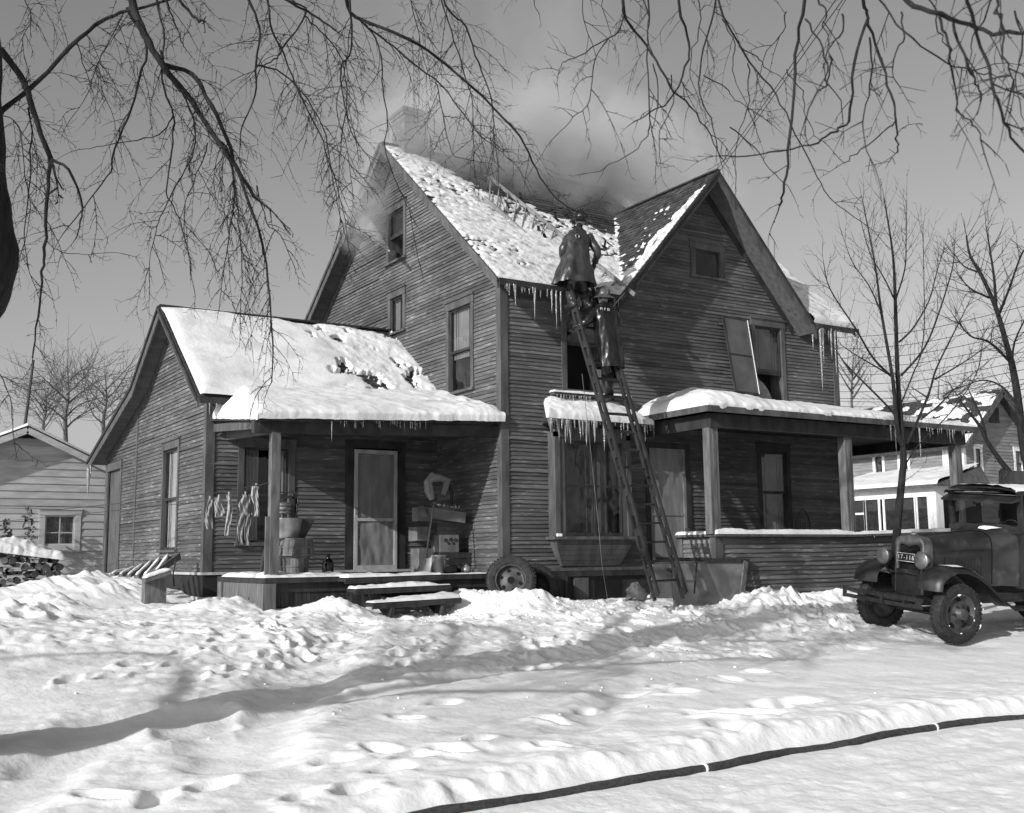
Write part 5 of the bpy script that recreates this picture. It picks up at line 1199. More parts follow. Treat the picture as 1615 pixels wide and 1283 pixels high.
# headlight bar, bumper
mb = MB(); mb.tube([(.22, -.34, .80), (.24, 0, .82), (.22, .34, .80)], .015, 6); tb(mb, 'tie_bar', M_IRON)
mb = MB()
for z in (.50, .595): 
    mb.beam((.62, -.82, z), (.66, 0, z), .014, .055); mb.beam((.66, 0, z), (.62, .72, z), .014, .055)
mb.box((.60, -.84, .47), (.63, -.78, .625)); mb.box((.64, -.03, .47), (.68, .03, .625))
for y in (-.38, .38): mb.beam((.64, y, .55), (.42, y, .55), .04, .05)
tb(mb, 'bumper', M_IRON)
mb = MB(); mb.beam((.66, .72, .545), (.62, .60, .545), .03, .12); tb(mb, 'bumper_bracket', M_IRON)
# cargo body
mb = MB(); mb.box((-5.2, -.95, .80), (-2.68, .95, .90))
for z in (.95, 1.25, 1.55, 1.85, 2.1):
    for y in (-.95, .93): mb.box((-5.2, y, z), (-2.68, y+.02, z+.22))
    mb.box((-2.72, -.93, z), (-2.70, .93, z+.22))
for x in (-5.15, -4.3, -3.5, -2.75):
    for y in (-.93, .90): mb.box((x, y, .80), (x+.06, y+.03, 2.35))
tb(mb, 'cargo_body', M_WOODD)
# snow on roof and cowl
mb = MB(); rg = []; q = random.Random(8)
for i in range(13):
    x = -1.22-.11*i; rg.append([(x, (cw-.02)*math.cos(a), 1.972+.105*max(0, math.sin(a))**.6+.028*max(0, math.sin(a))**.3*(.6+.8*q.random())) for a in np.linspace(.02, math.pi-.02, 19)])
mb.rings(rg, closed=False); tb(mb, 'roof_snow', M_SNOW, trk, True)
mb = MB(); mb.rings([[(-1.12, .05, 1.452), (-1.12, .20, 1.440)], [(-1.16, .04, 1.475), (-1.16, .26, 1.458)], [(-1.24, .06, 1.492), (-1.25, .34, 1.474)], [(-1.29, .16, 1.49), (-1.29, .36, 1.472)]], closed=False); tb(mb, 'cowl_snow', M_SNOW)
# ================================================================== THINGS ROUND THE HOUSE
FL = .445
def solo(mb, name, mat, label, cat, base, group=None, smooth=False):
    o = mb.build(name, mat, None, smooth, base=base); return tag(o, label, cat, group)
def lathe_at(mb, prof, c, n=20): mb.lathe([(r, h) for r, h in prof], c, n)
def loose_wheel(name, label, c, axis_dir, r=.37, w=.17, rimmat=None, roll=0, lean=0):
    t = thing(name, label, 'tyre', (c[0], c[1], c[2]-r)); ad = Vector(axis_dir).normalized(); q = ad.to_track_quat('Y', 'Z').to_matrix(); c = Vector(c)
    prof = [(r*.60, -w*.40), (r*.70, -w*.48), (r*.86, -w*.52), (r*.97, -w*.42), (r, -w*.2), (r, w*.2), (r*.97, w*.42), (r*.86, w*.52), (r*.70, w*.48), (r*.60, w*.40), (r*.60, -w*.40)]
    n = 48; mb = MB(); R = lambda rr, h, n=n: [c+q @ Vector((rr*math.cos(2*math.pi*k/n), h, rr*math.sin(2*math.pi*k/n))) for k in range(n)]
    mb.rings([R(rr, h) for rr, h in prof])
    for k in range(44):
        a = 2*math.pi*k/44
        for s in (-1, 1):
            p = [q @ Vector(((r-.004+e)*math.cos(a+da), yy*s, (r-.004+e)*math.sin(a+da)))+c for e in (0, .013) for (da, yy) in ((-.035, w*.08), (.035, w*.08), (.045, w*.44), (-.025, w*.44))]
            mb.box8(p)
    mb.build('tyre_tread', M_RUBBER, t); 
    if rimmat:
        mb = MB(); mb.rings([R(r*.62, w*.44), R(r*.60, w*.47), R(r*.57, w*.36), R(r*.55, w*.05), R(r*.46, 0), R(r*.30, .02), R(r*.15, .03)]); mb.rings([R(r*.62, w*.44), R(r*.60, -w*.44)])
        rm = mb.build('rim', rimmat, t, True)
        for k in range(6):
            a = 2*math.pi*k/6+.3; cc = c+q @ Vector((math.cos(a)*r*.40, .012, math.sin(a)*r*.40)); ex = q @ Vector((1, 0, 0)); ez = q @ Vector((0, 0, 1)); mb = MB()
            mb.face([cc+ex*.030*math.cos(b)+ez*.030*math.sin(b)+(q @ Vector((0, .006, 0))) for b in np.linspace(0, 6.28, 12, endpoint=False)]); mb.build('hand_hole', M_DARK, rm)
        mb = MB(); mb.face(R(r*.15, .031)); mb.build('hub_hole', M_DARK, rm)
    return t
c = V3(hy(806, 916, -.42)); loose_wheel('spare_tyre', 'spare truck tyre with steel rim leaning at the house corner', c, (-.55, -.80, .22), .375, .18, M_RIM)
c = V3(hy(846, 925, -.28)); loose_wheel('spare_tyre', 'bare dark tyre leaning behind the rimmed spare', c, (-.15, -.95, .28), .34, .17, None)

# wringer on a tub, standing on baskets
pp = lambda x, y, Y: V3(hy(x, y, Y))
b = pp(460, 908, .55); b.z = FL
t = thing('wringer_washer', 'metal wash tub with roller wringer and gears beside the porch post', 'washing tub', b+Vector((-.05, 0, .42)))
tc_ = b+Vector((-.10, .02, .54))
mb = MB(); lathe_at(mb, [(.012, 0), (.19, 0), (.20, .02), (.235, .27), (.245, .28), (.24, .29), (.225, .28), (.19, .03)], tc_, 24); mb.build('tub', M_METAL, t, True)
mb = MB()
for i, z in enumerate((.37, .43, .49)): mb.tube([tc_+Vector((-.20, 0, z)), tc_+Vector((.08, 0, z))], .030 if i else .02, 12)
mb.build('rollers', M_CLOTHL, t, True)
mb = MB(); mb.box(tc_+Vector((.08, -.04, .28)), tc_+Vector((.12, .04, .60))); mb.box(tc_+Vector((-.24, -.04, .28)), tc_+Vector((-.20, .04, .60))); mb.box(tc_+Vector((-.24, -.04, .58)), tc_+Vector((.12, .04, .62))); mb.build('wringer_frame', M_IRON, t)
for (dx, dz, r) in ((.15, .43, .07), (.17, .53, .055)):
    mb = MB(); cc = tc_+Vector((dx, 0, dz))
    for k in range(10):
        a = 2*math.pi*k/10; mb.tube([cc, cc+Vector((.0, math.cos(a)*r, math.sin(a)*r))], .007, 4)
    mb.tube([cc+Vector((0, math.cos(a)*r, math.sin(a)*r)) for a in np.linspace(0, 6.28, 20)], .011, 5); mb.tube([cc-Vector((.05, 0, 0)), cc+Vector((.03, 0, 0))], .02, 6); mb.build('gear', M_IRON, t)
mb = MB(); mb.tube([tc_+Vector((-.2, 0, .62)), tc_+Vector((-.12, .02, .68)), tc_+Vector((0, -.02, .65)), tc_+Vector((.1, 0, .69)), tc_+Vector((.14, .03, .62))], .008, 5); mb.build('spring_bow', M_IRON, t)
mb = MB(); a = tc_+Vector((.08, -.05, .0)); mb.box8([a, a+Vector((.20, 0, .0)), a+Vector((.20, .10, 0)), a+Vector((0, .10, 0)), a+Vector((.10, -.0, .30)), a+Vector((.36, 0, .28)), a+Vector((.36, .12, .28)), a+Vector((.10, .12, .30))]); solo(mb, 'drain_board', M_WOODD, 'dark slanting wooden trough propped against the wash tub', 'wooden trough', a)
def basket(name, c, r0, r1, h, label, n=26):
    t = thing(name, label, 'basket', c); q = random.Random(3)
    for k in range(n):
        a0, a1 = 2*math.pi*k/n+.01, 2*math.pi*(k+1)/n-.01; am = (a0+a1)/2; P3 = lambda a, r, z: c+Vector((math.cos(a)*r, math.sin(a)*r, z)); e = .004*(k % 2)
        mb = MB(); mb.box8([P3(a0, r0-.006+e, 0), P3(a0, r0+e, 0), P3(a1, r0+e, 0), P3(a1, r0-.006+e, 0), P3(a0, r1-.006+e, h), P3(a0, r1+e, h), P3(a1, r1+e, h), P3(a1, r1-.006+e, h)], q.random()); mb.build('stave', M_BASKET, t)
    for z, r in ((h*.06, r0+(r1-r0)*.06), (h*.5, (r0+r1)/2), (h*.96, r0+(r1-r0)*.96)):
        mb = MB(); mb.rings([[c+Vector((math.cos(a)*(r+o), math.sin(a)*(r+o), z+dz)) for a in np.linspace(0, 2*math.pi, 32, endpoint=False)] for o, dz in ((.008, -.012), (.012, -.012), (.012, .012), (.008, .012))]); mb.build('hoop', M_WOODL if z == 0 else M_BASKET, t)
    mb = MB(); mb.face([c+Vector((math.cos(a)*r1*.98, math.sin(a)*r1*.98, h-.01)) for a in np.linspace(0, 2*math.pi, 26, endpoint=False)]); mb.build('basket_bottom', M_BASKET, t)
    return t
basket('bushel_basket', b+Vector((.04, -.05, 0)), .17, .19, .28, 'narrow upright wooden bushel basket under the wider one')
basket('bushel_basket', b+Vector((.05, -.05, .285)), .255, .225, .255, 'wide upside-down bushel basket beneath the wash tub')
mb = MB(); a = pp(444, 908, .75); a.z = FL; mb.box(a, a+Vector((.10, .3, .52))); solo(mb, 'wooden_box', M_WOODD, 'dark wooden box end standing behind the bushel baskets', 'box', a)
mb = MB(); a = pp(411, 907, .35); a.z = FL; mb.tube([a, a+Vector((.03, 0, .20)), a+Vector((.07, .0, .38)), a+Vector((.13, .05, .55))], [.02, .03, .035, .02], 8); solo(mb, 'curved_handle', M_IRON, 'dark curved iron pump handle leaning against the porch post', 'handle', a)
j = pp(517, 903, 1.1); j.z = FL; mb = MB(); lathe_at(mb, [(.01, 0), (.085, 0), (.09, .02), (.09, .17), (.075, .21), (.035, .245), (.03, .27), (.036, .28), (.03, .31), (.005, .31)], j, 20); solo(mb, 'glass_jug', M_GLASSJ, 'dark glass jug standing alone on the porch floor left of the door', 'jug', j, smooth=True)
# pile right of the door
cr = pp(720, 900, .95); cr.z = FL
def carton(name, a, w, d, h, mat, label, cat='box', rot=0, tilt=0, flaps=False, slats=False, thick=.012):
    a = V3(a); t = thing(name, label, cat, a, rot); M = Matrix.Translation(a) @ Matrix.Rotation(rot, 4, 'Z') @ Matrix.Rotation(tilt, 4, 'Y')
    t.rotation_euler = (0, tilt, rot)
    def pt(mb, nm, mt=mat): mb.v = [tuple(M @ Vector(v)) for v in mb.v]; return mb.build(nm, mt, t)
    if slats:
        for i in range(3):
            mb = MB(); z = h*i/3; mb.box((0, 0, z+.004), (w, .012, z+h/3-.008), .3+.2*i); pt(mb, 'board'); mb = MB(); mb.box((0, d-.012, z+.004), (w, d, z+h/3-.008)); pt(mb, 'board')
        for x in (0, w-.02): mb = MB(); mb.box((x, .012, 0), (x+.02, d-.012, h)); pt(mb, 'end_board')
        mb = MB(); mb.box((.02, .013, 0), (w-.02, d-.013, .012)); pt(mb, 'bottom_board')
    else:
        mb = MB(); mb.box((0, 0, 0), (w, d, thick)); 
        mb.box((0, 0, thick), (w, thick, h)); mb.box((0, d-thick, thick), (w, d, h)); mb.box((0, thick, thick), (thick, d-thick, h)); mb.box((w-thick, thick, thick), (w, d-thick, h)); pt(mb, 'carton_walls')
        if flaps:
            mb = MB(); mb.box8([(0, -.001, h), (w*.45, -.001, h), (w*.45, -.012, h), (0, -.012, h), (-.02, -.14, h-.16), (w*.45, -.15, h-.14), (w*.45, -.155, h-.15), (-.02, -.15, h-.17)]); pt(mb, 'flap')
    return t
carton('wooden_crate', pp(694, 903, .95)*1+Vector((0, 0, 0)), .62, .40, .32, M_WOODD, 'dark slatted wooden crate at the bottom of the porch pile', 'crate', slats=True)
carton('carton', pp(661, 903, 1.2), .30, .3, .38, M_CARD, 'upright carton at the left foot of the porch pile', 'carton')
k0 = pp(694, 858, .95); carton('carton', (k0.x+.02, .98, FL+.325), .34, .32, .28, M_CARD, 'printed carton with curly emblem standing on the dark crate', 'carton')
mb = MB(); q = random.Random(2); kx = k0.x+.04
for (cx, cz, r) in ((.08, .19, .03), (.17, .20, .03), (.26, .19, .03), (.13, .14, .02), (.22, .14, .02)):
    mb.tube([(kx+cx+r*math.cos(a)*(1-.3*a/6), .974, FL+.325+cz+r*math.sin(a)*(1-.3*a/6)) for a in np.linspace(0, 7.5, 16)], .005, 4)
solo(mb, 'printed_emblem', M_DARK, 'dark curly scroll printed on the face of the upper carton', 'print', (kx, .974, FL+.5))
carton('carton', pp(658, 853, 1.15), .22, .28, .22, M_CARD, 'small carton standing left of the shovel handle', 'carton', rot=.05)
carton('carton', pp(659, 822, 1.1), .24, .26, .22, M_CARD, 'carton with a hanging flap at the upper left of the pile', 'carton', rot=-.1, flaps=True)
carton('tray', pp(684, 818, .85), .58, .34, .17, M_CARD, 'long shallow tray of oddments lying tilted atop the pile', 'tray', tilt=.12)
cp = pp(685, 790, .95)
t = thing('cushion_roll', 'thick folded cushion bent over on top of the pile', 'cushion', cp)
mb = MB(); P = [cp+Vector((-.04, 0, .02)), cp+Vector((-.10, 0, .16)), cp+Vector((-.12, .0, .30)), cp+Vector((-.03, 0, .38)), cp+Vector((.12, 0, .37)), cp+Vector((.24, 0, .33)), cp+Vector((.20, 0, .20)), cp+Vector((.16, 0, .10))]
mb.tube([p+Vector((0, .01*math.sin(i*3), 0)) for i, p in enumerate(P)], [.05, .08, .07, .085, .06, .075, .05, .045], 7); mb.build('cushion', M_SCREEN, t)
mb = MB(); mb.tube([cp+Vector((.30, .1, .33)), cp+Vector((.38, .1, .15)), cp+Vector((.36, .1, -.05))], .03, 6); mb.build('strap', M_WOODD, t, True)
mb = MB(); a = pp(705, 795, .8); 
q = random.Random(6)
for k in range(9):
    p = a+Vector((-.16+.05*k, q.uniform(-.02, .08), -.02-.006*k)); mb.tube([p, p+Vector((q.uniform(-.03, .05), q.uniform(-.04, .04), q.uniform(.0, .05)))], q.uniform(.01, .028), 7)
solo(mb, 'metal_scraps', M_METAL, 'bright crumpled tins and scraps heaped in the long tray', 'scraps', a, smooth=True)
# scoop shovel
h0, h1 = pp(684, 797, .62), pp(672, 880, .45); t = thing('scoop_shovel', 'scoop shovel with long dark handle leaning before the porch pile', 'shovel', h1)
mb = MB(); mb.tube([h0, h1], .017, 8); mb.build('handle', M_WOODD, t)
mb = MB(); mb.tube([h0+Vector((-.05, 0, 0)), h0+Vector((.05, 0, 0))], .016, 6); mb.build('grip', M_WOODD, t)
bt = pp(665, 904, .40); bt.z = FL+.01; mb = MB(); rg = []
for i in range(9):
    f = i/8; cc = h1.lerp(bt, f)+Vector((0, -.02*math.sin(f*3.14), 0)); w_ = .085+.045*f; rg.append([cc+Vector((w_*u, -.055*(u*u)*(1-.4*f)+.02, .0)) for u in np.linspace(-1, 1, 9)])
mb.rings(rg, closed=False); mb.build('blade', M_METAL, t, True)
b2 = pp(692, 905, .38); b2.z = FL; t = thing('metal_pail', 'galvanised metal pail standing next to the scoop shovel', 'pail', b2); mb = MB(); lathe_at(mb, [(.01, .005), (.105, .005), (.108, 0), (.125, .27), (.132, .272), (.130, .28), (.118, .27), (.10, .02), (.01, .015)], b2, 28); mb.build('pail_body', M_METAL, t, True)
mb = MB(); mb.tube([b2+Vector((.13*math.cos(a), -.02-.09*math.sin(a), .25-.02*math.sin(a))) for a in np.linspace(0, math.pi, 12)], .004, 5); mb.build('bail', M_IRON, t)
k2 = pp(735, 897, .45); k2.z = FL; t = thing('kettle', 'small round metal kettle on the porch edge near the corner', 'kettle', k2); mb = MB(); lathe_at(mb, [(.01, 0), (.07, 0), (.085, .04), (.075, .09), (.035, .12), (.012, .125), (.012, .14), (.002, .142)], k2, 18); mb.build('kettle_body', M_METAL, t, True)
mb = MB(); mb.tube([k2+Vector((.06, 0, .05)), k2+Vector((.12, 0, .10))], [.018, .008], 7); mb.build('spout', M_METAL, t); mb = MB(); mb.tube([k2+Vector((.06*math.cos(a), 0, .10+.08*math.sin(a))) for a in np.linspace(.2, 2.9, 10)], .006, 5); mb.build('handle', M_IRON, t)
mb = MB(); a = pp(726, 893, .6); a.z = FL; lathe_at(mb, [(.005, 0), (.06, 0), (.07, .1), (.05, .13), (.02, .14)], a, 14); solo(mb, 'glass_jar', M_GLASSJ, 'dim round jar just left of the little kettle', 'jar', a, smooth=True)

# clothes line with frozen wash
cl0, cl1 = V3(hy(300, 783, 1.6)), V3(hy(424, 762, .1)); far = V3(hy(-60, 800, 9))
mb = MB(); mb.tube([far, far.lerp(cl0, .5)+Vector((0, 0, -.12)), cl0, cl0.lerp(cl1, .5)+Vector((0, 0, -.02)), cl1], .006, 5); f2 = V3(hy(-60, 828, 9)); mb.tube([f2, f2.lerp(cl1, .5)+Vector((0, 0, -.1)), cl0+Vector((.3, 0, -.06)), cl1], .005, 5)
solo(mb, 'clothes_line', M_IRON, 'sagging thin clothes line strung past the wing to the porch post', 'clothes line', cl1)
def garment(px, py, w, h, label, cat, mat, seed, Y=None, twist=.6, taper=1, legs=0):
    f = (px-300)/124; Yv = 1.6+(.1-1.6)*f if Y is None else Y; top = pp(px, py, Yv); r_ = random.Random(seed); t = thing('hanging_cloth', label, cat, top); mb = MB(); rg = []
    nz, nn = 16, 14
    def piece(x0, w0, w1, hh, z0=0):
        rg = []
        for i in range(nz+1):
            g = i/nz; row = []; ww = (w0+(w1-w0)*g)*(1+.12*math.sin(g*9+seed)); cx = x0+.02*math.sin(g*5+seed*2)
            for k in range(nn*2):
                a = 2*math.pi*k/(nn*2); row.append(top+Vector((cx+ww/2*math.cos(a), .013*math.sin(a)+.011*math.sin(3*a+g*5+seed)+.007*math.sin(7*a-g*11+seed), -z0-hh*g+.01*math.sin(5*a+g*7))))
            rg.append(row)
        mb.rings(rg, cap1=True)
    if legs:
        piece(0, w*.8, w, h*.4); piece(-w*.30, w*.55, w*.40, h*.6, h*.37); piece(w*.28, w*.5, w*.42, h*.62, h*.37)
    else: piece(0, w, w*taper, h)
    mb.build('cloth', mat, t, True); mb = MB(); mb.box(top+Vector((-.008, -.01, -.03)), top+Vector((.008, .01, .05))); mb.build('clothes_peg', M_WOODL, t); return t
garment(331, 788, .07, .43, 'narrow grey stocking, leftmost on the clothes line', 'stocking', M_CLOTH, 1, taper=1.5)
garment(345, 786, .10, .27, 'short pale cloth pinned second from the left', 'cloth', M_CLOTHL, 2, taper=1.4)
garment(361, 781, .06, .58, 'long thin pale strip of washing', 'washing strip', M_CLOTHL, 3, taper=1.2)
garment(387, 781, .16, .72, 'crumpled frozen pair of pale trousers hanging stiff', 'trousers', M_CLOTH, 4, legs=1)
garment(404, 768, .10, .42, 'bunched pale garment hanging nearest the porch post', 'garment', M_CLOTHL, 5, taper=.7)

# snowy rack with slats beside the wing
t = thing('slatted_rack', 'snow-topped wooden rack of slanting slats left of the kitchen porch', 'rack', V3(hy(245, 950, 1.9)))
r0, r1 = pp(238, 908, 1.95), pp(281, 877, 2.35)
mb = MB(); mb.beam(r0, r1, .09, .10); mb.build('rail', M_WOOD, t)
for i in range(6):
    a = pp(240-12.5*i, 913-1.2*i, 1.9+.22*i); d = pp(265-13*i, 879+4.6*i, 2.25+.24*i); mb = MB(); mb.beam(a, d, .075, .04); sl_ = mb.build('slat', M_WOOD, t)
    mb = MB(); n_ = 7; mb.tube([a.lerp(d, k/n_)+Vector((0, 0, .035+.006*math.sin(k*2+i))) for k in range(n_+1)], [.014]+[.026+.006*math.sin(k*1.7+i) for k in range(n_-1)]+[.016], 7); mb.build('slat_snow', M_SNOW, sl_, True)
a = pp(228, 950, 1.85); b_ = pp(262, 950, 1.85); top = pp(245, 914, 1.85).z
mb = MB(); mb.box((a.x, 1.85, -.2), (b_.x, 2.05, top)); mb.build('box_post', M_WOOD, t); mb = MB(); mb.beam((a.x-.03, 1.83, top-.02), (b_.x+.03, 1.83, top+.10), .22, .05); mb.build('post_cap', M_WOOD, t)
snow_quad('cap_snow', (a.x-.03, 1.72, top+.02), (b_.x+.03, 1.72, top+.13), (b_.x+.03, 1.95, top+.13), (a.x-.03, 1.95, top+.02), .06, res=.02, edges=(1, 1, 1, 1), parent=t, seed=81)
mb = MB(); mb.tube([pp(277, 885, 2.0), pp(273, 905, 2.0), pp(275, 925, 2.0)], .012, 6); mb.build('wire', M_IRON, t)

# panels leaning at the front porch
t = thing('framed_panel', 'wide dull metal sheet in a wooden frame leaning at the porch corner', 'panel', V3(hy(1120, 945, -2.0)))
q = [pp(1062, 888, -1.68), pp(1172, 886, -1.68), pp(1166, 942, -1.85), pp(1062, 944, -1.85)]
for i in (2, 3): q[i].z = -.35
mb = MB(); yv = Vector((0, .02, 0)); mb.box8([q[3], q[2], q[2]+yv, q[3]+yv, q[0], q[1], q[1]+yv, q[0]+yv]); mb.build('sheet', M_SHEET, t)
mb = MB(); mb.beam(pp(1032, 882, -1.68), pp(1181, 885, -1.68), .05, .06); mb.build('top_board', M_WOODD, t); mb = MB(); mb.beam(pp(1176, 886, -1.70), pp(1169, 952, -1.90), .085, .03, up=(0, 1, 0)); mb.build('side_board', M_WOOD, t)
mb = MB(); mb.tube([pp(1099, 888, -1.74), pp(1095, 936, -1.98)], .014, 6); solo(mb, 'iron_rod', M_IRON, 'thin black rod propped against the metal sheet', 'rod', pp(1095, 934, -2.15))
q = [pp(1030, 890, -1.5), pp(1060, 890, -1.5), pp(1064, 944, -1.8), pp(1026, 944, -1.8)]; mb = MB(); mb.box8([q[3], q[2], q[2]+yv, q[3]+yv, q[0], q[1], q[1]+yv, q[0]+yv]); solo(mb, 'tin_sheet', M_SHEET, 'narrow tin sheet seen between the ladder rails', 'tin sheet', q[3])
mb = MB(); a = pp(1003, 936, -.8); rg = []
for i in range(7):
    g = i/6; rg.append([a+Vector((.19*math.cos(b3)*(1-.5*g**2)*(1+.25*math.sin(3*b3+i*1.7)), .12*math.sin(b3)*(1-.5*g**2), -.1+.24*g+.04*math.sin(b3*2+i))) for b3 in np.linspace(0, 2*math.pi, 14, endpoint=False)])
mb.rings(rg, cap1=True); solo(mb, 'bundle', M_SHEET, 'crumpled pale bundle by the cellar opening behind the ladder', 'bundle', a)
# window screen standing askew on the porch roof
t = thing('window_screen', 'removed window screen leaning crooked beside the upstairs window', 'screen', pp(1178, 620, -.35))
s_ = [pp(1140, 499, -.07), pp(1177, 506, -.07), pp(1196, 622, -.34), pp(1160, 618, -.34)]; n_ = Vector((0, -.02, 0))
for (a, b) in ((0, 1), (3, 2), (0, 3), (1, 2)):
    mb = MB(); mb.beam(s_[a], s_[b], .035, .02, up=(0, 1, 0)); mb.build('frame_bar', M_TRIM if (a, b) == (1, 2) else M_TRIMD, t)
mb = MB(); mb.beam(s_[0].lerp(s_[3], .5), s_[1].lerp(s_[2], .5), .03, .018, up=(0, 1, 0)); mb.build('frame_bar', M_TRIMD, t)
mb = MB(); mb.face([s_[3], s_[2], s_[1], s_[0]]); mb.build('mesh', material('screen_mesh', .055, .09, .6, (3, 3, 3), 5), t)
mb = MB(); mb.beam(s_[1]+Vector((.01, -.02, 0)), s_[2]+Vector((.01, -.02, 0)), .012, .01, up=(0, 1, 0)); mb.build('bright_edge', M_LETTER, t)
# curtain blowing at the open upstairs window and things behind the ladder window
mb = MB(); rg = []
for i in range(10):
    g = i/9; rg.append([Vector((5.58+.42*g**.6*u, .02-.05*math.sin(g*3)-.02*math.sin(u*9), 3.42+.55*(1-g)+.02*math.sin(u*12))) for u in np.linspace(0, 1, 9)])
mb.rings(rg, closed=False); solo(mb, 'blown_curtain', M_CLOTH, 'pale curtain bunched in the open upstairs window', 'curtain', (5.7, 0, 3.6), smooth=True)
# chair and boxes on the front porch
cx = hy(1278, 835, -.8)[0]; t = thing('windsor_chair', 'dark spindle-back chair standing on the front porch', 'chair', (cx, -.8, .56)); c0 = Vector((cx, -.8, .56))
mb = MB(); mb.rings([[c0+Vector((.21*math.cos(a), .2*math.sin(a), z)) for a in np.linspace(0, 6.28, 20, endpoint=False)] for z in (.41, .45)], cap0=True, cap1=True); mb.build('seat', M_WOODD, t)
mb = MB(); mb.tube([c0+Vector((.20*math.cos(a), .17, .45+.46*math.sin(a))) for a in np.linspace(0, math.pi, 16)], .014, 6); mb.build('back_bow', M_WOODD, t)
for k in range(5):
    x = -.12+.06*k; mb = MB(); mb.tube([c0+Vector((x, .17, .45)), c0+Vector((x*1.1, .17, .45+.45*math.sqrt(1-(x/.2)**2)))], .008, 5); mb.build('spindle', M_WOODD, t)
for sx_ in (-1, 1):
    for sy_ in (-1, 1): mb = MB(); mb.tube([c0+Vector((.13*sx_, .12*sy_, .42)), c0+Vector((.19*sx_, .18*sy_, 0))], [.014, .010], 6); mb.build('leg', M_WOODD, t)
bx = hy(1108, 835, -1.1)[0]; carton('wooden_box', (bx-.12, -1.1, .56), .42, .3, .56, M_WOODD, 'dim wooden box behind the porch wall by the door', 'box', slats=True)
bx = hy(1150, 835, -.9)[0]; carton('wooden_box', (bx-.05, -.9, .56), .30, .3, .50, M_TRIM, 'low box right of the first front porch column', 'box', slats=True)
bx = hy(1243, 835, -.6)[0]; carton('carton', (bx-.12, -.6, .56), .34, .25, .52, M_CARD, 'cartons stacked below the front porch window', 'carton')
# bracket under the eave (electric insulators) and the service wires
mb = MB(); a = pp(1010, 437, -.05); mb.tube([a, a+Vector((0, -.10, -.0)), a+Vector((0, -.13, .06))], .015, 6); mb.tube([a+Vector((0, -.13, .03)), a+Vector((0, -.13, .10))], .03, 8); mb.tube([a+Vector((-.06, -.05, -.05)), a+Vector((-.06, -.12, -.02))], .025, 8); o = mb.build('insulator', M_IRON, house)
ap = Vector((XG, -.5, ZG+.02))
for (px, py, dx) in ((1316, 0, -.03), (1327, 0, .05)):
    e = V3(hd(px, py, 11.0)); e = ap+(e-ap)*1.4; mb = MB(); mb.tube([ap+Vector((dx, 0, 0)), ap.lerp(e, .5)-Vector((0, 0, .03)), e], .006, 5); solo(mb, 'service_wire', M_IRON, ('left' if dx < 0 else 'right')+' one of two taut wires running up from the gable peak', 'wire', ap)
# ================================================================== NEIGHBOURING BUILDINGS
YS = 11.0; P = PYp(YS)
sa = hy(40, 680, YS); sr = hy(165, 740, YS); sx0 = sa[0]; szr = sa[2]; slp = (sa[2]-sr[2])/(sr[0]-sa[0])
shed = thing('garage_shed', 'pale grey clapboard shed with small four-pane window beside the wing', 'shed', (sx0, YS, .3))
wa, wb = hy(70, 810, YS), hy(118, 862, YS); hole = (wa[0]+.03, wb[0]-.03, wb[2], wa[2]-.03)
SL, SR_ = sx0-3.0, sx0+2.05; pit = .162; r_ = random.Random(4); z = .1; k = 0
while z < szr-.2:
    zb_ = z+pit; zm = (z+zb_)/2; za_ = zb_-.03; lo_ = max(SL, sx0-(szr+.03-z)/slp); hi_ = min(SR_, sx0+(szr+.03-z)/slp); lot = max(SL, sx0-(szr+.03-zb_)/slp); hit_ = min(SR_, sx0+(szr+.03-zb_)/slp)
    iv = [(lo_, hi_)]
    if hole[2] < zm < hole[3]: iv = [(lo_, hole[0]), (hole[1], hi_)]
    for (a, b) in iv:
        mb = MB(); pr = .024+r_.uniform(-.003, .003); j = r_.uniform(-.003, .003)
        mb.box8([P(a, 0, z+j), P(b, 0, z+j), P(b, pr, z+j), P(a, pr, z+j), P(max(a, lot), 0, zb_), P(min(b, hit_), 0, zb_), P(min(b, hit_), .003, zb_), P(max(a, lot), .003, zb_)], r_.random()); mb.build('clapboard', M_GREYP, shed)
    z = zb_
mb = MB(); mb.box((SL, YS+.45, 0), (SR_-.1, YS+5, 2.2)); mb.build('shed_body', M_DARK, shed)
for s in (-1, 1):
    L = 3.4 if s < 0 else 2.35
    mb = MB(); lo4 = [(sx0, YS-.30, szr+.03), (sx0+s*L, YS-.30, szr+.03-L*slp), (sx0+s*L, YS+5.2, szr+.03-L*slp), (sx0, YS+5.2, szr+.03)]; mb.box8(lo4+[(a, b, c+.06) for a, b, c in lo4]); mb.build('roof', M_SHINGLE, shed)
    mb = MB(); mb.beam((sx0, YS-.32, szr-.02), (sx0+s*L, YS-.32, szr-.02-L*slp), .03, .13); mb.build('barge_board', M_GREYP, shed)
    A1, B1, C1, D1 = (sx0+s*L, YS-.33, szr+.09-L*slp), (sx0+s*L, YS+5, szr+.09-L*slp), (sx0, YS+5, szr+.09), (sx0, YS-.33, szr+.09); snow_quad('shed_snow', A1, B1, C1, D1, .07, res=.07, edges=(1, 0, 0, 1), w=.05, parent=shed, seed=91, over=0)
window(P, wa[0]-.1, wb[0]+.1, wb[2]-.08, wa[2]+.08, shed, tw=.12, split=1, header=.12, trim=M_GREYP, sash_mat=M_GREYP, shade=1, shade_mat=M_CLOTH, muntin=True)
mb = MB(); a = V3(hy(38, 682, YS-.1)); b = V3(hy(53, 568, YS-.1)); mb.tube([a, b], [.035, .025], 8); solo(mb, 'roof_pole', M_IRON, 'thin tilted pole standing at the shed roof peak', 'pole', a)
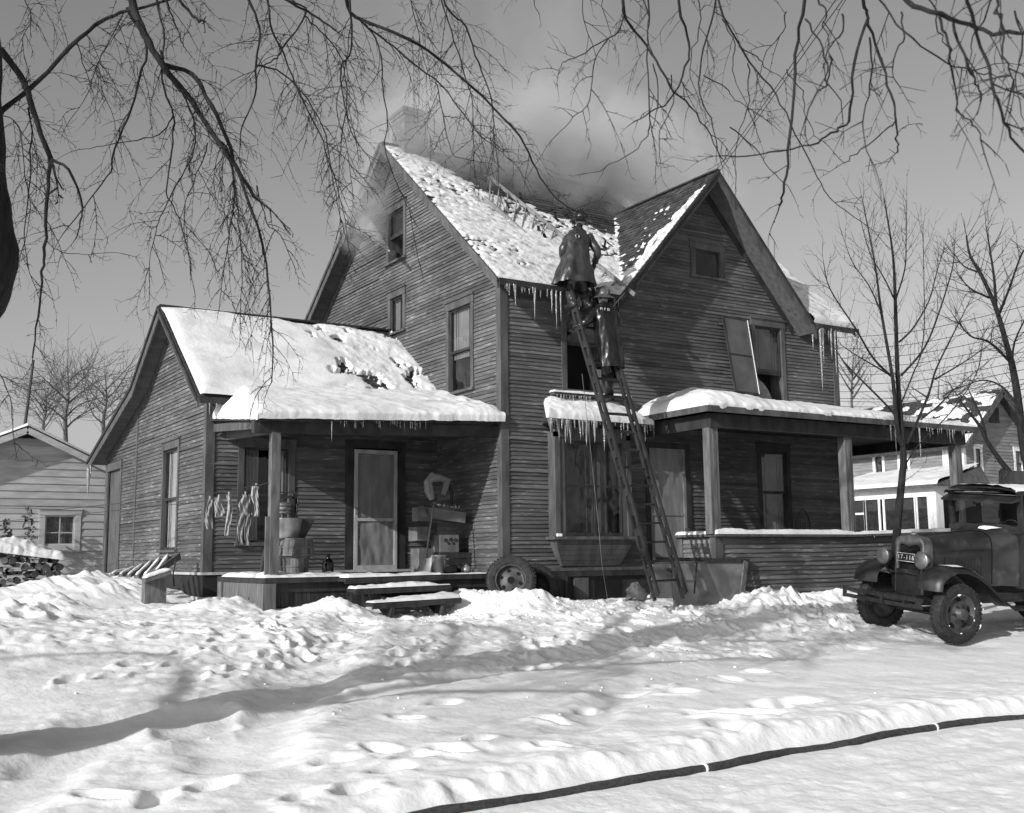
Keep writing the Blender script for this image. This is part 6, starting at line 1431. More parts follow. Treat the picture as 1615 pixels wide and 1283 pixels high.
# dry vines on strings against the shed
for (px, y0, y1, lab) in ((45, 800, 888, 'taller dry vine twisting up a string before the shed'), (8, 818, 885, 'shorter dry vine at the far left of the shed')):
    mb = MB(); a = V3(hy(px, y1, YS-.5)); b = V3(hy(px+1, y0, YS-.5)); mb.tube([a, b], .005, 4); q = random.Random(px)
    for i in range(90):
        f = q.random(); p = a.lerp(b, f)+Vector((q.gauss(0, .03+.07*(1-f)), q.gauss(0, .03), 0)); d = Vector((q.gauss(0, 1), q.gauss(0, 1), q.gauss(0, 1)))*.035; e = Vector((q.gauss(0, 1), q.gauss(0, 1), q.gauss(0, 1)))*.025; mb.face([p-d, p+e, p+d, p-e])
    for i in range(14):
        f = q.random()*.5; p = a.lerp(b, f); mb.tube([p, p+Vector((q.gauss(0, .12), q.gauss(0, .05), q.uniform(.02, .15)))], .005, 4)
    solo(mb, 'vine', M_LEAF, lab, 'vine', a)
# woodpile ---------------------------------------------------------
wp0 = V3(hd(50, 945, 22.0)); wy = wp0.y; base = gz1(-5.3, wy)
q = random.Random(12)
def log(p, r, L, ang, quarter):
    mb = MB(); n = 9; d = Vector((math.sin(ang), math.cos(ang), q.uniform(-.08, .08)))*L; s = d.cross(Vector((0, 0, 1))).normalized(); u = s.cross(d).normalized(); rg = []
    m_ = math.pi*(2 if not quarter else q.uniform(.6, 1.1)); ph = q.uniform(0, 6.28)
    ring = [s*math.cos(ph+m_*k/n)*r*q.uniform(.88, 1.1)+u*math.sin(ph+m_*k/n)*r*q.uniform(.88, 1.1) for k in range(n)]
    if quarter: ring.append(Vector((0, 0, 0)))
    mb.rings([[p+v for v in ring], [p+v+d for v in ring]], cap0=True, cap1=True, tone=q.random())
    o = mb.build('firewood_log', M_LOGEND if q.random() < .35 else M_LOGBARK, None, base=p); tag(o, 'split firewood log stacked in the snow-capped woodpile by the shed', 'firewood', 'firewood logs in the snow-capped woodpile')
xl, xr = hd(-30, 900, 22)[0], hd(104, 900, 22)[0]
for row in range(6):
    nn = 11 if row < 4 else 9
    for i in range(nn):
        x = xl+(xr-xl)*(i+.5*(row % 2)+.2)/nn; top_ = .95-.25*((x-xl)/(xr-xl))**2
        z = base+.02+row*.135
        if z-base > top_-.1: continue
        log(Vector((x, wy+q.uniform(-.05, .05), z+q.uniform(-.01, .02))), q.uniform(.06, .085), .45, q.uniform(-.25, .25), q.random() < .6)
zt_ = base+.78
o = snow_quad('woodpile_snow', (xl, wy-.10, zt_-.02), (xr+.05, wy-.10, zt_-.22), (xr+.05, wy+.6, zt_-.22), (xl, wy+.6, zt_-.02), .33, res=.03, edges=(1, 1, 1, 1), w=.22, lump=.6, seed=93, over=.05)
o.parent = None; o.matrix_parent_inverse = Matrix.Identity(4); o['label'] = 'thick rounded snow cap lying on the woodpile'; o['category'] = 'snow cap'

# neighbour house on the right --------------------------------------
K = hd(1522, 760, 40.0); KX, KY = K[0], K[1]
nb = thing('neighbour_house', 'two-storey house with white glazed sunroom beyond the truck', 'house', (KX, KY, 1.0))
zg = -.2; P = lambda u, d, z: (KX-d, u, z); e_ = hx(1515, 690, KX-.4)[2]-.0; e_ = float(hy(1512, 692, KY)[2]); Lh = 8.0
wins = []
def wrect(x0, y0, x1, y1): a = hx(x0, y0, KX); b = hx(x1, y1, KX); return (min(a[1], b[1]), max(a[1], b[1]), min(a[2], b[2]), max(a[2], b[2]))
w2 = [wrect(1376, 711, 1397, 758), wrect(1415, 707, 1437, 754), wrect(1486, 702, 1498, 747)]
mb = MB(); siding(mb, P, lambda z: KY, lambda z: KY+Lh, zg, e_, [HOLE(*w) for w in w2], pitch=.12, proud=.02, seed=41, blen=(2, 6)); stuff(mb.build('clapboards', M_NEIGH, nb))
for w in w2: window(P, *w, nb, tw=.11, trim=M_WHITE, sash_mat=M_TRIMD, split=.5, shade=.3)
apx = hy(1566, 618, KY); GW = 2*(apx[0]-KX); ga = apx[0]; tg = (apx[2]-e_)/(ga-KX)
P2 = lambda u, d, z: (u, KY-d, z)
def wr2(x0, y0, x1, y1): a = hy(x0, y0, KY); b = hy(x1, y1, KY); return (min(a[0], b[0]), max(a[0], b[0]), min(a[2], b[2]), max(a[2], b[2]))
w3 = [wr2(1534, 702, 1551, 752), wr2(1597, 706, 1616, 752)]
mb = MB(); siding(mb, P2, lambda z: KX if z < e_ else KX+(z-e_)/tg, lambda z: KX+GW if z < e_ else KX+GW-(z-e_)/tg, zg, apx[2]-.1, [HOLE(*w) for w in w3], pitch=.12, proud=.02, seed=42, blen=(2, 6)); stuff(mb.build('clapboards', M_NEIGH, nb))
for w in w3: window(P2, *w, nb, tw=.11, trim=M_WHITE, sash_mat=M_TRIMD, split=.5, shade=.6)
mb = MB(); mb.box((KX+.4, KY+.4, zg), (KX+GW, KY+Lh, e_)); mb.build('inner_core', M_DARK, nb)
mb = MB(); mb.box((KX-.02, KY-.02, zg), (KX+.13, KY+.1, e_)); mb.build('corner_board', M_WHITE, nb)
for s in (-1, 1):
    ex = ga+s*(GW/2+.35); ez = apx[2]-(GW/2+.35)*tg; lo4 = [(ga, KY-.4, apx[2]), (ex, KY-.4, ez), (ex, KY+Lh+.4, ez), (ga, KY+Lh+.4, apx[2])]
    mb = MB(); mb.box8([(a, b, c-.05) for a, b, c in lo4]+[(a, b, c+.06) for a, b, c in lo4]); mb.build('roof', M_SHINGLE, nb)
    mb = MB(); mb.beam((ga, KY-.42, apx[2]-.05), (ex, KY-.42, ez-.05), .04, .22); mb.build('barge_board', M_TRIM, nb)
    def nh(s_, t_, s=s): return .035+.03*fbm(s_*.6, t_*.8, 95)-.07*smooth(.0, .25, fbm(s_*1.6, t_*3.2, 96, 5)+.18*(t_-1.7))
    N0 = np.array(lo4[1]); N3 = np.array(lo4[0]); tv = N3-N0; tl = np.linalg.norm(tv); tv = tv/tl
    snow_plane('roof_snow', N0+np.array([0, 0, .06]), (0, 1, 0), tv, Lh+.8, tl, nh, res=.10, parent=nb)
# attic gable louvre
mb = MB(); g = hy(1566, 655, KY); mb.box((g[0]-.3, KY-.05, g[2]-.3), (g[0]+.3, KY-.03, g[2]+.3)); mb.build('attic_louvre', M_TRIMD, nb)
# sunroom
SX = KX-2.6; s0 = hx(1345, 820, SX)[1]+1.2; s1 = hx(1478, 820, SX)[1]; zt = float(hx(1475, 776, SX)[2]); P3_ = lambda u, d, z: (SX-d, u, z)
zl = float(hx(1440, 838, SX)[2])
mb = MB(); mb.box((SX, s1, zg), (KX, s0, zl)); mb.build('sunroom_base', M_WHITE, nb)
mb = MB(); mb.box((SX, s1, zt-.14), (KX, s0, zt+.22)); mb.build('sunroom_frieze', M_WHITE, nb)
mb = MB(); mb.box((SX+.1, s1+.1, zl), (KX, s0-.05, zt-.14)); mb.build('sunroom_inside', M_DARK, nb)
for (a, b, kind) in ((1346, 1364, 0), (1367, 1387, 1), (1397, 1418, 1), (1420, 1446, 1), (1447, 1470, 1)):
    u1, u0 = hx(a, 815, SX)[1], hx(b, 815, SX)[1]; mb = MB(); fb(mb, P3_, u0, u1, .0, .01, zl+.05, zt-.16); wn = mb.build('sunroom_window', M_DARK, nb); mb = MB(); fb(mb, P3_, u0, u1, .011, .014, zl+.05, zt-.16); mb.build('pane', M_GLASS, wn)
    mb = MB(); fb(mb, P3_, u0+.05, u1-.05, .0105, .0108, zt-.55, zt-.18); mb.build('valance', M_TRIM, wn)
    mb = MB(); fb(mb, P3_, u1, u1+.08, 0, .05, zl, zt-.14); fb(mb, P3_, u0-.08, u0, 0, .05, zl, zt-.14)
    if kind == 0: fb(mb, P3_, u0, u1, .015, .04, zl+.65, zl+.72); 
    mb.build('sunroom_post', M_WHITE, nb)
mb = MB(); mb.box((SX-.02, s1-.02, zl-.2), (SX+.35, s1+.35, zt-.14)); mb.build('sunroom_post', M_WHITE, nb)
A4, B4, C4, D4 = (SX-.35, s0+.3, zt+.25), (SX-.35, s1-.35, zt+.25), (KX, s1-.0, zt+.95), (KX, s0, zt+.95)
mb = MB(); mb.box8([(a, b, c-.08) for a, b, c in (A4, B4, C4, D4)]+[A4, B4, C4, D4]); B5 = (KX, s1-.35, zt+.25)
mb.box8([(a, b, c-.08) for a, b, c in (B4, B5, C4, C4)]+[B4, B5, C4, (C4[0], C4[1]+.01, C4[2])]); mb.build('sunroom_roof', M_TRIM, nb)
snow_quad('sunroom_snow', A4, B4, C4, D4, .13, res=.08, edges=(1, 0, 0, 0), w=.1, parent=nb, seed=97, over=0)
# far low house row behind, seen under the porch roof and between trees
# ================================================================== TREES
class Tree:
    def __init__(s, name, label, cat, base, mat, group=None, k=1.0, dk=1.0, lk=1.0): s.k = k; s.dk = dk; s.lk = lk; s.t = thing(name, label, cat, base, group=group); s.mat = mat
def twig_curve(mb, p, d, L, r, rg_, droop, seg=.06, spur=True, sub=0, sides=3, wander=.25, tips=None):
    n = max(2, int(L/seg)); pts = [p]; dirs = [d]; d = d.normalized()
    for i in range(n):
        d = (d+Vector((rg_.gauss(0, wander), rg_.gauss(0, wander), rg_.gauss(0, wander)))*.35+Vector((0, 0, -droop))).normalized(); pts.append(pts[-1]+d*seg); dirs.append(d)
    rad = [r*(1-.75*i/n) for i in range(n+1)]; mb.tube(pts, rad, sides, cap=False)
    if spur:
        sd = 1
        for i in range(1, n+1):
            if rg_.random() < .75:
                sd = -sd; o = dirs[i].orthogonal().normalized(); o.rotate(Matrix.Rotation(rg_.uniform(-.6, .6)+(0 if sd > 0 else math.pi), 3, dirs[i]).to_quaternion())
                l = rg_.uniform(.012, .05)*(2.2 if rg_.random() < .25 else 1); e = pts[i]+(o*.85+dirs[i]*.5)*l; mb.tube([pts[i], e], [r*.6, r*.45], 3, cap=False)
    if sub > 0:
        for i in range(1, n):
            if rg_.random() < .42:
                o = dirs[i].orthogonal().normalized(); o.rotate(Matrix.Rotation(rg_.uniform(0, 6.28), 3, dirs[i]).to_quaternion())
                twig_curve(mb, pts[i], dirs[i]*.75+o*.7, L*rg_.uniform(.25, .6), r*.7, rg_, droop, seg, spur, sub-1, sides, wander)
def smooth_path(pts, k=3):
    out = []
    for i in range(len(pts)-1):
        p0, p1_, p2_, p3 = pts[max(0, i-1)], pts[i], pts[i+1], pts[min(len(pts)-1, i+2)]
        for j in range(k):
            t = j/k; out.append(.5*((2*p1_)+(-p0+p2_)*t+(2*p0-5*p1_+4*p2_-p3)*t*t+(-p0+3*p1_-3*p2_+p3)*t**3))
    out.append(pts[-1]); return out
def elm_branch(T, px, D, r0, r1, dens=16, L=(.15, .55), droop=.10, seed=0, D1=None, twr=.0027, sub=1, spurs=True, out=False):
    """a hanging branch: real points at true distances D..D1 from where the photographer stood"""
    D1 = D if D1 is None else D1; n = len(px); r0, r1, twr = r0*T.k, r1*T.k, twr*T.k; L = (L[0]*T.lk, L[1]*T.lk); dens = dens*T.dk; raw = [V3(hd(x, y, D+(D1-D)*i/(n-1)+.12*math.sin(i*2.3+seed))) for i, (x, y) in enumerate(px)]
    pts = smooth_path(raw, 4); m_ = len(pts); r_ = random.Random(1000+seed)
    pts = [p+Vector((r_.gauss(0, .004), r_.gauss(0, .004), r_.gauss(0, .004))) for p in pts]
    rad = [(r0+(r1-r0)*i/(m_-1))*(1+.08*math.sin(i*1.7)) for i in range(m_)]
    mb = MB(); mb.tube(pts, rad, 7 if r0 > .008 else 5)
    b = mb.build('branch', T.mat, T.t, smooth=True)
    mb = MB(); tot = 0
    for i in range(m_-1):
        sg_ = pts[i+1]-pts[i]; l = sg_.length; dd = sg_.normalized(); k = l*dens; k = int(k)+(r_.random() < k-int(k))
        for _ in range(k):
            f = r_.random(); p = pts[i]+sg_*f; o = dd.orthogonal().normalized(); o.rotate(Matrix.Rotation(r_.uniform(0, 6.28), 3, dd).to_quaternion())
            fr = (i+f)/m_; twig_curve(mb, p, dd*r_.uniform(.4, .9)+o*.8, r_.uniform(*L)*(1.15-.5*fr), twr*r_.uniform(.8, 1.3), r_, droop*r_.uniform(.5, 1.5), .05, spurs, sub)
    # the branch runs out into a fine tip
    twig_curve(mb, pts[-1], pts[-1]-pts[-2], r_.uniform(.15, .35), max(r1*.8, twr), r_, droop, .05, spurs, sub)
    o = mb.build('twigs', T.mat, b); stuff(o); return pts

elm = Tree('elm_tree', 'dark elm at the left edge with drooping bare branches over the yard', 'tree', V3(hz(-118, 1232, -.72)), M_BARK, k=1.22, dk=.68, lk=1.25)
eb = V3((-8.30, -5.80, -.68)); elm.t.location = eb
D0 = 8.0
tr = [eb+Vector((0, 0, -.3)), eb+Vector((0, 0, .4)), V3(hd(-95, 700, D0+.2)), V3(hd(-62, 510, D0+.1)), V3(hd(-30, 415, D0)), V3(hd(-46, 300, D0)), V3(hd(-55, 110, D0)), V3(hd(-46, -100, D0)), V3(hd(40, -520, D0)), V3(hd(120, -1200, D0+1))]
mb = MB(); P_ = smooth_path(tr, 5); r_ = random.Random(3); rr = [.33, .30, .27, .25, .25, .25, .245, .22, .16, .05]; R_ = []
for i in range(len(tr)-1): R_ += [rr[i]+(rr[i+1]-rr[i])*k/5 for k in range(5)]
R_.append(rr[-1]); mb.tube(P_, [a*(1+.04*math.sin(i*1.9)) for i, a in enumerate(R_)], 18); mb.build('trunk', M_BARK, elm.t, True)
def limb(T, pts, r0, r1, name='limb'):
    q = smooth_path([V3(p) for p in pts], 5); mb = MB(); mb.tube(q, [r0+(r1-r0)*i/(len(q)-1) for i in range(len(q))], 10); return mb.build(name, T.mat, T.t, True)
limb(elm, [hd(-60, -120, D0), hd(120, -200, D0), hd(420, -230, D0-.1), hd(760, -250, D0), hd(1000, -320, D0+.3)], .09, .02)
limb(elm, [hd(-66, 40, D0), hd(60, -80, D0+.3), hd(320, -150, D0+.6), hd(560, -160, D0+1.0), hd(780, -180, D0+1.4)], .06, .018)
limb(elm, [hd(60, -600, D0), hd(500, -900, D0+.5), hd(1100, -1100, D0+1.5)], .09, .02); limb(elm, [hd(90, -900, D0), hd(-500, -1400, D0-1), hd(-1100, -1500, D0-1.5)], .08, .02)
B = elm_branch
B(elm, [(-50, 60), (-20, 78), (0, 79), (38, 131), (50, 168), (79, 251)], D0-.2, .026, .014, 4, seed=1)
B(elm, [(79, 251), (75, 318), (71, 390), (67, 430), (60, 500), (52, 565)], D0-.2, .012, .004, 5, seed=2)
B(elm, [(79, 251), (107, 268), (129, 318), (126, 350), (119, 379)], D0-.2, .010, .003, 7, seed=3)
B(elm, [(-40, 230), (2, 175), (40, 147), (111, 74), (161, 34), (201, 18), (262, 2), (330, -20)], D0+.1, .018, .006, 8, seed=4)
B(elm, [(190, -120), (208, 0), (228, 54), (258, 104), (302, 161), (342, 221), (379, 275), (405, 317)], D0-.1, .026, .009, 7, seed=5)
B(elm, [(262, 105), (302, 117), (335, 168), (362, 228), (379, 285), (400, 340), (418, 402), (424, 470), (430, 560), (427, 610)], D0-.1, .015, .003, 17, (.15, .5), .22, seed=6)
B(elm, [(342, 221), (362, 240), (372, 300), (378, 370), (382, 430), (379, 500)], D0-.05, .006, .002, 26, (.15, .45), .25, seed=61)
B(elm, [(358, 235), (369, 300), (361, 380), (352, 430), (347, 480)], D0, .005, .002, 22, (.15, .45), .25, seed=62)
B(elm, [(405, 290), (420, 350), (443, 372), (463, 420)], D0, .004, .002, 18, (.1, .4), .2, seed=63)
B(elm, [(199, 12), (231, 70), (221, 121), (201, 188), (178, 245), (174, 271), (144, 312), (100, 369)], D0+.3, .009, .003, 7, seed=7)
B(elm, [(255, 80), (258, 141), (273, 181), (271, 241), (263, 302), (278, 335), (298, 402), (305, 450)], D0+.2, .007, .002, 12, seed=8)
B(elm, [(273, 181), (258, 208), (218, 221), (175, 228), (134, 235)], D0+.2, .005, .002, 3, (.1, .2), seed=9)
B(elm, [(265, 120), (292, 158), (308, 201), (302, 248), (268, 312), (250, 350), (241, 385), (228, 450)], D0+.15, .006, .002, 14, seed=10)
B(elm, [(330, 225), (305, 290), (290, 330), (296, 370)], D0+.1, .004, .002, 16, seed=101)
B(elm, [(380, -60), (392, 0), (409, 44), (404, 100), (402, 151), (382, 201), (379, 235)], D0+.5, .010, .003, 12, seed=11)
B(elm, [(405, 104), (446, 117), (486, 158), (513, 215), (523, 265), (540, 330), (553, 400)], D0+.5, .006, .002, 17, seed=12)
B(elm, [(415, -30), (422, 0), (429, 47), (447, 84), (466, 134), (503, 210), (520, 262), (533, 320), (541, 360)], D0+.6, .008, .002, 17, seed=13)
B(elm, [(430, -30), (459, 0), (483, 20), (446, 77), (432, 95), (412, 106)], D0+.5, .007, .004, 9, seed=14)
B(elm, [(400, -30), (450, 0), (483, 18), (510, 35), (530, 50)], D0+.4, .009, .006, 4, seed=15)
B(elm, [(480, 23), (505, 50), (534, 84), (547, 141), (541, 201), (534, 268), (537, 350)], D0+.6, .005, .002, 14, seed=16)
B(elm, [(535, -70), (547, 0), (561, 27), (641, 60), (702, 101), (762, 154), (819, 215), (846, 268), (869, 305), (893, 325), (911, 335)], D0+1.0, .014, .003, 13, (.15, .45), D1=D0+2.0, seed=17)
B(elm, [(565, 27), (592, 60), (601, 90), (604, 141), (611, 188), (608, 235), (621, 278), (641, 322), (650, 360), (661, 419)], D0+1.0, .006, .002, 9, (.1, .3), seed=18)
B(elm, [(575, 38), (610, 66), (648, 97), (695, 134), (732, 181), (760, 215), (785, 235), (815, 262)], D0+1.1, .007, .002, 13, D1=D0+1.8, seed=19)
B(elm, [(685, -60), (695, 0), (712, 50), (732, 117), (745, 161), (747, 220), (749, 268)], D0+1.2, .006, .002, 13, seed=20)
B(elm, [(690, -60), (702, 7), (735, 44), (755, 101), (775, 158), (779, 208), (785, 255), (787, 300)], D0+1.3, .008, .002, 14, seed=21)
B(elm, [(545, -60), (551, 0), (554, 77), (537, 111), (547, 181), (558, 218), (584, 251)], D0+.8, .008, .002, 10, seed=22)
B(elm, [(553, 30), (545, 100), (530, 170), (545, 220), (556, 300)], D0+.8, .004, .002, 15, seed=221)
B(elm, [(690, 134), (700, 190), (712, 240), (726, 250)], D0+1.2, .004, .002, 16, seed=222)
B(elm, [(275, -60), (285, 0), (310, 30), (316, 35)], D0-.3, .009, .008, 2, seed=23)
B(elm, [(240, -50), (247, 0), (258, 60), (255, 100)], D0-.1, .007, .005, 7, seed=24)
B(elm, [(262, 0), (275, 35), (285, 60), (290, 75)], D0-.1, .006, .003, 10, seed=25)
B(elm, [(28, -40), (40, 0), (50, 30), (36, 60), (40, 100)], D0+1.5, .005, .002, 14, seed=26)
B(elm, [(0, 180), (30, 200), (40, 280), (48, 330), (38, 390)], D0+.8, .004, .002, 14, seed=27)
B(elm, [(45, 170), (50, 220), (45, 300), (38, 380), (50, 440)], D0+.2, .006, .002, 9, seed=271)
B(elm, [(75, 380), (90, 395), (115, 401), (150, 400), (192, 398)], D0-.2, .003, .0015, 2, (.05, .1), 0, seed=28)
B(elm, [(640, -20), (655, 30), (665, 80), (680, 130)], D0+1.4, .004, .002, 15, seed=29)
B(elm, [(120, 60), (135, 110), (153, 104), (165, 150), (180, 190)], D0+1.0, .004, .002, 9, seed=30)
B(elm, [(196, 20), (170, 70), (153, 104), (138, 150), (110, 190)], D0+.9, .004, .002, 9, seed=31)
B(elm, [(-20, 570), (5, 600), (18, 640), (22, 700)], D0+.1, .004, .002, 8, seed=32)

elm2 = Tree('elm_tree', 'second elm whose bare twigs hang blurred across the upper right sky', 'tree', (-1.0, -12.5, -.9), M_BARK, k=.95, dk=.50, lk=.8)
q2 = Vector((-1.0, -13.2, -.95)); elm2.t.location = q2; DR = 5.2
mb = MB(); tr = smooth_path([q2+Vector((0, 0, -.2)), q2+Vector((0, .1, 1.5)), q2+Vector((-.2, .4, 3.6)), q2+Vector((-.8, .9, 5.5))], 6); mb.tube(tr, [.34-.012*i for i in range(len(tr))], 16); mb.build('trunk', M_BARK, elm2.t, True)
tp = tr[-1]
limb(elm2, [tr[-3], V3(hd(1500, -420, DR+.2)), V3(hd(1200, -260, DR)), V3(hd(960, -200, DR+.3))], .12, .02); limb(elm2, [tr[-2], V3(hd(1620, -300, DR-.5)), V3(hd(1420, -120, DR-.4)), V3(hd(1380, -50, DR-.3))], .09, .012)
limb(elm2, [tr[-3], V3(hd(1700, -260, DR-.8)), V3(hd(1750, 0, DR-.8)), V3(hd(1690, 60, DR-.8))], .07, .012)
B = elm_branch
B(elm2, [(975, -200), (982, 0), (994, 40), (1028, 84), (1058, 137), (1088, 168), (1121, 215), (1138, 251)], DR+1.0, .010, .003, 11, seed=40)
B(elm2, [(1065, -200), (1071, 0), (1086, 67), (1081, 107), (1054, 161), (1024, 178), (997, 194)], DR+1.0, .009, .003, 8, seed=41)
B(elm2, [(1020, -180), (1024, 0), (1021, 67), (1024, 168), (1021, 215), (987, 248), (940, 272)], DR+1.2, .006, .002, 9, seed=42)
B(elm2, [(982, 7), (977, 47), (934, 77), (900, 95), (887, 101), (880, 117)], DR+.9, .005, .002, 10, seed=43)
B(elm2, [(960, 60), (937, 97), (930, 158), (905, 185), (880, 211)], DR+.9, .004, .002, 14, seed=44)
B(elm2, [(1125, -150), (1128, 0), (1115, 60), (1101, 134), (1121, 188), (1135, 248)], DR+1.1, .007, .003, 10, seed=45)
B(elm2, [(1120, -150), (1132, 0), (1172, 80), (1215, 137), (1246, 194), (1282, 265), (1309, 312), (1356, 349)], DR+.9, .007, .0025, 8, seed=46)
B(elm2, [(1275, -120), (1269, 0), (1256, 87), (1246, 215), (1236, 290), (1229, 325)], DR, .009, .0055, 2, seed=47)
B(elm2, [(1350, -90), (1359, 0), (1366, 30), (1346, 101), (1339, 188), (1310, 210), (1279, 228), (1215, 241), (1145, 248)], DR-.1, .009, .003, 6, seed=48)
B(elm2, [(1367, 30), (1385, 82), (1405, 150), (1413, 191), (1415, 220), (1417, 242)], DR-.2, .007, .004, 3, seed=49)
B(elm2, [(1413, 191), (1390, 212), (1360, 236), (1333, 257)], DR-.2, .004, .0025, 1, seed=50)
B(elm2, [(1380, -60), (1432, 0), (1479, 25), (1539, 45), (1589, 55), (1640, 56)], DR-1.8, .009, .006, 8, seed=51)
B(elm2, [(1479, 27), (1497, 70), (1497, 105), (1514, 175), (1535, 195), (1557, 224)], DR-1.8, .005, .002, 8, seed=52)
B(elm2, [(1502, 37), (1527, 105), (1540, 130), (1549, 155)], DR-1.8, .005, .003, 9, seed=53)
B(elm2, [(1515, -40), (1527, 0), (1557, 95), (1569, 145), (1589, 207), (1625, 250)], DR-2.0, .006, .004, 8, seed=54)
B(elm2, [(1570, -40), (1574, 0), (1579, 37), (1589, 100), (1601, 135)], DR-2.0, .005, .002, 14, seed=55)
B(elm2, [(1375, -20), (1387, 0), (1427, 52), (1479, 92), (1532, 112), (1564, 120)], DR-.7, .005, .003, 12, seed=56)
for i, (x0, y0, x1, y1) in enumerate(((1000, -30, 1040, 110), (1030, 100, 1035, 260), (1060, 120, 1040, 250), (1100, 0, 1090, 130), (1140, 30, 1170, 150), (1165, 75, 1230, 120), (1180, 100, 1160, 280), (1240, 20, 1200, 110), (1240, 110, 1290, 220), (1270, 30, 1330, 170), (1290, 0, 1310, 60), (1330, 20, 1300, 110), (1370, 60, 1365, 240), (1310, 90, 1270, 200), (1420, 20, 1410, 130), (1450, -20, 1500, 80), (1560, -20, 1530, 100), (1600, 20, 1610, 170), (1110, 120, 1190, 175), (1150, 200, 1250, 300), (905, -60, 930, 60), (830, -60, 850, 20), (960, -60, 950, 20))):
    B(elm2, [(x0, y0), ((x0*2+x1)/3+8, (y0*2+y1)/3), ((x0+2*x1)/3-4, (y0+2*y1)/3), (x1, y1)], DR+(.9 if x0 < 1260 else -1.2), .004, .002, 6, seed=200+i)

# ---- smaller trees
def px_tree(name, label, cat, stems, D, mat, seed, tw=(.2, .6), dens=10, twr=.004, up=-.06, base=None, spread=.5, group=None, sub=1, seg=.09, twmul=1):
    b = V3(base) if base is not None else V3(hd(*stems[0][0][0], D)); T = Tree(name, label, cat, b, mat, group); r_ = random.Random(seed); first = True
    for (px, r0, r1) in stems:
        dz = 0 if first else r_.uniform(-spread, spread); pts = smooth_path([V3(hd(x, y, D+dz*i/(len(px)-1))) for i, (x, y) in enumerate(px)], 4)
        if first: pts = [pts[0]+Vector((0, 0, -.6))]+pts
        m_ = len(pts); mb = MB(); mb.tube(pts, [r0+(r1-r0)*i/(m_-1) for i in range(m_)], 8 if r0 > .03 else 6); o = mb.build('trunk' if first else 'branch', mat, T.t, True)
        mb = MB()
        for i in range(m_//4 if first else 1, m_-1):
            sg_ = pts[i+1]-pts[i]; dd = sg_.normalized(); k = sg_.length*dens; k = int(k)+(r_.random() < k-int(k))
            for _ in range(k):
                o_ = dd.orthogonal().normalized(); o_.rotate(Matrix.Rotation(r_.uniform(0, 6.28), 3, dd).to_quaternion()); twig_curve(mb, pts[i]+sg_*r_.random(), dd*.8+o_*.8, r_.uniform(*tw)*twmul, twr*r_.uniform(.8, 1.3), r_, up, seg, True, sub, 3, .2)
        twig_curve(mb, pts[-1], pts[-1]-pts[-2], r_.uniform(*tw), max(r1*.8, twr), r_, up, seg, True, sub, 3, .2)
        stuff(mb.build('twigs', mat, o)); first = False
    return T
px_tree('young_maple', 'bare forked young maple growing between the truck and porch', 'tree', [
    ([(1412, 880), (1416, 820), (1424, 740), (1424, 700), (1416, 599), (1412, 475), (1408, 400), (1394, 312)], .068, .008),
    ([(1424, 705), (1415, 674), (1408, 599), (1390, 493), (1380, 418), (1360, 315)], .040, .006), ([(1415, 659), (1393, 634), (1340, 581), (1318, 553)], .020, .005), ([(1405, 593), (1377, 565), (1349, 518), (1309, 456), (1299, 415)], .020, .005),
    ([(1400, 590), (1370, 572), (1343, 556), (1325, 543)], .012, .004), ([(1430, 700), (1440, 680), (1465, 621), (1477, 581), (1508, 518), (1530, 474)], .026, .005), ([(1474, 599), (1521, 571), (1570, 537)], .014, .004),
    ([(1421, 593), (1458, 549), (1483, 487), (1502, 424), (1505, 395)], .018, .005), ([(1418, 540), (1440, 518), (1465, 475), (1477, 431), (1490, 390)], .015, .004), ([(1412, 475), (1427, 425), (1429, 380), (1430, 318)], .013, .004),
    ([(1452, 662), (1480, 640), (1508, 612), (1558, 571)], .014, .004), ([(1390, 493), (1370, 450), (1345, 415), (1330, 375)], .012, .004), ([(1412, 475), (1395, 440), (1372, 400), (1358, 350)], .012, .004), ([(1420, 640), (1440, 590), (1452, 560), (1458, 510), (1457, 440), (1456, 370)], .012, .004), ([(1424, 740), (1450, 700), (1500, 650), (1540, 590), (1550, 540)], .012, .004)],
    16.3, M_BARK, 5, tw=(.2, .65), dens=12, twr=.0036, up=-.13, spread=.8)
px_tree('street_tree', 'taller rough-barked bare tree standing behind the truck at the right edge', 'tree', [
    ([(1630, 800), (1622, 740), (1614, 700), (1605, 627), (1597, 580), (1589, 549), (1571, 487), (1549, 437), (1530, 403), (1524, 372)], .15, .02), ([(1571, 487), (1568, 440), (1561, 393), (1555, 356)], .045, .012), ([(1574, 500), (1590, 460), (1612, 400), (1630, 380)], .04, .012),
    ([(1597, 590), (1600, 540), (1630, 480)], .04, .012), ([(1592, 570), (1560, 540), (1530, 530), (1505, 500)], .04, .012), ([(1560, 470), (1530, 455), (1508, 430)], .03, .01), ([(1605, 640), (1580, 610), (1550, 600), (1520, 610)], .04, .01), ([(1545, 430), (1520, 420), (1505, 400)], .03, .01)],
    30, M_BARK, 6, tw=(.4, 1.3), dens=9, twr=.010, up=-.03, spread=2, seg=.2)
px_tree('leaning_tree', 'slanting bare tree trunk in front of the neighbouring house', 'tree', [([(1598, 752), (1580, 730), (1556, 695), (1545, 672), (1520, 640)], .10, .03), ([(1556, 695), (1548, 660), (1530, 620)], .05, .02)], 33, M_BARK, 7, tw=(.5, 1.5), dens=4, twr=.01, up=-.05, spread=1, seg=.2)
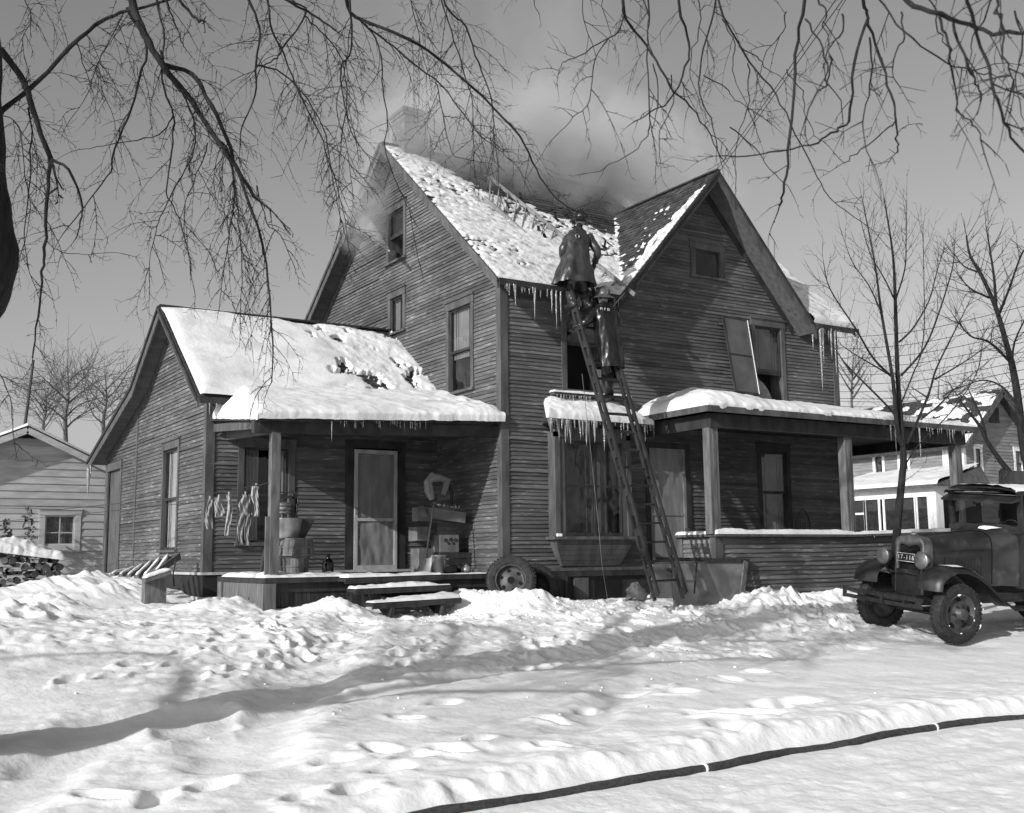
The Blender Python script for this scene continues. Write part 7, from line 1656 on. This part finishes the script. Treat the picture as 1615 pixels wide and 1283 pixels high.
# far trees behind the shed
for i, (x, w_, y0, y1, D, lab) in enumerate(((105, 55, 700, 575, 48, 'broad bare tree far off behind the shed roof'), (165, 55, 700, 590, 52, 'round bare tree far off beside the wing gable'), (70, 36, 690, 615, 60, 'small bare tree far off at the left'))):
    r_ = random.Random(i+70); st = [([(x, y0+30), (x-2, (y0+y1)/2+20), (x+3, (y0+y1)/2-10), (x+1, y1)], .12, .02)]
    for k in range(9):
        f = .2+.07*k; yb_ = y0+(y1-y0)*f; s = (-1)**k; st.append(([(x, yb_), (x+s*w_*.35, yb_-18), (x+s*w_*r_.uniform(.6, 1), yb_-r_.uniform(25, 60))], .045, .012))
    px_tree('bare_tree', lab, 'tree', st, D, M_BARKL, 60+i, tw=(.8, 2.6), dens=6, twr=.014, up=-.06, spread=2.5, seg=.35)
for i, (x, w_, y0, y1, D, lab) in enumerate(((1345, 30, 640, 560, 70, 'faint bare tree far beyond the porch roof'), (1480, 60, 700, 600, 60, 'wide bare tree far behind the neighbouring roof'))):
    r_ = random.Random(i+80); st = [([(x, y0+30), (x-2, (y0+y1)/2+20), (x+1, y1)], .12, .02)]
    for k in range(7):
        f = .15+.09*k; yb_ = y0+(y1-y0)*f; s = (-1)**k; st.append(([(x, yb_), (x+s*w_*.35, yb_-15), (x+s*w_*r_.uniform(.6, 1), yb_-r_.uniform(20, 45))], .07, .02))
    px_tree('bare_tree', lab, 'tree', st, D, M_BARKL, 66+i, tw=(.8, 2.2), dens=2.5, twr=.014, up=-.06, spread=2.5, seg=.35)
# utility wires beyond the truck
for i, (ya, yb_) in enumerate(((528, 478), (546, 500), (560, 520), (574, 536), (585, 552), (600, 566), (612, 580), (622, 596), (626, 604), (634, 612))):
    a, b = V3(hd(1290, ya+6, 50)), V3(hd(1660, yb_-6, 34)); m_ = (a+b)/2-Vector((0, 0, .35)); mb = MB(); mb.tube(smooth_path([a, m_, b], 6), .011, 4)
    solo(mb, 'utility_wire', M_IRON, ('topmost', 'second', 'third', 'fourth', 'fifth', 'sixth', 'seventh', 'eighth', 'ninth', 'lowest')[i]+' from the top of ten thin utility wires crossing behind the young maple' if 0 < i < 9 else ('topmost' if i == 0 else 'lowest')+' of ten thin utility wires crossing behind the young maple', 'wire', a, group='utility wires behind the young maple')

# a further elm standing off to the left, whose long shadow crosses the trampled snow
sp = hz(900, 1012, -.33); q3 = Vector((sp[0]-11.5, sp[1]-11.5*.32, -.3)); elm3 = Tree('elm_tree', 'third elm standing off to the left and throwing its shadow over the yard', 'tree', q3, M_BARK)
r_ = random.Random(77); mb = MB(); pts = smooth_path([q3+Vector((0, 0, -.3)), q3+Vector((.1, 0, 1.5)), q3+Vector((0, .1, 3.5)), q3+Vector((.2, 0, 6)), q3+Vector((.1, .2, 9))], 4); mb.tube(pts, [.24-.012*i for i in range(len(pts))], 14); mb.build('trunk', M_BARK, elm3.t, True)
for i in range(16):
    a = 2.4*i; p = pts[6+i//2]; L = r_.uniform(1.8, 3.4); d = Vector((math.cos(a), math.sin(a), .5)); P3 = smooth_path([p, p+d*L*.4+Vector((0, 0, .3)), p+d*L*.8+Vector((0, 0, .3)), p+d*L+Vector((0, 0, -.4))], 3)
    mb = MB(); mb.tube(P3, [.07-.006*k for k in range(len(P3))], 7); b = mb.build('branch', M_BARK, elm3.t, True); mb = MB()
    for k in range(2, len(P3)):
        for _ in range(7): twig_curve(mb, P3[k], Vector((r_.gauss(0, 1), r_.gauss(0, 1), r_.gauss(0, .6))), r_.uniform(.5, 1.5), .006, r_, .10, .12, False, 1, 3, .25)
    stuff(mb.build('twigs', M_BARK, b))
# ================================================================== SMOKE AND SPRAY
def volume(name, verts_c, sx_, sy_, sz_, dens, col, scale, thr, label, rot=(0, 0, 0), seed=0):
    mb = MB(); n, m_ = 16, 10
    rg = [[Vector((math.cos(2*math.pi*k/n)*math.cos(a), math.sin(2*math.pi*k/n)*math.cos(a), math.sin(a))) for k in range(n)] for a in np.linspace(-math.pi/2+.05, math.pi/2-.05, m_)]
    mb.rings(rg, cap0=True, cap1=True)
    M = bpy.data.materials.new(name+'_material'); M.use_nodes = True; t = M.node_tree; N = t.nodes; L = t.links; N.clear()
    o = N.new('ShaderNodeOutputMaterial'); pv = N.new('ShaderNodeVolumePrincipled'); pv.inputs['Color'].default_value = (col, col, col, 1); pv.inputs['Anisotropy'].default_value = .2
    tc = N.new('ShaderNodeTexCoord'); no = N.new('ShaderNodeTexNoise'); no.inputs['Scale'].default_value = scale; no.inputs['Detail'].default_value = 6; no.inputs['Roughness'].default_value = .62; no.inputs['Distortion'].default_value = 1.1
    mp = N.new('ShaderNodeMapping'); mp.inputs['Location'].default_value = (seed*3.1, seed, 0); mp.inputs['Scale'].default_value = (sx_, sy_, sz_); L.new(tc.outputs['Object'], mp.inputs[0]); L.new(mp.outputs[0], no.inputs['Vector'])
    ln = N.new('ShaderNodeVectorMath'); ln.operation = 'LENGTH'; L.new(tc.outputs['Object'], ln.inputs[0])
    fo = N.new('ShaderNodeMapRange'); fo.inputs['From Min'].default_value = 1.0; fo.inputs['From Max'].default_value = .35; L.new(ln.outputs['Value'], fo.inputs['Value'])
    mr = N.new('ShaderNodeMapRange'); mr.inputs['From Min'].default_value = thr; mr.inputs['From Max'].default_value = thr+.28; L.new(no.outputs['Fac'], mr.inputs['Value'])
    mu = N.new('ShaderNodeMath'); mu.operation = 'MULTIPLY'; L.new(fo.outputs[0], mu.inputs[0]); L.new(mr.outputs[0], mu.inputs[1])
    m2 = N.new('ShaderNodeMath'); m2.operation = 'MULTIPLY'; m2.inputs[1].default_value = dens; L.new(mu.outputs[0], m2.inputs[0]); L.new(m2.outputs[0], pv.inputs['Density']); L.new(pv.outputs[0], o.inputs['Volume'])
    me = mb.build(name, M); me.location = verts_c; me.scale = (sx_, sy_, sz_); me.rotation_euler = rot; stuff(me, label, 'smoke'); return me
c = V3(hy(830, 300, 4.6)); volume('smoke', (c.x+.3, 3.7, 8.75), 5.2, 2.6, 2.1, 1.9, .82, .8, .40, 'thick grey smoke rolling off the main roof ridge', seed=1)
volume('smoke', (3.1, 4.1, 8.62), 3.9, 1.8, 1.0, 2.9, .90, 1.6, .38, 'dense low smoke hugging the burnt ridge', seed=7)
volume('smoke', (.7, 3.3, 9.0), 1.9, 1.5, 1.2, 1.0, .75, 1.0, .40, 'smoke drifting round the chimney', seed=2)
c = V3(hx(575, 330, -.55)); volume('smoke', (c.x, c.y+.1, c.z), .55, .95, 1.05, 2.6, .78, 1.6, .40, 'pale smoke pouring from under the left gable eave', seed=3)
volume('smoke', (6.0, 11.0, 14.5), 9.0, 4.0, 5.5, .10, .80, .22, .42, 'thin high smoke drifting up across the sky', rot=(0, .25, 0), seed=4)
# water spray from the nozzle
d = (V3(hx(572, 352, -.8))-NOZ); mb = MB(); u = d.orthogonal().normalized(); v = d.cross(u).normalized(); rg = []
for i in range(7):
    f = i/6; rr = .02+.16*f; rg.append([NOZ+d*f+(u*math.cos(a)+v*math.sin(a))*rr for a in np.linspace(0, 6.283, 12, endpoint=False)])
mb.rings(rg, cap0=True, cap1=True); M = bpy.data.materials.new('spray'); M.use_nodes = True; t = M.node_tree; t.nodes.clear(); o = t.nodes.new('ShaderNodeOutputMaterial'); pv = t.nodes.new('ShaderNodeVolumePrincipled'); pv.inputs['Density'].default_value = 1.1; pv.inputs['Color'].default_value = (.95, .95, .95, 1); t.links.new(pv.outputs[0], o.inputs['Volume'])
o = mb.build('water_spray', M, base=NOZ); stuff(o, 'fine spray of water fanning from the attic nozzle to the eave', 'spray')
